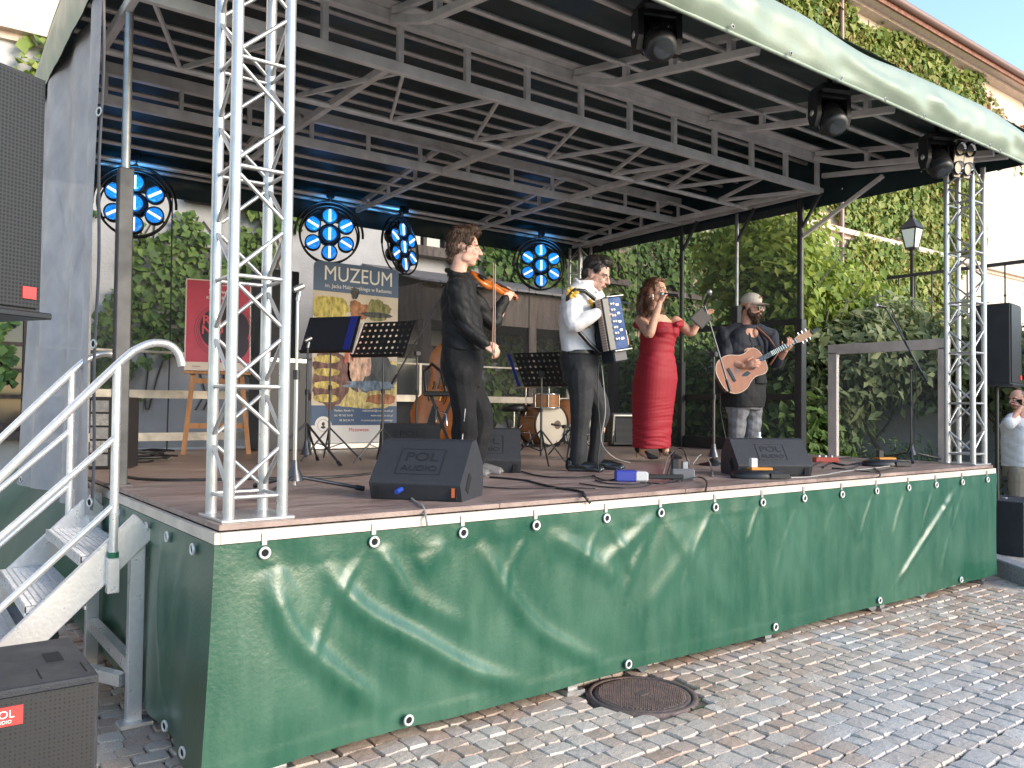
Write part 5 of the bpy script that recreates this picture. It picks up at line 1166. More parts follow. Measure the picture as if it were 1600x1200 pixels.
q = MB(); q.lathe([(R_d-.014, .002), (0, .003)], 36, DM, cap=False); q.build('skin', skin, dk); q = MB(); q.lathe([(R_d-.014, -.362), (0, -.363)], 36, DM, cap=False); q.build('skin', skin, dk)
q = MB(); q.lathe([(.055, .006), (0, .007)], 24, DM @ Matrix.Translation((.09, .0, 0)), cap=False); q.build('port_patch', mat('port', (.18, .12, .08), .6), dk)
for k in range(8):
    a = 2*math.pi*(k+.5)/8; q = MB(); q.tube(DM @ Vector(((R_d+.012)*math.cos(a), (R_d+.012)*math.sin(a), -.35)), DM @ Vector(((R_d+.012)*math.cos(a), (R_d+.012)*math.sin(a), -.01)), .006, n=6); q.build('tension_rod', chrome, dk)
for s_ in (-1, 1): q = MB(); q.tube(DM @ Vector((s_*.22, -.12, -.12)), DM @ Vector((s_*.34, -R_d-.005, -.06)), .009, n=6); q.build('spur', chrome, dk)
def drum(name, label, c, r, h, cat='drum', tilt=(0, 0)):
    t = thing(name, label, cat, (c[0], c[1], c[2])); Mx = Matrix.Translation(c) @ Euler((tilt[0], tilt[1], 0)).to_matrix().to_4x4()
    q = MB(); q.lathe([(r, 0), (r, h)], 30, Mx, cap=False); q.build('shell', shell, t)
    for z in (0, h): q = MB(); q.torus(Mx @ Vector((0, 0, z)), r+.004, .010, Mx.to_3x3(), 32, 6); q.build('rim', chrome, t)
    q = MB(); q.lathe([(r-.003, h-.004), (0, h-.003)], 30, Mx, cap=False); q.build('skin', skin, t); q = MB(); q.lathe([(r-.003, .004), (0, .005)], 30, Mx, cap=False); q.build('skin', skin, t)
    for k in range(6): a = 2*math.pi*k/6; q = MB(); q.tube(Mx @ Vector(((r+.01)*math.cos(a), (r+.01)*math.sin(a), .005)), Mx @ Vector(((r+.01)*math.cos(a), (r+.01)*math.sin(a), h-.005)), .008, n=6); q.build('lug', chrome, t)
    return t
tc_ = ad(858, 637, dep(dc)); t_ = drum('tom_drum', 'small wooden tom drum mounted above the bass drum', (tc_.x, tc_.y+.06, tc_.z), .165, .17); q = MB(); q.tube((tc_.x, tc_.y+.06, tc_.z), (dc.x-ax.x*.15, dc.y-ax.y*.15+.0, zc+R_d-.02), .012, n=8); q.build('mount', chrome, t_)
sn = ad(815, 652, dep(dc)+.1)
ft = drum('floor_tom', 'larger tom drum standing behind the bass drum', (dc.x+.62, dc.y+.38, H+.22), .2, .38)
for k in range(3): a = k*2.1; q = MB(); q.tube((dc.x+.62+.215*math.cos(a), dc.y+.38+.215*math.sin(a), H), (dc.x+.62+.215*math.cos(a), dc.y+.38+.215*math.sin(a), H+.4), .008, n=6); q.build('leg', chrome, ft)
brass = mat('cymbal_bronze', (.32, .19, .10), .35, metal=.8)
def cymbal(px, py, r, label, dd, tilt=.15):
    c = ad(px, py, dd); b = Vector((c.x, c.y, H)); t = thing('cymbal', label, 'cymbal', b)
    Mx = Matrix.Translation(c) @ Euler((tilt, tilt*.6, 0)).to_matrix().to_4x4(); q = MB(); q.lathe([(r, 0), (r*.5, .016), (.05, .022), (.03, .04), (.006, .045)], 32, Mx); q.build('disc', brass, t)
    q = MB(); q.tube(b+Vector((0, 0, .2)), c+Vector((0, 0, .05)), .010, n=8); q.build('pole', chrome, t); tripod(t, b, .24, .32, rr=.008, m=chrome)
    return t
cymbal(858, 603, .23, 'bronze cymbal on a stand above the tom drum', dep(dc)+.25, .1); cymbal(822, 606, .19, 'smaller bronze hi-hat cymbal at the left of the drum kit', dep(dc)+.1, -.05); cymbal(897, 590, .20, 'cymbal on a chrome stand hidden behind the accordion player', dep(dc)+.1, .1)
th_b = aY(803, 700, 4.9); th = thing('drum_stool', 'round black drum stool left of the bass drum', 'stool', (th_b.x, 4.9, H)); zt2 = ad(803, 632, dep(th_b)).z
q = MB(); q.lathe([(.15, zt2-.09), (.17, zt2-.07), (.17, zt2-.02), (.14, zt2)], 24, Matrix.Translation((th_b.x, 4.9, 0))); q.build('seat', black, th); q = MB(); q.tube((th_b.x, 4.9, H+.1), (th_b.x, 4.9, zt2-.08), .016, n=8); q.build('pole', chrome, th); tripod(th, Vector((th_b.x, 4.9, H)), .24, .25, rr=.01, m=chrome)
dm = stand((dc.x+ax.x*.32-sd_.x*.05, dc.y+ax.y*.32-sd_.y*.05), .26, 'short microphone stand in front of the bass drum', boom=(Vector((dc.x, dc.y, H+.29))+ax*.32-sd_*.25, Vector((dc.x, dc.y, H+.25))+ax*.30+sd_*.06), r=.15)
# ---------------------------------------------------------------- double bass, chair behind the violinist
bassm = mat('bass_varnish', (.68, .22, .04), .25, coat=.5, var=.35, vscale=3, col2=(.48, .12, .02))
def outline(L, w1, w2, wc, n=16):
    """half-outline of a violin body from foot to shoulder"""
    key = [(0, 0), (.02, w1*.55), (.08, w1*.86), (.2, w1), (.34, w1*.92), (.46, wc*1.06), (.56, wc), (.64, wc*1.1), (.74, w2*.97), (.83, w2), (.93, w2*.75), (.985, w2*.35), (1, .05)]
    half = [(x, y*L) for y, x in key]; return half + [(-x, y) for x, y in reversed(half[1:-1])] + ([] if True else [])
def fiddle_body(mb, M, L, w1, w2, wc, th, m, arch=.02):
    pl = outline(L, w1, w2, wc); n = len(pl)
    rings = [(1, 0), (1, th), (.9, th+arch*.5), (.5, th+arch), (.02, th+arch*1.1)]; vs = []
    for s_, z in rings: vs += [M @ Vector((x*s_, (y-L*.48)*s_+L*.48, z)) for x, y in pl]
    fs = []
    for k in range(len(rings)-1): fs += [(k*n+i, k*n+(i+1) % n, (k+1)*n+(i+1) % n, (k+1)*n+i) for i in range(n)]
    fs += [tuple(range(n))[::-1], tuple(range((len(rings)-1)*n, len(rings)*n))]; mb.add(vs, fs, m, True)
db = aY(684, 700, 4.35); db.z = H; bs = thing('double_bass', 'orange double bass standing behind the violinist', 'double bass', db)
BM = Matrix.Translation(db+Vector((0, 0, .12))) @ Matrix.Rotation(RZC-.5, 4, 'Z') @ Matrix.Rotation(math.pi/2-.12, 4, 'X') @ Matrix.Rotation(-.20, 4, 'Z')
q = MB(); fiddle_body(q, BM, 1.10, .33, .25, .17, .18, bassm); q.build('body', bassm, bs)
q = MB(); q.bar(BM @ Vector((0, .55, .24)), BM @ Vector((0, 1.72, .20)), .05, .02); q.build('fingerboard', blackg, bs); q = MB(); q.bar(BM @ Vector((0, 1.05, .17)), BM @ Vector((0, 1.78, .17)), .05, .05); q.build('neck', bassm, bs)
q = MB(); q.box(BM @ Vector((0, .48, .25)), (.14, .10, .02), BM.to_3x3()); q.build('bridge', mat('maple', (.5, .3, .12), .5), bs); q = MB(); q.tube(BM @ Vector((0, 0, .09)), BM @ Vector((0, -.14, .09)), .012, n=8); q.build('endpin', chrome, bs); q = MB(); q.prism([(-.05, .10), (.05, .10), (.035, .36), (-.035, .36)], .205, .215, BM); q.build('tailpiece', blackg, bs)
for s_ in (-1, 1): q = MB(); q.path([BM @ Vector((s_*(.1+.02*math.sin(t_*6)), .40+.22*t_, .215)) for t_ in np.linspace(0, 1, 8)], .006, 5); q.build('sound_hole', hole, bs)
ch = aY(690, 708, 3.7); ch.z = H; cr = thing('keyboard_stand', 'black folding stand with padded top in front of the double bass', 'stand', ch, RZC)
for s_ in (-1, 1):
    q = MB(); q.bar((s_*.13, -.05*s_, 0), (-s_*.11, -.05*s_, .60), .03, .03); q.build('leg', black, cr, world=False)
q = MB(); q.box((0, 0, .62), (.36, .26, .05), bev=.01); q.build('padded_top', black, cr, world=False)
q = MB(); q.path([(-.17, .08, .62), (-.2, .1, .85), (-.12, .1, .93), (-.02, .1, .85), (.03, .08, .64)], .018, 8); q.build('hoop', black, cr, world=False); q = MB(); q.path([(-.05, -.1, .34), (-.05, -.1, .46), (.05, -.1, .42), (.06, -.1, .30)], .008, 6); q.build('hook', chrome, cr, world=False)
# ---------------------------------------------------------------- amplifiers, rack, flight case
am = aX(985, 694, 6.62); am.z = H; ap = thing('guitar_amplifier', 'small dark amplifier with silver edging behind the singer', 'amplifier', am, RZC+.25)
q = MB(); q.box((.0, .1, .21), (.50, .22, .42), Euler((-.15, 0, 0)).to_matrix()); q.build('cabinet', black, ap, world=False, bevel=.008); q = MB(); q.box((0, -.02, .22), (.44, .012, .33), Euler((-.15, 0, 0)).to_matrix()); q.build('grille', GRILLE, ap, world=False)
q = MB(); [q.bar(a, b, .018, .018) for a, b in (((-.245, .005, .03), (-.245, -.05, .40)), ((-.245, -.05, .40), (.245, -.05, .40)), ((.245, .005, .03), (.245, -.05, .40)))]; q.build('edging', alu, ap, world=False)
rk = thing('equipment_rack', 'upright equipment rack with cables behind the left roof post', 'rack', (.16, 3.35, H), RZC+.2)
q = MB(); q.box((.09, .15, .27), (.26, .36, .54)); q.build('case', black, rk, world=False, bevel=.01)
for k in range(5): q = MB(); q.box((.03, -.035, .07+.1*k), (.12, .02, .085)); q.build('rack_unit', mat('rack_face', (.3, .3, .3), .4, metal=.4, var=.3, vscale=60) if k % 2 else steel, rk, world=False)
cs_ = aY(452, 700, 5.0); cse = thing('flight_case', 'tall grey flight case with metal corners behind the near truss tower', 'case', (cs_.x, 5.2, H))
q = MB(); q.box((cs_.x-.02, 5.3, H+.5), (.5, .4, 1.0)); q.build('body', mat('case_grey', (.05, .05, .055), .5), cse, bevel=.01); q = MB(); q.bar((cs_.x-.24, 5.095, H+.97), (cs_.x+.22, 5.095, H+.97), .02, .04); q.build('edging', alu, cse)
ps = aY(455, 600, 5.45); sp2 = thing('loudspeaker', 'dark upright speaker box at the back behind the near truss tower', 'loudspeaker', (ps.x-.15, 5.55, H)); q = MB(); q.box((ps.x-.15, 5.6, H+1.0), (.45, .3, 2.0)); q.build('cabinet', cab, sp2, bevel=.01)
# ---------------------------------------------------------------- cables, boxes, pedals, bottle
cabm = mat('cable_black', (.012, .012, .014), .5); cabg = mat('cable_grey', (.28, .27, .26), .5)
def cable(label, pts, r=.006, m=cabm, wig=.03, z=None):
    P = [Vector(p) for p in pts]; out = []
    for i in range(len(P)-1):
        p0, p1, p2, p3 = P[max(0, i-1)], P[i], P[i+1], P[min(len(P)-1, i+2)]
        for t_ in np.linspace(0, 1, 9)[:-1]:
            v = .5*((2*p1)+(p2-p0)*t_+(2*p0-5*p1+4*p2-p3)*t_**2+(3*p1-p0-3*p2+p3)*t_**3)
            v += Vector((random.uniform(-1, 1), random.uniform(-1, 1), 0))*wig*.25; out.append(v)
    out.append(P[-1]); q = MB(); q.path(out, r, 6); o = q.build('cable', m); return tag(o, label, 'cable', 'cables lying on the stage deck')
dz = lambda x, y, h=.007: Vector((az(x, y).x, az(x, y).y, H+h))
cable('thick black cable running from the left post towards the near truss tower', [dz(190, 746), dz(230, 751), dz(290, 752), dz(400, 750), dz(500, 748), dz(580, 742)], .011)
cable('grey cable dropping over the stage edge from the nearest monitor', [az(625, 772)+Vector((0, 0, .05)), dz(645, 783), dz(660, 793), Vector((aY(663, 805, -.03).x, -.045, H-.03)), Vector((aY(664, 830, -.03).x, -.05, H-.07))], .006, cabg, .0)
cable('black cable running from the violinist to the stage edge', [dz(765, 747), dz(820, 752), dz(870, 764), dz(905, 769), dz(915, 778), Vector((aY(918, 785, -.03).x, -.04, H-.03))], .007)
cable('thin black cable between the two left monitors', [dz(752, 762), dz(800, 765), dz(880, 764), dz(930, 765)], .004)
cable('cable curving from the middle monitor towards the accordion player', [dz(815, 738), dz(850, 746), dz(900, 747), dz(930, 744)], .006)
cable('cable hanging from the accordion down to the deck', [ad(935, 560, 6.45), ad(934, 620, 6.42), ad(938, 680, 6.4), ad(934, 720, 6.3), dz(936, 740)], .005, cabm, 0)
cable('second thin cable hanging beside the accordion player', [ad(940, 570, 6.5), ad(946, 640, 6.45), ad(940, 690, 6.4), ad(960, 715, 6.4), dz(985, 724)], .004, cabg, 0)
for i, c in enumerate((((930, 752), (950, 757), (985, 758), (1010, 756)), ((905, 757), (950, 763), (1000, 762), (1020, 757)), ((925, 744), (945, 752), (975, 748)), ((1000, 755), (1030, 757), (1060, 753)))):
    cable(('loose black cable left of the blue box', 'long cable looping in front of the blue box', 'short cable behind the blue box', 'cable between the blue box and the plug cluster')[i], [dz(*p) for p in c], .005)
for i, c in enumerate((((1035, 748, 0), (1045, 725, .06), (1062, 722, .10), (1075, 730, .05), (1078, 750, 0)), ((1040, 750, 0), (1055, 722, .09), (1068, 722, .1), (1080, 745, 0)), ((1082, 735, .04), (1095, 724, .07), (1108, 730, .04), (1114, 745, 0)), ((1065, 755, .01), (1092, 752, .02), (1104, 757, .01), (1102, 770, 0)))):
    cable(('arched grey cable left of the plug cluster', 'arched black cable over the plug cluster', 'cable arching to the right of the plug cluster', 'cable from the plug cluster over the stage edge')[i], [dz(x, y, .008+h) for x, y, h in c], .006, cabm if i % 2 else cabg, 0)
cable('thin grey cable along the stage edge right of the guitarist monitor', [dz(1235, 748), dz(1270, 746), dz(1320, 738), dz(1370, 732), dz(1400, 728)], .005, cabg)
for i, c in enumerate((((1285, 732), (1300, 724), (1320, 728), (1345, 724), (1330, 733), (1300, 733)), ((1270, 728), (1300, 718), (1350, 716), (1380, 722)), ((1330, 736), (1365, 738), (1395, 733)), ((1365, 731), (1376, 742), (1370, 748)))):
    cable(('coiled black cable right of the guitarist monitor', 'cable behind the coiled cable at right', 'cable beneath the right power box', 'cable hanging over the edge at right')[i], [dz(*p) for p in c], .008 if i == 0 else .005)
cable('grey cable from the right microphone stand along the deck', [dz(1425, 722), dz(1405, 728), dz(1385, 722), dz(1365, 720)], .006, cabg)
# pile of cable by the rack
for k in range(7):
    c = az(222+random.uniform(-8, 16), 722+random.uniform(-6, 4)); pts = [c+Vector((random.uniform(.10, .26)*math.cos(a)*1.3, random.uniform(.10, .24)*math.sin(a), .01+.012*k+.02*random.random())) for a in np.linspace(0, 5.5, 9)]
    cable(('topmost', 'uppermost but one', 'third', 'fourth', 'fifth', 'lowest but one', 'lowest')[6-k]+' loop of black cable in the tangled pile at the rack foot', pts, .008, cabm, .01)
def pbox(name, label, x, y, size, m, rz=RZC, cat='box', parts=(), group=None):
    c = az(x, y); t = thing(name, label, cat, (c.x, c.y, H), rz, group); q = MB(); q.box((0, 0, size[2]/2), size, bev=min(size)*.12); q.build('body', m, t, world=False)
    for nm, cc, sz, mm in parts: q = MB(); q.box(cc, sz, bev=min(sz)*.15); q.build(nm, mm, t, world=False)
    return t
bb = mat('blue_box_paint', (.035, .05, .30), .4); org = mat('orange_panel', (.55, .22, .03), .4)
pbox('direct_box', 'blue electronics box lying on the deck between accordion player and singer', 978, 752, (.15, .10, .075), bb, parts=(('panel', (.10, -.01, .036), (.09, .09, .066), mat('pale_panel', (.5, .5, .5), .4)), ('handle', (.25, 0, .035), (.28, .035, .03), black)))
pbox('plug_cluster', 'grey power plug cluster left of the guitarist monitor', 1066, 750, (.16, .09, .08), mat('plug_grey', (.12, .12, .13), .5), parts=(('plug', (-.05, 0, .11), (.05, .05, .08), black), ('plug', (.02, .02, .10), (.04, .05, .06), steel)))
def powerbox(x, y, label):
    c = az(x, y); t = thing('power_distributor', label, 'power box', (c.x, c.y, H), RZC+.1, 'round edged power distributors on the deck')
    q = MB(); q.lathe([(.19, 0), (.20, .02), (.18, .045), (.12, .06)], 24, Matrix.Scale(.62, 4, (0, 1, 0))); q.build('housing', black, t, world=False)
    q = MB(); q.box((.02, 0, .068), (.16, .09, .02), bev=.004); q.build('orange_top', org, t, world=False); q = MB(); q.box((-.03, 0, .11), (.05, .05, .07), bev=.006); q.build('plug', mat('white_plug', (.55, .55, .55), .4) if x < 1250 else black, t, world=False)
    q = MB(); q.box((.12, -.11, .025), (.14, .04, .04), bev=.004); q.build('socket', black, t, world=False)
powerbox(1183, 747, 'black and orange power distributor in front of the guitarist monitor'); powerbox(1380, 728, 'black and orange power distributor near the right microphone stand')
pbox('effect_pedal', 'red effect pedal right of the guitarist monitor', 1290, 722, (.22, .10, .045), mat('red_pedal', (.35, .06, .04), .4), parts=(('knob', (-.06, 0, .055), (.02, .02, .02), alu), ('knob', (0, 0, .055), (.02, .02, .02), alu), ('knob', (.06, 0, .055), (.02, .02, .02), alu)), cat='pedal')
bt = aX(1186, 712, 5.75); bt = Vector((bt.x, bt.y, H)); bo = thing('water_bottle', 'clear plastic water bottle behind the guitarist monitor', 'bottle', bt)
ztb = ad(1186, 676, dep(bt)).z-H
q = MB(); q.lathe([(.040, 0), (.042, .01), (.042, ztb-.11), (.036, ztb-.07), (.016, ztb-.03), (.016, ztb-.015)], 20, Matrix.Translation(bt)); q.build('body', mat('bottle_plastic', (.72, .78, .85), .1, alpha=.7), bo); q = MB(); q.lathe([(.018, ztb-.02), (.018, ztb+.006)], 16, Matrix.Translation(bt)); q.build('cap', mat('bottle_cap', (.65, .75, .85), .4), bo)
# ================================================================ PEOPLE
def organic(name, mb, vox, m, parent, smooth=6, disp=None, extra=None):
    """fuse closed pieces into one continuous surface (voxel remesh), smooth it, ripple it"""
    me = bpy.data.meshes.new('tmp'); me.from_pydata([tuple(v) for v in mb.v], [], mb.f); me.update()
    bm = bmesh.new(); bm.from_mesh(me); bmesh.ops.remove_doubles(bm, verts=bm.verts, dist=1e-6); bmesh.ops.recalc_face_normals(bm, faces=bm.faces); bm.to_mesh(me); bm.free()
    o = bpy.data.objects.new('tmp', me); COL.objects.link(o)
    r = o.modifiers.new('r', 'REMESH'); r.mode = 'VOXEL'; r.voxel_size = vox; r.use_smooth_shade = True
    if smooth: s = o.modifiers.new('s', 'SMOOTH'); s.factor = .5; s.iterations = smooth
    dg = bpy.context.evaluated_depsgraph_get(); ev = bpy.data.meshes.new_from_object(o.evaluated_get(dg))
    bpy.data.objects.remove(o); bpy.data.meshes.remove(me)
    ev.name = name
    if disp is not None:
        n = len(ev.vertices); V = np.empty(n*3, np.float32); ev.vertices.foreach_get('co', V); Nn = np.empty(n*3, np.float32); ev.vertices.foreach_get('normal', Nn)
        V = V.reshape(-1, 3); Nn = Nn.reshape(-1, 3); V = V+Nn*disp(V)[:, None]; ev.vertices.foreach_set('co', V.ravel())
    ev.polygons.foreach_set('use_smooth', np.ones(len(ev.polygons), bool)); ev.materials.clear(); ev.materials.append(m); ev.update()
    if extra:                                  # further pieces of the same body (hands), joined into the one mesh
        bm = bmesh.new(); bm.from_mesh(ev)
        for e in extra: bm.from_mesh(e)
        bm.to_mesh(ev); bm.free()
        for e in extra: bpy.data.meshes.remove(e)
        ev.polygons.foreach_set('use_smooth', np.ones(len(ev.polygons), bool))
    ob = bpy.data.objects.new(name, ev); COL.objects.link(ob); ob.parent = parent
    return ob
def limbp(mb, pts, rad, n=12, sub=5):
    """smooth tapered limb with round ends"""
    P = [Vector(p) for p in pts]; out, rr = [], []
    for i in range(len(P)-1):
        p0, p1, p2, p3 = P[max(0, i-1)], P[i], P[i+1], P[min(len(P)-1, i+2)]
        for t in np.linspace(0, 1, sub+1)[:-1]:
            t = float(t); out.append(.5*((2*p1)+(p2-p0)*t+(2*p0-5*p1+4*p2-p3)*t**2+(3*p1-p0-3*p2+p3)*t**3)); k = t*t*(3-2*t); rr.append(rad[i]*(1-k)+rad[i+1]*k)
    out.append(P[-1]); rr.append(rad[-1]); mb.path(out, rr, n)
    mb.ball(P[0], rad[0]*.99, n); mb.ball(P[-1], rad[-1]*.99, n)
def loft(mb, rings, side, n=24, cap=True):
    """rings: (centre, half width along side, half depth); side: unit vector; stacked upwards"""
    side = Vector(side).normalized(); vs = []; k = len(rings)
    for (c, a, b) in rings:
        dpt = Vector((-side.y, side.x, 0))
        for i in range(n):
            t = 2*math.pi*i/n; ct, st = math.cos(t), math.sin(t)
            e = 2.4; ct = math.copysign(abs(ct)**(2/e), ct); st = math.copysign(abs(st)**(2/e), st)
            vs.append(Vector(c)+side*a*ct+dpt*b*st)
    fs = []
    for j in range(k-1): fs += [(j*n+i, j*n+(i+1) % n, (j+1)*n+(i+1) % n, (j+1)*n+i) for i in range(n)]
    fs += [tuple(range(n))[::-1], tuple(range((k-1)*n, k*n))]; mb.add(vs, fs, None, True)
def frame(phi, pitch=0., roll=0.):
    f = Vector((math.cos(phi)*math.cos(pitch), math.sin(phi)*math.cos(pitch), math.sin(pitch))); l = Vector((-math.sin(phi), math.cos(phi), 0)); u = f.cross(l)
    if roll: l, u = l*math.cos(roll)+u*math.sin(roll), u*math.cos(roll)-l*math.sin(roll)
    return f, l, u
def head_pieces(mb, c, fr, k=1., jaw=1., nose=1.):
    f, l, u = fr; M = Matrix((f, l, u)).transposed(); P = lambda a, b, d: Vector(c)+(f*a+l*b+u*d)*k
    mb.ball(P(-.012, 0, .030), (.097*k, .077*k, .092*k), 20, M=M)          # cranium
    mb.ball(P(.020, 0, -.035), (.070*k, .062*k*jaw, .082*k), 18, M=M)      # face
    mb.ball(P(.043, 0, -.090), (.034*k, .036*k*jaw, .026*k), 14, M=M)      # chin
    mb.ball(P(.068, 0, .022), (.022*k, .058*k, .016*k), 14, M=M)           # brow
    for s in (-1, 1):
        mb.ball(P(.058, s*.036, -.030), (.026*k, .022*k, .024*k), 12, M=M) # cheek
        mb.ball(P(-.004, s*.078, -.012), (.018*k, .008*k, .032*k), 12, M=M)  # ear
        mb.ball(P(.010, s*.050*jaw, -.070), (.032*k, .018*k, .026*k), 12, M=M)  # jaw corner
    limbp(mb, [P(.083, 0, .012), P(.098*nose, 0, -.012), P(.108*nose, 0, -.032)], [.009*k, .011*k, .0135*k], 10, 3)
    for s in (-1, 1): mb.ball(P(.094, s*.012, -.036), (.012*k, .008*k, .008*k), 8, M=M)
    mb.ball(P(.084, 0, -.066), (.012*k, .024*k, .0075*k), 10, M=M); mb.ball(P(.082, 0, -.058), (.011*k, .026*k, .006*k), 10, M=M)
    limbp(mb, [P(-.025, 0, -.05), P(-.035, 0, -.135), P(-.045, 0, -.20)], [.056*k, .054*k, .062*k], 14, 3)   # neck
def face_parts(t, c, fr, k=1., brow=None, lips=None, shut=False):
    f, l, u = fr; M = Matrix((f, l, u)).transposed(); P = lambda a, b, d: Vector(c)+(f*a+l*b+u*d)*k
    for s in (-1, 1):
        q = MB(); q.ball(P(.0765, s*.031, -.004), (.010*k, .0135*k, .0075*k if not shut else .004*k), 10, M=M, m=mat('eye_white', (.55, .50, .46), .3))
        if not shut: q.ball(P(.0835, s*.031, -.004), (.0055*k, .006*k, .006*k), 10, M=M, m=mat('eye_iris', (.03, .022, .018), .15))
        q.build('eye', None, t, world=False)
        q = MB(); q.path([P(.083, s*.012, .014), P(.087, s*.032, .020), P(.074, s*.052, .013)], [.0032*k, .0045*k, .0025*k], 6); q.build('eyebrow', brow, t, world=False)
    q = MB(); q.ball(P(.0905, 0, -.066), (.008*k, .021*k, .0062*k), 10, M=M); q.ball(P(.0895, 0, -.0585), (.008*k, .023*k, .005*k), 10, M=M); q.build('lips', lips or mat('lips', (.42, .17, .14), .45), t, world=False)
def hand_mesh(w, d, nrm, curl=.5, k=1., thumb=.5, m=None, spread=.10, flip=1):
    """hand from the wrist w pointing along d; nrm: out of the palm; returns a mesh"""
    d = Vector(d).normalized(); nrm = Vector(nrm); nrm = (nrm-d*nrm.dot(d)).normalized(); s = d.cross(nrm)*flip; w = Vector(w); mb = MB()
    M = Matrix((d, s, nrm)).transposed(); mb.ball(w+d*.047*k, (.055*k, .041*k, .017*k), 14, M=M); mb.ball(w+d*.012*k, (.035*k, .029*k, .020*k), 12, M=M)
    for i, (off, L) in enumerate(((.031, .078), (.0105, .088), (-.0105, .082), (-.031, .064))):
        p = w+d*.082*k+s*off*k; dd = (d+s*(off*3*spread)).normalized(); pts = [p-dd*.02*k, p]; a = 0
        for seg, fr_ in enumerate((.45, .32, .23)):
            a += curl*(1.0 if seg else .75); pts.append(pts[-1]+(dd*math.cos(a)+nrm*math.sin(a))*L*fr_*k)
        limbp(mb, pts, [.0095*k, .0095*k, .0088*k, .008*k, .0068*k], 8, 3)
    p = w+d*.025*k+s*.034*k; td = (d*.75+s*.75*(1-thumb*.5)+nrm*thumb*.6).normalized(); t2 = (td+nrm*thumb*.5+d*.3).normalized()
    limbp(mb, [p-s*.015*k, p+td*.03*k, p+td*.03*k+t2*.028*k, p+td*.03*k+t2*.05*k], [.014*k, .012*k, .0105*k, .008*k], 8, 3)
    o = organic('hand', mb, .0042*k, m, None, 2); me = o.data; bpy.data.objects.remove(o); return me
def wrinkle(a=.006, f=26., seed=0., zf=1.0):
    def fn(V):
        x, y, z = V[:, 0], V[:, 1], V[:, 2]
        w = np.sin(f*(z*zf+.35*x+.2*y)+2.1*np.sin(7*x+seed)+1.7*np.sin(9*y+2*seed)+1.5*np.sin(6*z+seed))
        w2 = np.sin(f*.55*(z*.6-.8*x+.5*y)+2.5*np.sin(8*z+seed*2)+1.3*np.sin(11*x))
        return a*(.6*np.abs(w)+.6*w2*np.abs(w2)-.4).astype(np.float32)
    return fn
def skinm(name, c): 
    m = mat(name, c, .58, var=.16, vscale=26, spec=.3, bump=.12, bscale=160, detail=7); b = m.node_tree.nodes['Principled BSDF']; b.inputs['Subsurface Weight'].default_value = .06; b.inputs['Subsurface Radius'].default_value = (.02, .008, .004); return m
SK1 = skinm('skin_fair', (.60, .35, .27)); SK2 = skinm('skin_warm', (.56, .31, .22)); SK3 = skinm('skin_ruddy', (.55, .29, .21))
def person(label, bx, by, base=None):
    b = base or az(bx, by); b = Vector((b[0], b[1], H if base is None else base[2])); s = FPX/dep(b)
    t = thing('person', label, 'person', b, RZC); 
    def P(x, y, dy=0.):                        # photo position to metres in the person's own frame
        q = ad(x, y, dep(b)+dy)-b; return Vector((q.dot(R0), q.dot(Vector((math.sin(YAW), math.cos(YAW), 0))), q.z))
    return t, P, b
def shoe(t, heel, toe, m, w=.045, h=.075, name='shoe'):
    heel, toe = Vector(heel), Vector(toe); d = (toe-heel); L = d.length; d.normalize(); mb = MB()
    limbp(mb, [heel+Vector((0, 0, h*.55)), heel+d*L*.45+Vector((0, 0, h*.55)), toe+Vector((0, 0, h*.36))-d*.03], [h*.55, h*.55, h*.36], 12, 4)
    mb.ball(heel+Vector((0, 0, h*.95)), (w*.9, w*.9, h*.5), 12); M = Matrix((d, Vector((-d.y, d.x, 0)), Vector((0, 0, 1)))).transposed()
    mb.ball(heel+d*L*.62+Vector((0, 0, h*.3)), (L*.42, w, h*.33), 14, M=M); mb.box(heel+d*L*.44+Vector((0, 0, .008)), (L*.98, w*1.75, .016), M)
    return organic(name, mb, .006, m, t, 3)
black_cloth = mat('black_shirt', (.0055, .0055, .0065), .65, spec=.35, bump=.25, bscale=40, sheen=.05, var=.2, vscale=6); black_trous = mat('black_trousers', (.008, .008, .0095), .8, spec=.3, bump=.2, bscale=60, sheen=.06, var=.2, vscale=4)
hairb = mat('hair_brown', (.065, .032, .018), .5, bump=.9, bscale=90, stretch=(1, 1, .25), var=.4, vscale=40)
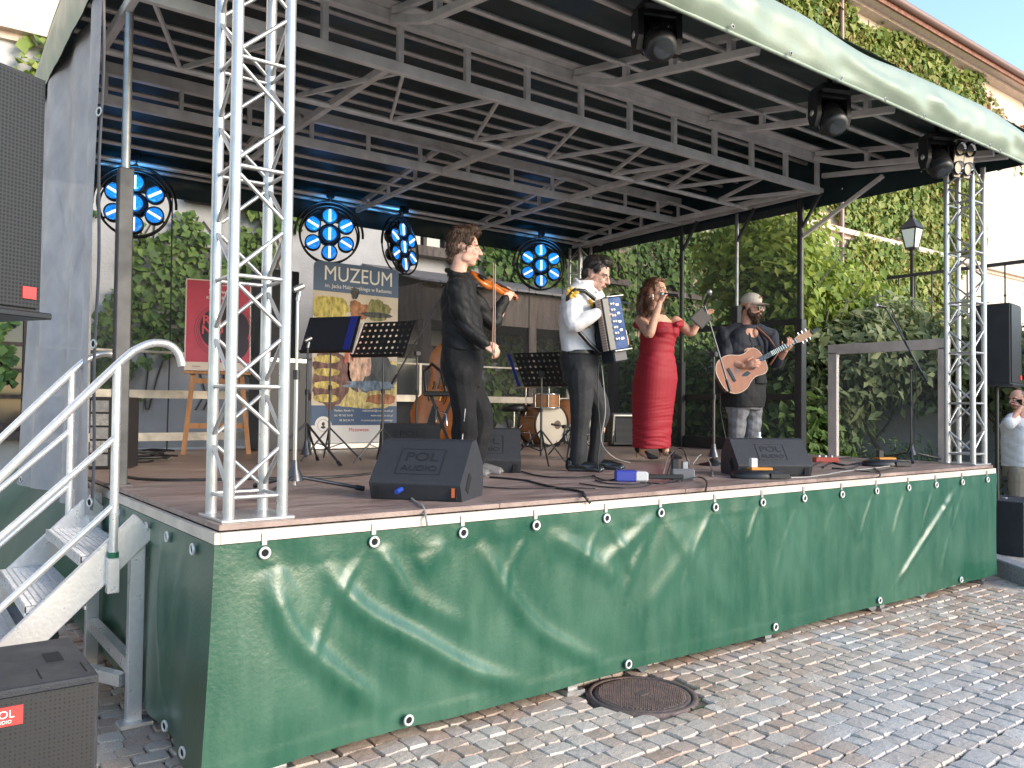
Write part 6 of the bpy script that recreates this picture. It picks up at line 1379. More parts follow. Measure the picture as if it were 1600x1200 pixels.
def strands(o, n, L, r, flow, lift=.25, seed=1, skip=None):
    """fine locks rooted on the hair surface, combed along flow; joined into the hair mesh"""
    me = o.data; nv = len(me.vertices); V = np.empty(nv*3, np.float32); me.vertices.foreach_get('co', V); Nn = np.empty(nv*3, np.float32); me.vertices.foreach_get('normal', Nn)
    V = V.reshape(-1, 3); Nn = Nn.reshape(-1, 3); rg = np.random.default_rng(seed); idx = rg.integers(0, nv, n); P, N_ = V[idx], Nn[idx]
    if skip is not None:
        ok = ~skip(P, N_); P, N_ = P[ok], N_[ok]; n = len(P)
    T = np.array(flow)[None]+rg.normal(0, .38, (n, 3)); T -= N_*np.sum(T*N_, 1)[:, None]; T /= np.linalg.norm(T, axis=1)[:, None]+1e-6; B = np.cross(N_, T)
    L_ = (L*rg.uniform(.5, 1.3, n))[:, None]; a = P-N_*.003; b_ = P+T*L_*.5+N_*L_*lift*.5; c = P+T*L_+N_*L_*lift*rg.uniform(-.2, 1., (n, 1))+B*L_*rg.normal(0, .25, (n, 1))
    vs = np.stack([a-B*r, a+B*r, b_-B*r*.9, b_+B*r*.9, c], 1).reshape(-1, 3); k = np.arange(n)*5
    bm = bmesh.new(); bm.from_mesh(me); vv = [bm.verts.new(p) for p in vs]
    for i in k: bm.faces.new((vv[i], vv[i+1], vv[i+3], vv[i+2])); bm.faces.new((vv[i+2], vv[i+3], vv[i+4]))
    bm.to_mesh(me); bm.free(); me.polygons.foreach_set('use_smooth', np.ones(len(me.polygons), bool))
def hair_disp(a=.006, f=60.): return lambda V: (a*np.sin(f*V[:, 0]+3*np.sin(f*.5*V[:, 2]))*np.sin(f*.8*V[:, 1]+2*np.sin(f*.4*V[:, 0]))+a*.6*np.sin(f*1.7*V[:, 2]+f*V[:, 1])).astype(np.float32)

# ---------------------------------------------------------------- violinist
t, P, b = person('violinist in black shirt and trousers facing right with violin lowered and bow upright', 738, 742)
f, l, u = frame(.12)
hf = frame(.05, -.02); hc = P(726, 388)
sh = P(715, 449); shR = P(716, 452, -.17); shL = P(724, 450, .18); hip = P(722, 560)
elR, wrR, haR = P(729, 509, -.20), P(757, 537, -.22), P(769, 545, -.22)
elL, wrL, haL = P(768, 505, .30), P(789, 470, .36), P(797, 457, .40)
kR, aR = P(727, 655, -.09), P(722, 728, -.08); kL, aL = P(752, 655, .10), P(738, 728, .11)
mb = MB(); head_pieces(mb, hc, hf, 1.12)
loft(mb, [(P(722, 600), .14, .10), (P(722, 540), .135, .095), (P(720, 480), .15, .10), (P(720, 447), .13, .085), (P(722, 432), .06, .06)], l)
limbp(mb, [shR, elR, wrR], [.045, .038, .027]); limbp(mb, [shL, elL, wrL], [.045, .038, .027])
for k_, a_ in ((kR, aR), (kL, aL)): limbp(mb, [Vector((hip.x, k_.y, hip.z-.05)), k_, a_], [.07, .05, .038])
hm = [hand_mesh(wrR, P(776, 549, -.22)-wrR, Vector((0, .6, -.6)), .75, 1.0, m=SK1), hand_mesh(wrL, P(799, 452, .40)-wrL, Vector((.2, .5, .6)), .65, 1.0, m=SK1)]
organic('body', mb, .0055, SK1, t, 4, extra=hm); face_parts(t, hc, hf, 1.12, hairb)
mb = MB(); M = Matrix(hf).transposed(); C_ = lambda a, b_, d: hc+(hf[0]*a+hf[1]*b_+hf[2]*d)*1.12
mb.ball(C_(-.024, 0, .062), (.112, .096, .092), 18, M=M); mb.ball(C_(.040, 0, .112), (.070, .070, .044), 14, M=M); mb.ball(C_(-.058, 0, .01), (.070, .086, .085), 14, M=M); mb.ball(C_(-.078, 0, -.05), (.036, .058, .06), 12, M=M)
for s_ in (-1, 1): mb.ball(C_(.024, s_*.070, .045), (.036, .022, .045), 10, M=M); mb.ball(C_(.010, s_*.079, .0), (.012, .008, .034), 8, M=M)
strands(organic('hair', mb, .006, hairb, t, 2, hair_disp(.005, 70)), 2600, .035, .0022, (-.6, 0, -.5), .35)
mb = MB(); loft(mb, [(P(721, 549), .172, .150), (P(721, 530), .170, .152), (P(720, 500), .172, .150), (P(719, 470), .185, .142), (P(718, 452), .175, .118), (P(720, 440), .135, .100), (P(718, 432), .098, .098), (P(716, 427), .080, .085)], l)
limbp(mb, [shR+Vector((0, .02, -.005)), shR*.5+elR*.5+Vector((-.015, 0, 0)), elR, (elR+wrR)/2, wrR], [.088, .074, .062, .056, .043]); limbp(mb, [shL, (shL+elL)/2, elL, (elL+wrL)/2, wrL], [.085, .070, .062, .054, .042])
shirt = organic('shirt', mb, .007, black_cloth, t, 2, wrinkle(.013, 30, 1.))
mb = MB(); mb.path([P(708, 427, -.085), P(727, 434, -.085), P(744, 443, -.02), P(729, 432, .08), P(709, 425, .085), P(698, 422, 0)], [.020, .022, .023, .020, .020, .020], 8, closed=True); organic('collar', mb, .006, black_cloth, t, 1)
mb = MB(); loft(mb, [(P(722, 604), .170, .135), (P(722, 575), .178, .158), (P(721, 545), .168, .148)], l)
for k_, a_, th in ((kR, aR, 0), (kL, aL, 1)):
    h0 = Vector((hip.x+(.02 if th else -.01), k_.y*1.05, hip.z-.10)); limbp(mb, [h0, (h0+k_)/2, k_, (k_+a_)/2, a_+Vector((0, 0, -.045))], [.118, .106, .094, .088, .088])
organic('trousers', mb, .008, black_trous, t, 2, wrinkle(.012, 17, 2., .4))
sho = mat('grey_shoe', (.12, .11, .11), .5)
shoe(t, Vector((aR.x-.05, aR.y, 0)), Vector((aR.x+.20, aR.y-.02, 0)), sho); shoe(t, Vector((aL.x-.03, aL.y, 0)), Vector((aL.x+.23, aL.y-.02, 0)), sho)
q = MB(); q.path([P(729, 600, -.165), P(727, 640, -.18), P(722, 690, -.17), P(718, 725, -.16)], .004, 6); q.box(P(729, 585, -.168), (.022, .012, .05)); q.build('transmitter_cable', mat('pale_cable', (.5, .5, .5), .5), t, world=False)
# violin and bow (held things)
MWp = MW[t.name]
vm = mat('violin_varnish', (.52, .15, .02), .2, coat=.6, var=.3, vscale=6, col2=(.40, .09, .012))
ve, vs_ = P(744, 434, .04), P(807, 464, .50)
vl = thing('violin', 'orange violin held under the violinist chin', 'violin', MWp @ ve)
yv = (vs_-ve).normalized(); zv = (Vector((-.05, -.80, .60))); zv = (zv-yv*zv.dot(yv)).normalized(); xv = yv.cross(zv)
VM = MWp @ Matrix.Translation(ve) @ Matrix((xv, yv, zv)).transposed().to_4x4() @ Matrix.Translation((0, -.02, 0))
q = MB(); fiddle_body(q, VM @ Matrix.Translation((0, 0, -.02)), .355, .104, .084, .056, .032, vm, .012); q.build('body', vm, vl)
q = MB(); q.bar(VM @ Vector((0, .24, .032)), VM @ Vector((0, .50, .024)), .028, .008); q.build('fingerboard', blackg, vl); q = MB(); q.bar(VM @ Vector((0, .34, .008)), VM @ Vector((0, .50, .012)), .026, .02); q.build('neck', vm, vl)
q = MB(); q.bar(VM @ Vector((0, .49, .010)), VM @ Vector((0, .57, -.004)), .024, .024); q.ball(VM @ Vector((0, .58, -.012)), .02, 10); q.build('scroll', vm, vl)
for k in range(4): q = MB(); q.tube(VM @ Vector((-.03 if k % 2 else .03, .505+.016*k, .0)), VM @ Vector((.0, .505+.016*k, .0)), .004, n=6); q.build('peg', blackg, vl)
q = MB(); q.box(VM @ Vector((0, .165, .034)), (.042, .006, .030), VM.to_3x3()); q.build('bridge', mat('maple', (.5, .3, .12), .5), vl); q = MB(); q.prism([(-.02, .03), (.02, .03), (.012, .13), (-.012, .13)], .028, .034, VM); q.build('tailpiece', blackg, vl); q = MB(); q.ball(VM @ Vector((.035, .03, .03)), (.04, .025, .012), 10, M=VM.to_3x3()); q.build('chin_rest', blackg, vl)
bw0, bw1 = MWp @ P(769, 560, -.24), MWp @ P(771, 409, -.24); bow = thing('violin_bow', 'violin bow held upright in the violinist right hand', 'bow', bw0)
q = MB(); q.path([bw0, bw0.lerp(bw1, .5)+Vector((.004, 0, 0)), bw1], [.0055, .0045, .0035], 8); q.build('stick', mat('bow_wood', (.30, .12, .06), .35), bow)
o_ = R0*.017; q = MB(); q.bar(bw0+o_+(bw1-bw0)*.07, bw1+o_*.8-(bw1-bw0)*.02, .008, .0018); q.build('hair_ribbon', mat('bow_hair', (.62, .50, .42), .6), bow); q = MB(); q.bar(bw0+o_*.5+(bw1-bw0)*.03, bw0+o_*.5+(bw1-bw0)*.085, .012, .022); q.build('frog', blackg, bow); q = MB(); q.bar(bw1, bw1+o_, .008, .012); q.build('tip', blackg, bow)

# ---------------------------------------------------------------- accordion player
t, P, b = person('accordion player in white shirt with yellow flowers looking down at his instrument', 916, 735)
MWp = MW[t.name]; f, l, u = frame(-.30)
hf = frame(-.42, -.34); hc = P(932, 429)
shR, shL = P(893, 466, -.15), P(926, 462, .17); elR, wrR = P(897, 507, -.24), P(932, 491, -.26)
elL, wrL = P(955, 520, .22), P(972, 520, .0)
kR, aR = P(908, 640, -.10), P(903, 712, -.08); kL, aL = P(937, 640, .12), P(930, 708, .15); hip = P(906, 560)
white_sh = mat('white_shirt', (.66, .64, .65), .75, bump=.2, bscale=40, sheen=.2)
mb = MB(); head_pieces(mb, hc, hf, 1.10)
loft(mb, [(P(906, 590), .14, .10), (P(903, 540), .14, .10), (P(903, 480), .155, .10), (P(908, 456), .13, .09), (P(915, 446), .06, .06)], l)
limbp(mb, [shR, elR, wrR], [.045, .038, .027]); limbp(mb, [shL, elL, wrL], [.045, .038, .027])
for k_, a_ in ((kR, aR), (kL, aL)): limbp(mb, [Vector((hip.x, k_.y, hip.z-.05)), k_, a_], [.07, .05, .038])
hm = [hand_mesh(wrR, P(950, 486, -.25)-wrR, Vector((.5, .8, -.2)), .45, 1.02, m=SK1), hand_mesh(wrL, Vector((.2, -.3, -.9)), Vector((-.6, -.7, 0)), .4, 1.0, m=SK1)]
organic('body', mb, .0055, SK1, t, 4, extra=hm); face_parts(t, hc, hf, 1.10, mat('hair_dark', (.022, .016, .013), .5), shut=True)
hd = mat('hair_dark', (.022, .016, .013), .5, bump=.6, bscale=90)
M = Matrix(hf).transposed(); C_ = lambda a, b_, d: hc+(hf[0]*a+hf[1]*b_+hf[2]*d)*1.10
mb = MB(); mb.ball(C_(-.024, 0, .060), (.108, .093, .088), 18, M=M); mb.ball(C_(.034, 0, .104), (.066, .070, .042), 14, M=M); mb.ball(C_(-.062, 0, .0), (.056, .082, .07), 14, M=M)
for s_ in (-1, 1): mb.ball(C_(.018, s_*.074, .04), (.034, .018, .04), 10, M=M)
strands(organic('hair', mb, .006, hd, t, 2, hair_disp(.003, 90)), 2200, .022, .002, (-.2, 0, -.5), .4)
q = MB()
for s_ in (-1, 1): q.torus(C_(.094, s_*.033, -.004), .022, .0016, Matrix((hf[1], hf[2], hf[0])).transposed(), 20, 5); q.path([C_(.09, s_*.055, 0), C_(.04, s_*.082, .004), C_(0, s_*.084, .0)], .0015, 5)
q.path([C_(.096, -.011, -.002), C_(.1, 0, .002), C_(.096, .011, -.002)], .0015, 5); q.build('glasses', stm, t, world=False)
mb = MB(); loft(mb, [(P(905, 551), .165, .138), (P(904, 530), .165, .138), (P(902, 500), .172, .140), (P(902, 478), .185, .135), (P(905, 462), .172, .122), (P(909, 451), .125, .10), (P(915, 441), .082, .080)], l)
limbp(mb, [shR+Vector((.01, .03, 0)), (shR+elR)/2, elR, (elR+wrR)/2, wrR], [.092, .080, .068, .062, .045]); limbp(mb, [shL, (shL+elL)/2, elL, (elL+wrL)/2, wrL], [.088, .074, .064, .056, .044])
shirt = organic('shirt', mb, .007, white_sh, t, 2, wrinkle(.012, 26, 4.))
mb = MB(); mb.path([P(903, 441, -.07), P(920, 449, -.08), P(933, 455, -.02), P(925, 446, .07), P(906, 438, .08), P(899, 437, .0), P(903, 441, -.07)], .018, 8); organic('collar', mb, .006, white_sh, t, 1)
yel = mat('yellow_flower', (.55, .33, .03), .7, var=.35, vscale=60); gryl = mat('grey_leaf_print', (.30, .27, .22), .7)
def flower(c, nrm, r, m=yel):                 # flat embroidered flower lying on the shirt
    nrm = Vector(nrm).normalized(); Mx = Matrix.Translation(c) @ nrm.to_track_quat('Z', 'Y').to_matrix().to_4x4(); q = MB()
    for k in range(7):
        a = 2*math.pi*k/7; q.ball(Mx @ Vector((r*.58*math.cos(a), r*.58*math.sin(a), 0)), (r*.44, r*.26, .006), 8, M=(Mx.to_3x3() @ Matrix.Rotation(a, 3, 'Z')))
    q.ball(Mx @ Vector((0, 0, .003)), (r*.25, r*.25, .007), 8, m=mat('flower_heart', (.30, .13, .02), .8), M=Mx.to_3x3()); q.m = [0]*len(q.m) if not q.mats else q.m
    q2 = MB(); q2.v, q2.f, q2.sm = q.v, q.f, q.sm; q2.m = [0]*len(q.f); return q2.build('flower', m, t, world=False)
flower(P(894, 457, -.235), (-.1, -.9, .35), .055); flower(P(913, 540, -.145), (.15, -1, 0), .058); flower(P(916, 505, -.150), (.25, -1, 0), .048); flower(P(922, 473, -.13), (.45, -.9, .2), .042); flower(P(914, 523, -.148), (.2, -1, 0), .035); flower(P(926, 488, -.135), (.5, -1, 0), .032)
mb = MB(); loft(mb, [(P(906, 598), .165, .13), (P(906, 572), .170, .148), (P(905, 549), .160, .138)], l)
for k_, a_ in ((kR, aR), (kL, aL)):
    h0 = Vector((hip.x+(.03 if k_ is kL else 0), k_.y*.95, hip.z-.10)); limbp(mb, [h0, (h0+k_)/2, k_, (k_+a_)/2, a_+Vector((0, 0, -.05))], [.112, .098, .080, .068, .066])
organic('trousers', mb, .007, mat('charcoal_trousers', (.014, .0145, .017), .8, bump=.2, bscale=60, sheen=.1), t, 2, wrinkle(.012, 20, 3., .6))
mb = MB(); loft(mb, [(P(905, 556), .168, .145), (P(905, 548), .168, .145)], l); organic('belt', mb, .006, blackg, t, 1)
bshoe = mat('black_shoe', (.012, .012, .013), .2)
shoe(t, Vector((aR.x-.06, aR.y, 0)), Vector((aR.x+.20, aR.y-.07, 0)), bshoe); shoe(t, Vector((aL.x-.05, aL.y, 0)), Vector((aL.x+.23, aL.y-.06, 0)), bshoe)
# accordion
ac0 = MWp @ P(952, 512, -.10); acc = thing('accordion', 'blue piano accordion hanging on black straps in front of the player', 'accordion', ac0)
AX = P(980, 545, -.12)-P(967, 467, -.12); AX.normalize()                  # down along the treble side
AY = Vector((-.50, .86, .0)); AY = (AY-AX*AY.dot(AX)).normalized(); AZ = AX.cross(AY)
AM = MWp @ Matrix.Translation(P(962, 506, -.16)) @ Matrix((-AZ if AZ.x < 0 else AZ, AY, AX)).transposed().to_4x4()
abl = mat('accordion_blue', (.02, .055, .16), .55, spec=.25, var=.2, vscale=10); bell = mat('bellows_dark', (.02, .022, .03), .5)
def abox(name, c, sz, m, bev=.006): q = MB(); q.box((0, 0, 0), sz, bev=bev); q.v = [tuple(AM @ (Vector(v)+Vector(c))) for v in q.v]; return q.build(name, m, acc)
abox('treble_case', (-.02, .02, 0), (.16, .15, .42), abl, .02); 
for k in range(11): abox('bellows_fold', (-.02, .10+.012*k, .01), (.165 if k % 2 else .150, .006, .41), bell, .002)
abox('bass_case', (-.02, .275, .01), (.155, .09, .42), bell, .015); abox('foot_block', (-.02, .06, .25), (.13, .17, .09), bell, .01); gp_ = abox('grille_plate', (-.035, -.062, 0), (.12, .014, .40), abl, .004)
kb = abox('keyboard', (-.115, -.02, 0), (.06, .10, .40), mat('keyboard_base', (.03, .03, .03), .4), .004)
for k in range(20): q = MB(); q.box((0, 0, 0), (.010, .06, .0165)); q.v = [tuple(AM @ (Vector(v)+Vector((-.149, -.022, -.19+.02*k)))) for v in q.v]; q.build('piano_key', mat('key_cream', (.45, .33, .27), .45), kb)
for k in range(7): q = MB(); q.ball(AM @ Vector((-.075, -.075, -.15+.045*k)), .011, 8); q.ball(AM @ Vector((-.052, -.075, -.15+.045*k)), .011, 8); q.build('register_button', mat('pearl', (.7, .66, .6), .25), gp_)
for k in range(5): abox('chrome_vent', (-.012, -.071, -.14+.065*k), (.028, .004, .018), steel, .001)
for s_ in (-1, 1): abox('edge_trim', (-.02, -.05, s_*.208), (.165, .05, .008), steel, .002)
for q0 in ([P(886, 476, -.20), P(888, 462, -.235), P(898, 453, -.225), P(914, 455, -.19), P(930, 468, -.17)], [P(893, 500, -.21), P(906, 520, -.205), P(921, 537, -.20), P(938, 551, -.17)]):
    q = MB(); q.path([MWp @ p for p in q0], .017, 8); q.build('strap', blackg, acc)

# ---------------------------------------------------------------- singer
t, P, b = person('singer in long red velvet dress holding a microphone to her mouth', 1024, 722)
MWp = MW[t.name]; f, l, u = frame(-.95)
hf = frame(-.66, .06, -.06); hc = P(1026, 455)
shR, shL = P(1000, 500, -.02), P(1056, 502, .06); elR, wrR = P(1015, 522, -.26), P(1031, 473, -.22); elL, wrL = P(1080, 520, -.02), P(1095, 500, -.06)
lr = lambda x, y, w, d: (P(x, y), w, d)
mb = MB(); head_pieces(mb, hc, hf, .98, .93, .95)
loft(mb, [lr(1024, 620, .15, .12), lr(1025, 570, .12, .10), lr(1028, 530, .14, .105), lr(1028, 512, .155, .095), lr(1028, 500, .15, .075), lr(1027, 492, .08, .06)], l)
limbp(mb, [shR, (shR+elR)/2, elR, (elR+wrR)/2, wrR], [.052, .050, .040, .036, .025]); limbp(mb, [shL, (shL+elL)/2, elL, (elL+wrL)/2, wrL], [.052, .048, .038, .034, .025])
aR, aL = P(1003, 716, .0), P(1040, 716, .03)
for a_, x in ((aR, 1010), (aL, 1038)): limbp(mb, [P(x, 610, 0), P(x-2, 660, 0), a_+Vector((0, 0, .05))], [.08, .055, .032]); limbp(mb, [a_+Vector((0, 0, .07)), a_+Vector((.04, -.04, .025)), a_+Vector((.09, -.06, .015))], [.030, .026, .018])
hm = [hand_mesh(wrR, P(1037, 460, -.19)-wrR, Vector((.7, .5, .1)), .85, .92, thumb=.8, m=SK2), hand_mesh(wrL, P(1106, 488, -.05)-wrL, Vector((.3, -.6, -.6)), .25, .9, m=SK2)]
organic('body', mb, .0055, SK2, t, 4, extra=hm); face_parts(t, hc, hf, .98, mat('brow_dark', (.05, .025, .015), .6), mat('lips_rose', (.50, .14, .13), .4))
hairr = mat('hair_auburn', (.115, .042, .020), .4, bump=.9, bscale=60, stretch=(1, 1, .15), var=.5, vscale=30)
M = Matrix(hf).transposed(); C_ = lambda a, b_, d: hc+(hf[0]*a+hf[1]*b_+hf[2]*d)*.98
mb = MB(); mb.ball(C_(-.028, 0, .048), (.098, .090, .086), 18, M=M); mb.ball(C_(.022, 0, .092), (.060, .064, .036), 14, M=M)
for s_ in (-1, 1):
    mb.ball(C_(.012, s_*.076, .03), (.035, .016, .05), 12, M=M)
    limbp(mb, [C_(-.025, s_*.080, .02), C_(-.030, s_*.094, -.06), C_(-.03, s_*.102, -.13), C_(-.01, s_*.105, -.20)], [.036, .038, .042, .026], 10, 4)
limbp(mb, [C_(-.07, 0, .03), C_(-.10, .0, -.07), C_(-.11, 0, -.16), C_(-.10, .0, -.24)], [.075, .088, .085, .05], 12, 4)
for k in range(5): a = -1.2+.6*k; limbp(mb, [C_(-.07, .08*math.sin(a), 0), C_(-.12, .10*math.sin(a), -.12), C_(-.10, .12*math.sin(a), -.235)], [.05, .04, .018], 8, 4)
strands(organic('hair', mb, .006, hairr, t, 2, hair_disp(.005, 55)), 4200, .06, .0024, (0, 0, -1.8), .06, skip=lambda P_, N_: ((P_-np.array(hc)) @ np.array(hf[0]) > .02))
for s_ in (-1,): q = MB(); q.ball(C_(.004, s_*.086, -.075), (.008, .008, .045), 8); q.build('earring', mat('earring_pale', (.6, .52, .44), .3, metal=.5), t, world=False)
def velvet():
    m = mat('red_velvet', (.27, .003, .014), .7, sheen=.35); t_ = m.node_tree; b_ = t_.nodes['Principled BSDF']; b_.inputs['Sheen Tint'].default_value = (1, .12, .18, 1); b_.inputs['Sheen Roughness'].default_value = .3; return m
RED = velvet()
def dz_(V):
    z = V[:, 2]; x = V[:, 0]; y = V[:, 1]; r = np.zeros(len(z), np.float32)
    w = np.sin(2*math.pi*z/.085+4.5*np.sin(5*x+2.5*z+.6)+3.6*np.sin(4.3*y+4*z+1)+1.6*np.sin(13*x+11*z))+.8*np.sin(2*math.pi*z/.041+5*np.sin(7*x-7*z)+3.5*np.sin(8*y+5*z))*np.sin(9*z+4*x); amp = .0018*(np.clip((.62-z)/.3, 0, 1)*1.2+np.clip((z-.80)/.2, 0, 1)*.9+.28)
    return (amp*np.sign(w)*np.abs(w)**.8).astype(np.float32)
mb = MB(); loft(mb, [lr(1018, 700, .178, .150), lr(1018, 690, .178, .152), lr(1019, 655, .183, .165), lr(1021, 620, .196, .178), lr(1024, 592, .203, .182), lr(1025, 570, .185, .165), lr(1026, 552, .160, .140), lr(1027, 536, .162, .140), lr(1029, 520, .172, .148), lr(1030, 508, .166, .125), lr(1030, 505, .160, .11)], l, 32)
f_ = Vector((f.x, f.y, 0))
for s_ in (-1, 1): mb.ball(P(1029, 519)+f_*.085+l*s_*.078, (.078, .078, .07), 14)
mb.ball(P(1023, 600)-f_*.085, (.15, .15, .14), 14)
limbp(mb, [P(997, 507, -.02)+f_*.02, P(999, 510, -.06), P(1008, 512, -.12)+f_*.02, P(1020, 508)+f_*.10], [.030, .030, .028, .03], 8); limbp(mb, [P(1046, 508)+f_*.09, P(1058, 507)+f_*.04, P(1063, 505, .04), P(1058, 502, .10)], [.03, .034, .034, .03], 8)
limbp(mb, [P(994, 509, .0), P(995, 505, .05), P(1005, 500, .12)], [.028, .028, .024], 8)
organic('dress', mb, .006, RED, t, 4, dz_)
hs = mat('black_suede', (.012, .011, .012), .6)
for a_ in (aR, aL):
    mb = MB(); limbp(mb, [a_+Vector((-.035, .03, .085)), a_+Vector((.0, .0, .062)), a_+Vector((.06, -.05, .022)), a_+Vector((.13, -.085, .012))], [.032, .030, .028, .012], 10, 4); organic('shoe', mb, .005, hs, t, 2)
    q = MB(); q.tube(a_+Vector((-.048, .035, .07)), a_+Vector((-.045, .035, 0)), .010, .005, 8); q.build('heel', mat('gold_heel', (.42, .27, .14), .35, metal=.5), t, world=False)
mc0, mc1 = MWp @ P(1060, 462, -.24), MWp @ P(1033, 460, -.17); mt = thing('microphone', 'black handheld microphone at the singer mouth', 'microphone', mc0)
q = MB(); q.tube(mc0, mc0.lerp(mc1, .8), .013, .018, 12); q.build('handle', blackg, mt); q = MB(); q.ball(mc0.lerp(mc1, .95), .024, 12); q.build('head_grille', steel, mt)

# ---------------------------------------------------------------- guitarist
t, P, b = person('bearded guitarist in navy blazer and pale cap with sunglasses', 1162, 714)
MWp = MW[t.name]; f, l, u = frame(-1.05)
hf = frame(-.72, -.10); hc = P(1175, 479)
shR, shL = P(1132, 524, .02), P(1203, 526, .12); elR, wrR = P(1135, 566, -.16), P(1162, 572, -.30); elL, wrL = P(1212, 566, .02), P(1227, 548, -.16)
navyb = mat('navy_blazer', (.010, .012, .022), .75, bump=.2, bscale=50, sheen=.1); tee = mat('black_tee', (.012, .0125, .014), .85, bump=.2, bscale=40); jeans = mat('grey_jeans', (.17, .17, .185), .85, bump=.3, bscale=70, var=.35, vscale=7)
mb = MB(); head_pieces(mb, hc, hf, 1.12, 1.1)
loft(mb, [lr(1162, 630, .17, .15), (P(1164, 590), .20, .18), (P(1166, 550), .18, .14), (P(1167, 526), .15, .09), (P(1169, 514), .09, .07)], l)
limbp(mb, [shR, elR, (elR+wrR)/2, wrR], [.055, .05, .044, .030]); limbp(mb, [shL, elL, (elL+wrL)/2, wrL], [.055, .05, .042, .030])
kR, aR, kL, aL = P(1152, 655, -.06), P(1150, 706, -.02), P(1176, 655, .10), P(1172, 706, .12)
for k_, a_ in ((kR, aR), (kL, aL)): limbp(mb, [P(1162, 610), k_, a_], [.08, .055, .04])
hm = [hand_mesh(wrR, P(1176, 568, -.36)-wrR, Vector((.5, .8, -.2)), .45, 1.08, m=SK3), hand_mesh(wrL, P(1233, 540, -.22)-wrL, Vector((-.2, .8, .2)), .6, 1.05, m=SK3)]
organic('body', mb, .0055, SK3, t, 4, extra=hm); brd = mat('beard_brown', (.055, .026, .015), .7, bump=.9, bscale=120); face_parts(t, hc, hf, 1.12, brd)
M = Matrix(hf).transposed(); C_ = lambda a, b_, d: hc+(hf[0]*a+hf[1]*b_+hf[2]*d)*1.12
mb = MB(); mb.ball(C_(.040, 0, -.098), (.050, .050, .040), 14, M=M); mb.ball(C_(.050, 0, -.12), (.035, .040, .045), 12, M=M)
for s_ in (-1, 1): limbp(mb, [C_(.005, s_*.074, -.02), C_(.012, s_*.070, -.06), C_(.035, s_*.048, -.09)], [.012, .022, .03], 8, 3); limbp(mb, [C_(.088, s_*.006, -.050), C_(.080, s_*.030, -.062), C_(.06, s_*.045, -.085)], [.007, .010, .02], 8, 3)
strands(organic('beard', mb, .005, brd, t, 1, hair_disp(.003, 110)), 1500, .022, .0016, (.1, -.2, -1), .4); mb = MB(); mb.ball(C_(-.045, 0, -.005), (.05, .078, .055), 14, M=M); organic('hair', mb, .006, brd, t, 1, hair_disp(.004, 90))
capm = mat('cap_cream', (.52, .46, .40), .8, bump=.15, bscale=60)
mb = MB(); mb.ball(C_(-.012, 0, .058), (.112, .096, .082), 20, M=M); mb.box(C_(-.01, 0, .005), (.001, .001, .001)); cap_ = organic('cap', mb, .006, capm, t, 2)
q = MB()
def brim(uu, vv): 
    a = (uu-.5)*2.3; r = .088+.085*vv*math.cos(a*.62); return C_(-.004+r*math.cos(a)*1.0, .086*math.sin(a)*(1+.05*vv), .040-.014*vv-.012*abs(math.sin(a)))
q.grid(brim, 20, 5); n_ = len(q.v); q.grid(lambda a, c: Vector(brim(a, c))-Vector(hf[2])*.006, 20, 5); q.build('brim', mat('cap_brim', (.30, .25, .22), .7), cap_, world=False)
q = MB(); [q.path([C_(.082, y0, .075), C_(.080, y0+.012, .095), C_(.074, y0+.02, .085)], .0035, 5) for y0 in (-.035, -.012, .012)]; q.build('emblem', mat('emblem_red', (.32, .05, .05), .6), cap_, world=False)
q = MB()
for s_ in (-1, 1): q.lathe([(.026, -.003), (.026, .003)], 16, Matrix.Translation(C_(.100, s_*.033, -.008)) @ Matrix((hf[1], hf[2], hf[0])).transposed().to_4x4(), m=blackg); q.torus(C_(.100, s_*.033, -.008), .027, .004, Matrix((hf[1], hf[2], hf[0])).transposed(), 18, 6, m=mat('pale_frame', (.6, .5, .4), .3)); q.path([C_(.098, s_*.058, -.002), C_(.05, s_*.085, 0), C_(.0, s_*.086, 0)], .003, 5, m=mat('pale_frame', (.6, .5, .4), .3))
q.build('sunglasses', None, t, world=False)
mb = MB(); loft(mb, [lr(1160, 636, .215, .195), lr(1160, 620, .225, .215), (P(1162, 595), .215, .205), (P(1165, 560), .19, .165), (P(1167, 540), .16, .12), (P(1168, 530), .10, .09)], l); organic('tee_shirt', mb, .008, tee, t, 3, wrinkle(.006, 26, 6.))
fx = Vector((f.x, f.y, 0)); mb = MB(); cN = lambda x, y, w, d: (P(x, y)-fx*.045, w, d)
loft(mb, [cN(1160, 615, .255, .20), cN(1161, 590, .255, .205), cN(1164, 560, .245, .185), cN(1166, 538, .235, .165), cN(1167, 524, .215, .135), cN(1169, 514, .15, .115), cN(1171, 507, .095, .085)], l)
limbp(mb, [shR, P(1150, 515, .02), P(1165, 509, .05)], [.085, .07, .05]); limbp(mb, [shL, P(1190, 517, .08), P(1178, 509, .06)], [.085, .07, .05])
limbp(mb, [shR, (shR+elR)/2, elR, (elR+wrR)/2*.7+elR*.3], [.092, .082, .072, .062]); limbp(mb, [shL, (shL+elL)/2, elL, (elL+wrL)/2*.7+elL*.3], [.092, .082, .070, .060])
fx = Vector((f.x, f.y, 0))
organic('blazer', mb, .007, navyb, t, 2, wrinkle(.012, 22, 8.))
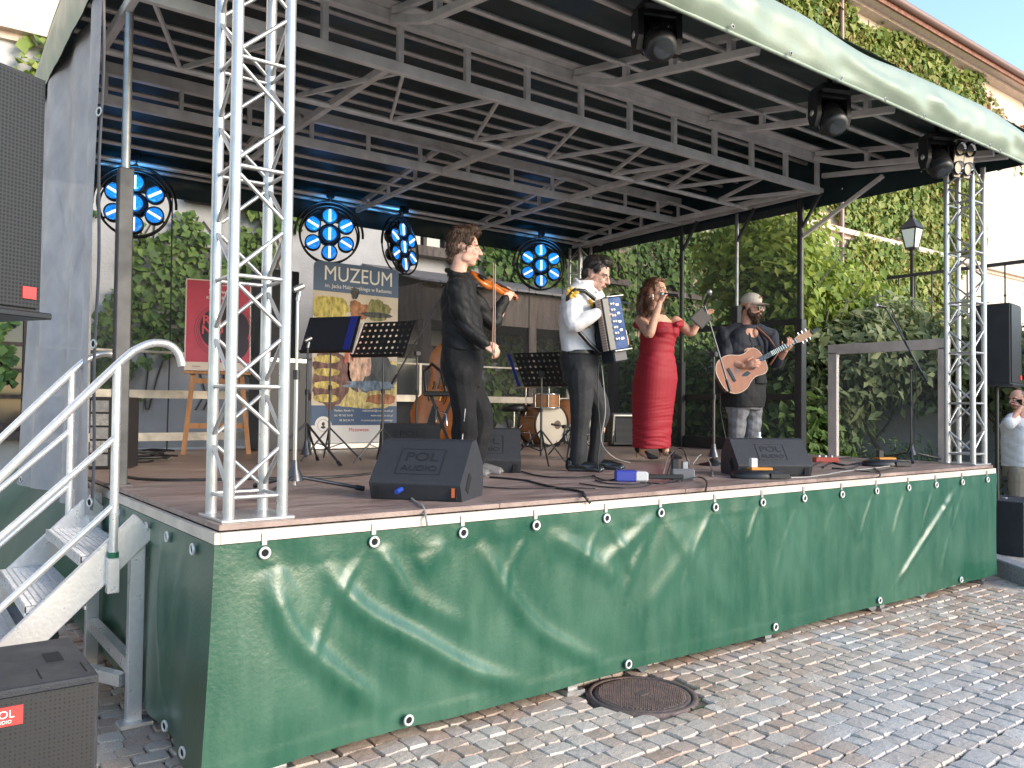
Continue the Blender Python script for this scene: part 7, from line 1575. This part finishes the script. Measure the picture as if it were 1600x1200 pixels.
# open front: pale chest, dark shirt panel and lapels
mb = MB(); mb.ball(P(1172, 521)+fx*.072, (.035, .03, .045), 12); organic('chest', mb, .006, SK3, t, 1)
mb = MB(); loft(mb, [(P(1168, 600)+fx*.165, .085, .06), (P(1169, 560)+fx*.135, .07, .05), (P(1171, 542)+fx*.10, .05, .045)], l); organic('shirt_front', mb, .007, tee, t, 2, wrinkle(.004, 30, 9.))
for s_, xx in ((-1, 1158), (1, 1187)): q = MB(); q.path([P(1168+s_*8, 513)+fx*.06, P(1170+s_*12, 535)+fx*.13, P(1169+s_*9, 560)+fx*.165], [.016, .026, .012], 8); q.build('lapel', navyb, t, world=False)
mb = MB(); loft(mb, [lr(1162, 640, .175, .16), lr(1162, 622, .195, .185), lr(1162, 612, .18, .17)], l)
for k_, a_ in ((kR, aR), (kL, aL)): h0 = P(1162, 632)+(k_-P(1162, 655))*.8; limbp(mb, [h0, (h0+k_)/2, k_, (k_+a_)/2, a_], [.128, .118, .096, .082, .078])
organic('jeans', mb, .008, jeans, t, 3, wrinkle(.009, 26, 5.))
for a_ in (aR, aL): shoe(t, Vector((a_.x-.03, a_.y+.05, 0)), Vector((a_.x+.08, a_.y-.19, 0)), bshoe)
# guitar
g0, g1 = P(1150, 582, -.27), P(1268, 519, -.20); gt = thing('acoustic_guitar', 'natural wood acoustic guitar held by the guitarist', 'guitar', MWp @ g0)
gy = (g1-g0).normalized(); gz = Vector((.22, -.95, .18)); gz = (gz-gy*gz.dot(gy)).normalized(); gx = gy.cross(gz)
GM = MWp @ Matrix.Translation(g0) @ Matrix((gx, gy, gz)).transposed().to_4x4()
gtop = mat('guitar_top', (.33, .115, .038), .3, coat=.4, var=.12, vscale=5, stretch=(18, 1, 1)); gside = mat('guitar_side', (.16, .05, .025), .25, coat=.5, var=.25, vscale=6)
key = [(-.19, 0), (-.185, .07), (-.165, .13), (-.12, .178), (-.05, .198), (.02, .188), (.08, .155), (.13, .132), (.18, .130), (.23, .142), (.275, .138), (.305, .105), (.32, .05), (.322, 0)]
def interp(kk):
    o = []
    for i in range(len(kk)-1):
        p0, p1, p2, p3 = [np.array(kk[j]) for j in (max(0, i-1), i, i+1, min(len(kk)-1, i+2))]
        for t_ in (0, .33, .66): o.append(tuple(.5*((2*p1)+(p2-p0)*t_+(2*p0-5*p1+4*p2-p3)*t_**2+(3*p1-p0-3*p2+p3)*t_**3)))
    return o+[kk[-1]]
kk = interp(key); gpoly = [(x, y) for y, x in kk]+[(-x, y) for y, x in reversed(kk[1:-1])]
q = MB(); q.prism(gpoly, -.10, 0, GM, smooth=False); q.build('side', gside, gt)
q = MB(); q.prism([(x*.995, y*.995) for x, y in gpoly], .0, .004, GM); tp = q.build('top', gtop, gt)
q = MB(); q.path([GM @ Vector((x*1.0, y, .002)) for x, y in gpoly], .004, 6, closed=True); q.build('binding', mat('binding_cream', (.6, .5, .4), .4), tp)
q = MB(); q.lathe([(.050, .005), (0, .0055)], 28, GM @ Matrix.Translation((0, .175, 0)), cap=False); q.build('sound_hole', mat('dark_bore', (.015, .012, .012), .6), tp); q = MB(); q.torus(GM @ Vector((0, .175, .005)), .056, .004, GM.to_3x3(), 30, 5); q.build('rosette', gside, tp)
q = MB(); q.box((0, 0, 0), (.15, .03, .010), bev=.003); q.v = [tuple(GM @ (Vector(v)+Vector((0, -.055, .008)))) for v in q.v]; q.build('bridge', blackg, tp)
q = MB(); q.prism([(.04, .11), (.075, .13), (.085, .08), (.06, .03), (.045, .06)], .0045, .006, GM); q.build('pickguard', blackg, tp)
q = MB(); q.bar(GM @ Vector((0, .23, .010)), GM @ Vector((0, .70, .010)), .050, .010, up=GM.to_3x3() @ Vector((0, 0, 1))); fb = q.build('fingerboard', blackg, gt)
for k in range(13): y_ = .70-.47*(1-2**(-k/9.)); q = MB(); q.bar(GM @ Vector((-.024, y_, .016)), GM @ Vector((.024, y_, .016)), .003, .003); q.build('fret', chrome, fb)
for k in range(6): q = MB(); q.tube(GM @ Vector((-.02+.008*k, -.05, .014)), GM @ Vector((-.018+.0072*k, .74, .018)), .0007, n=4); q.build('string', chrome, gt)
q = MB(); q.bar(GM @ Vector((0, .32, -.008)), GM @ Vector((0, .72, -.004)), .045, .026, up=GM.to_3x3() @ Vector((0, 0, 1)), bev=.008); q.build('neck', gside, gt)
q = MB(); q.prism([(-.024, .70), (.024, .70), (.037, .74), (.034, .88), (-.034, .88), (-.037, .74)], -.012, .004, GM); hs_ = q.build('headstock', mat('headstock_wood', (.36, .20, .11), .4), gt)
for s_ in (-1, 1):
    for k in range(3): q = MB(); q.tube(GM @ Vector((s_*.03, .76+.043*k, -.004)), GM @ Vector((s_*.06, .76+.043*k, -.004)), .008, n=8); q.build('tuner', chrome, hs_)
q = MB(); q.box((0, 0, 0), (.02, .09, .012)); q.v = [tuple(GM @ (Vector(v)+Vector((.0, .93, .01)))) for v in q.v]; q.build('clip_tuner', blackg, hs_)
q = MB(); q.path([MWp @ p for p in (P(1173, 512)+fx*.08, P(1184, 530)+fx*.15, P(1194, 552)+fx*.19, P(1203, 570, -.12))], .012, 6); q.build('strap', mat('leather_strap', (.16, .06, .03), .5), gt)
q = MB(); q.path([GM @ Vector((.05, -.19, -.05)), MWp @ P(1125, 640, -.2), MWp @ P(1135, 690, -.22), MWp @ P(1148, 712, -.25)], .004, 6); q.build('lead', black, gt)

# ---------------------------------------------------------------- onlooker at the right edge
pb = ad(1586, 760, 10.6); t, P, b = person('onlooker in white shirt and khaki shorts filming at the right edge', 0, 0, (pb.x, pb.y, KZ))
MWp = MW[t.name]; f, l, u = frame(-2.75); hf = frame(-2.85, -.05); hc = P(1589, 624)
shR, shL = P(1583, 655, .16), P(1584, 655, -.17); elR, wrR = P(1570, 668, .2), P(1592, 636, .0); elL, wrL = P(1576, 664, -.26), P(1596, 636, -.16)
mb = MB(); head_pieces(mb, hc, hf, 1.04, 1.05); loft(mb, [(P(1590, 740), .15, .12), (P(1590, 700), .15, .12), (P(1588, 665), .16, .11), (P(1588, 652), .10, .08)], l)
limbp(mb, [shR, elR, wrR], [.05, .042, .03]); limbp(mb, [shL, elL, wrL], [.05, .042, .03])
for dy in (-.11, .11): limbp(mb, [P(1590, 740, dy), P(1590, 800, dy), Vector((P(1590, 800, dy).x, dy, .06))], [.09, .06, .042])
organic('body', mb, .007, SK3, t, 4, extra=[hand_mesh(wrL, Vector((-.3, .6, .6)), Vector((-.4, .6, -.4)), .6, 1., m=SK3), hand_mesh(wrR, Vector((-.2, -.5, .6)), Vector((-.4, -.4, -.4)), .6, 1., m=SK3)]); face_parts(t, hc, hf, 1.04, brd)
M = Matrix(hf).transposed(); mb = MB(); mb.ball(hc+hf[0]*-.03+hf[2]*.045, (.088, .083, .078), 16, M=M); organic('hair', mb, .007, mat('hair_grey', (.14, .12, .11), .6), t, 1, hair_disp(.003, 90))
mb = MB(); loft(mb, [(P(1590, 729), .20, .15), (P(1590, 690), .195, .15), (P(1588, 665), .20, .135), (P(1588, 653), .12, .09)], l); limbp(mb, [shR, (shR+elR)/2, elR*.8+shR*.2], [.09, .08, .075]); limbp(mb, [shL, (shL+elL)/2, elL*.8+shL*.2], [.09, .08, .075]); organic('shirt', mb, .008, white_sh, t, 3, wrinkle(.008, 24, 2.))
mb = MB(); loft(mb, [(P(1590, 745), .17, .14), (P(1590, 722), .175, .145)], l)
for dy in (-.10, .10): limbp(mb, [P(1590, 740, dy), P(1590, 790, dy*1.1)], [.11, .10])
organic('shorts', mb, .009, mat('khaki_cloth', (.24, .20, .15), .85, bump=.2), t, 3, wrinkle(.006, 20, 3.)); 
for dy in (-.11, .11): shoe(t, (P(1590, 800, dy).x+.08, dy, 0), (P(1590, 800, dy).x-.17, dy, 0), bshoe)
pc_ = MWp @ P(1591, 629, -.10); ph = thing('camera_phone', 'dark phone held up by the onlooker at right', 'phone', pc_); q = MB(); q.box(pc_, (.012, .16, .08), Matrix.Rotation(-YAW, 3, 'Z'), bev=.003); q.build('body', blackg, ph)
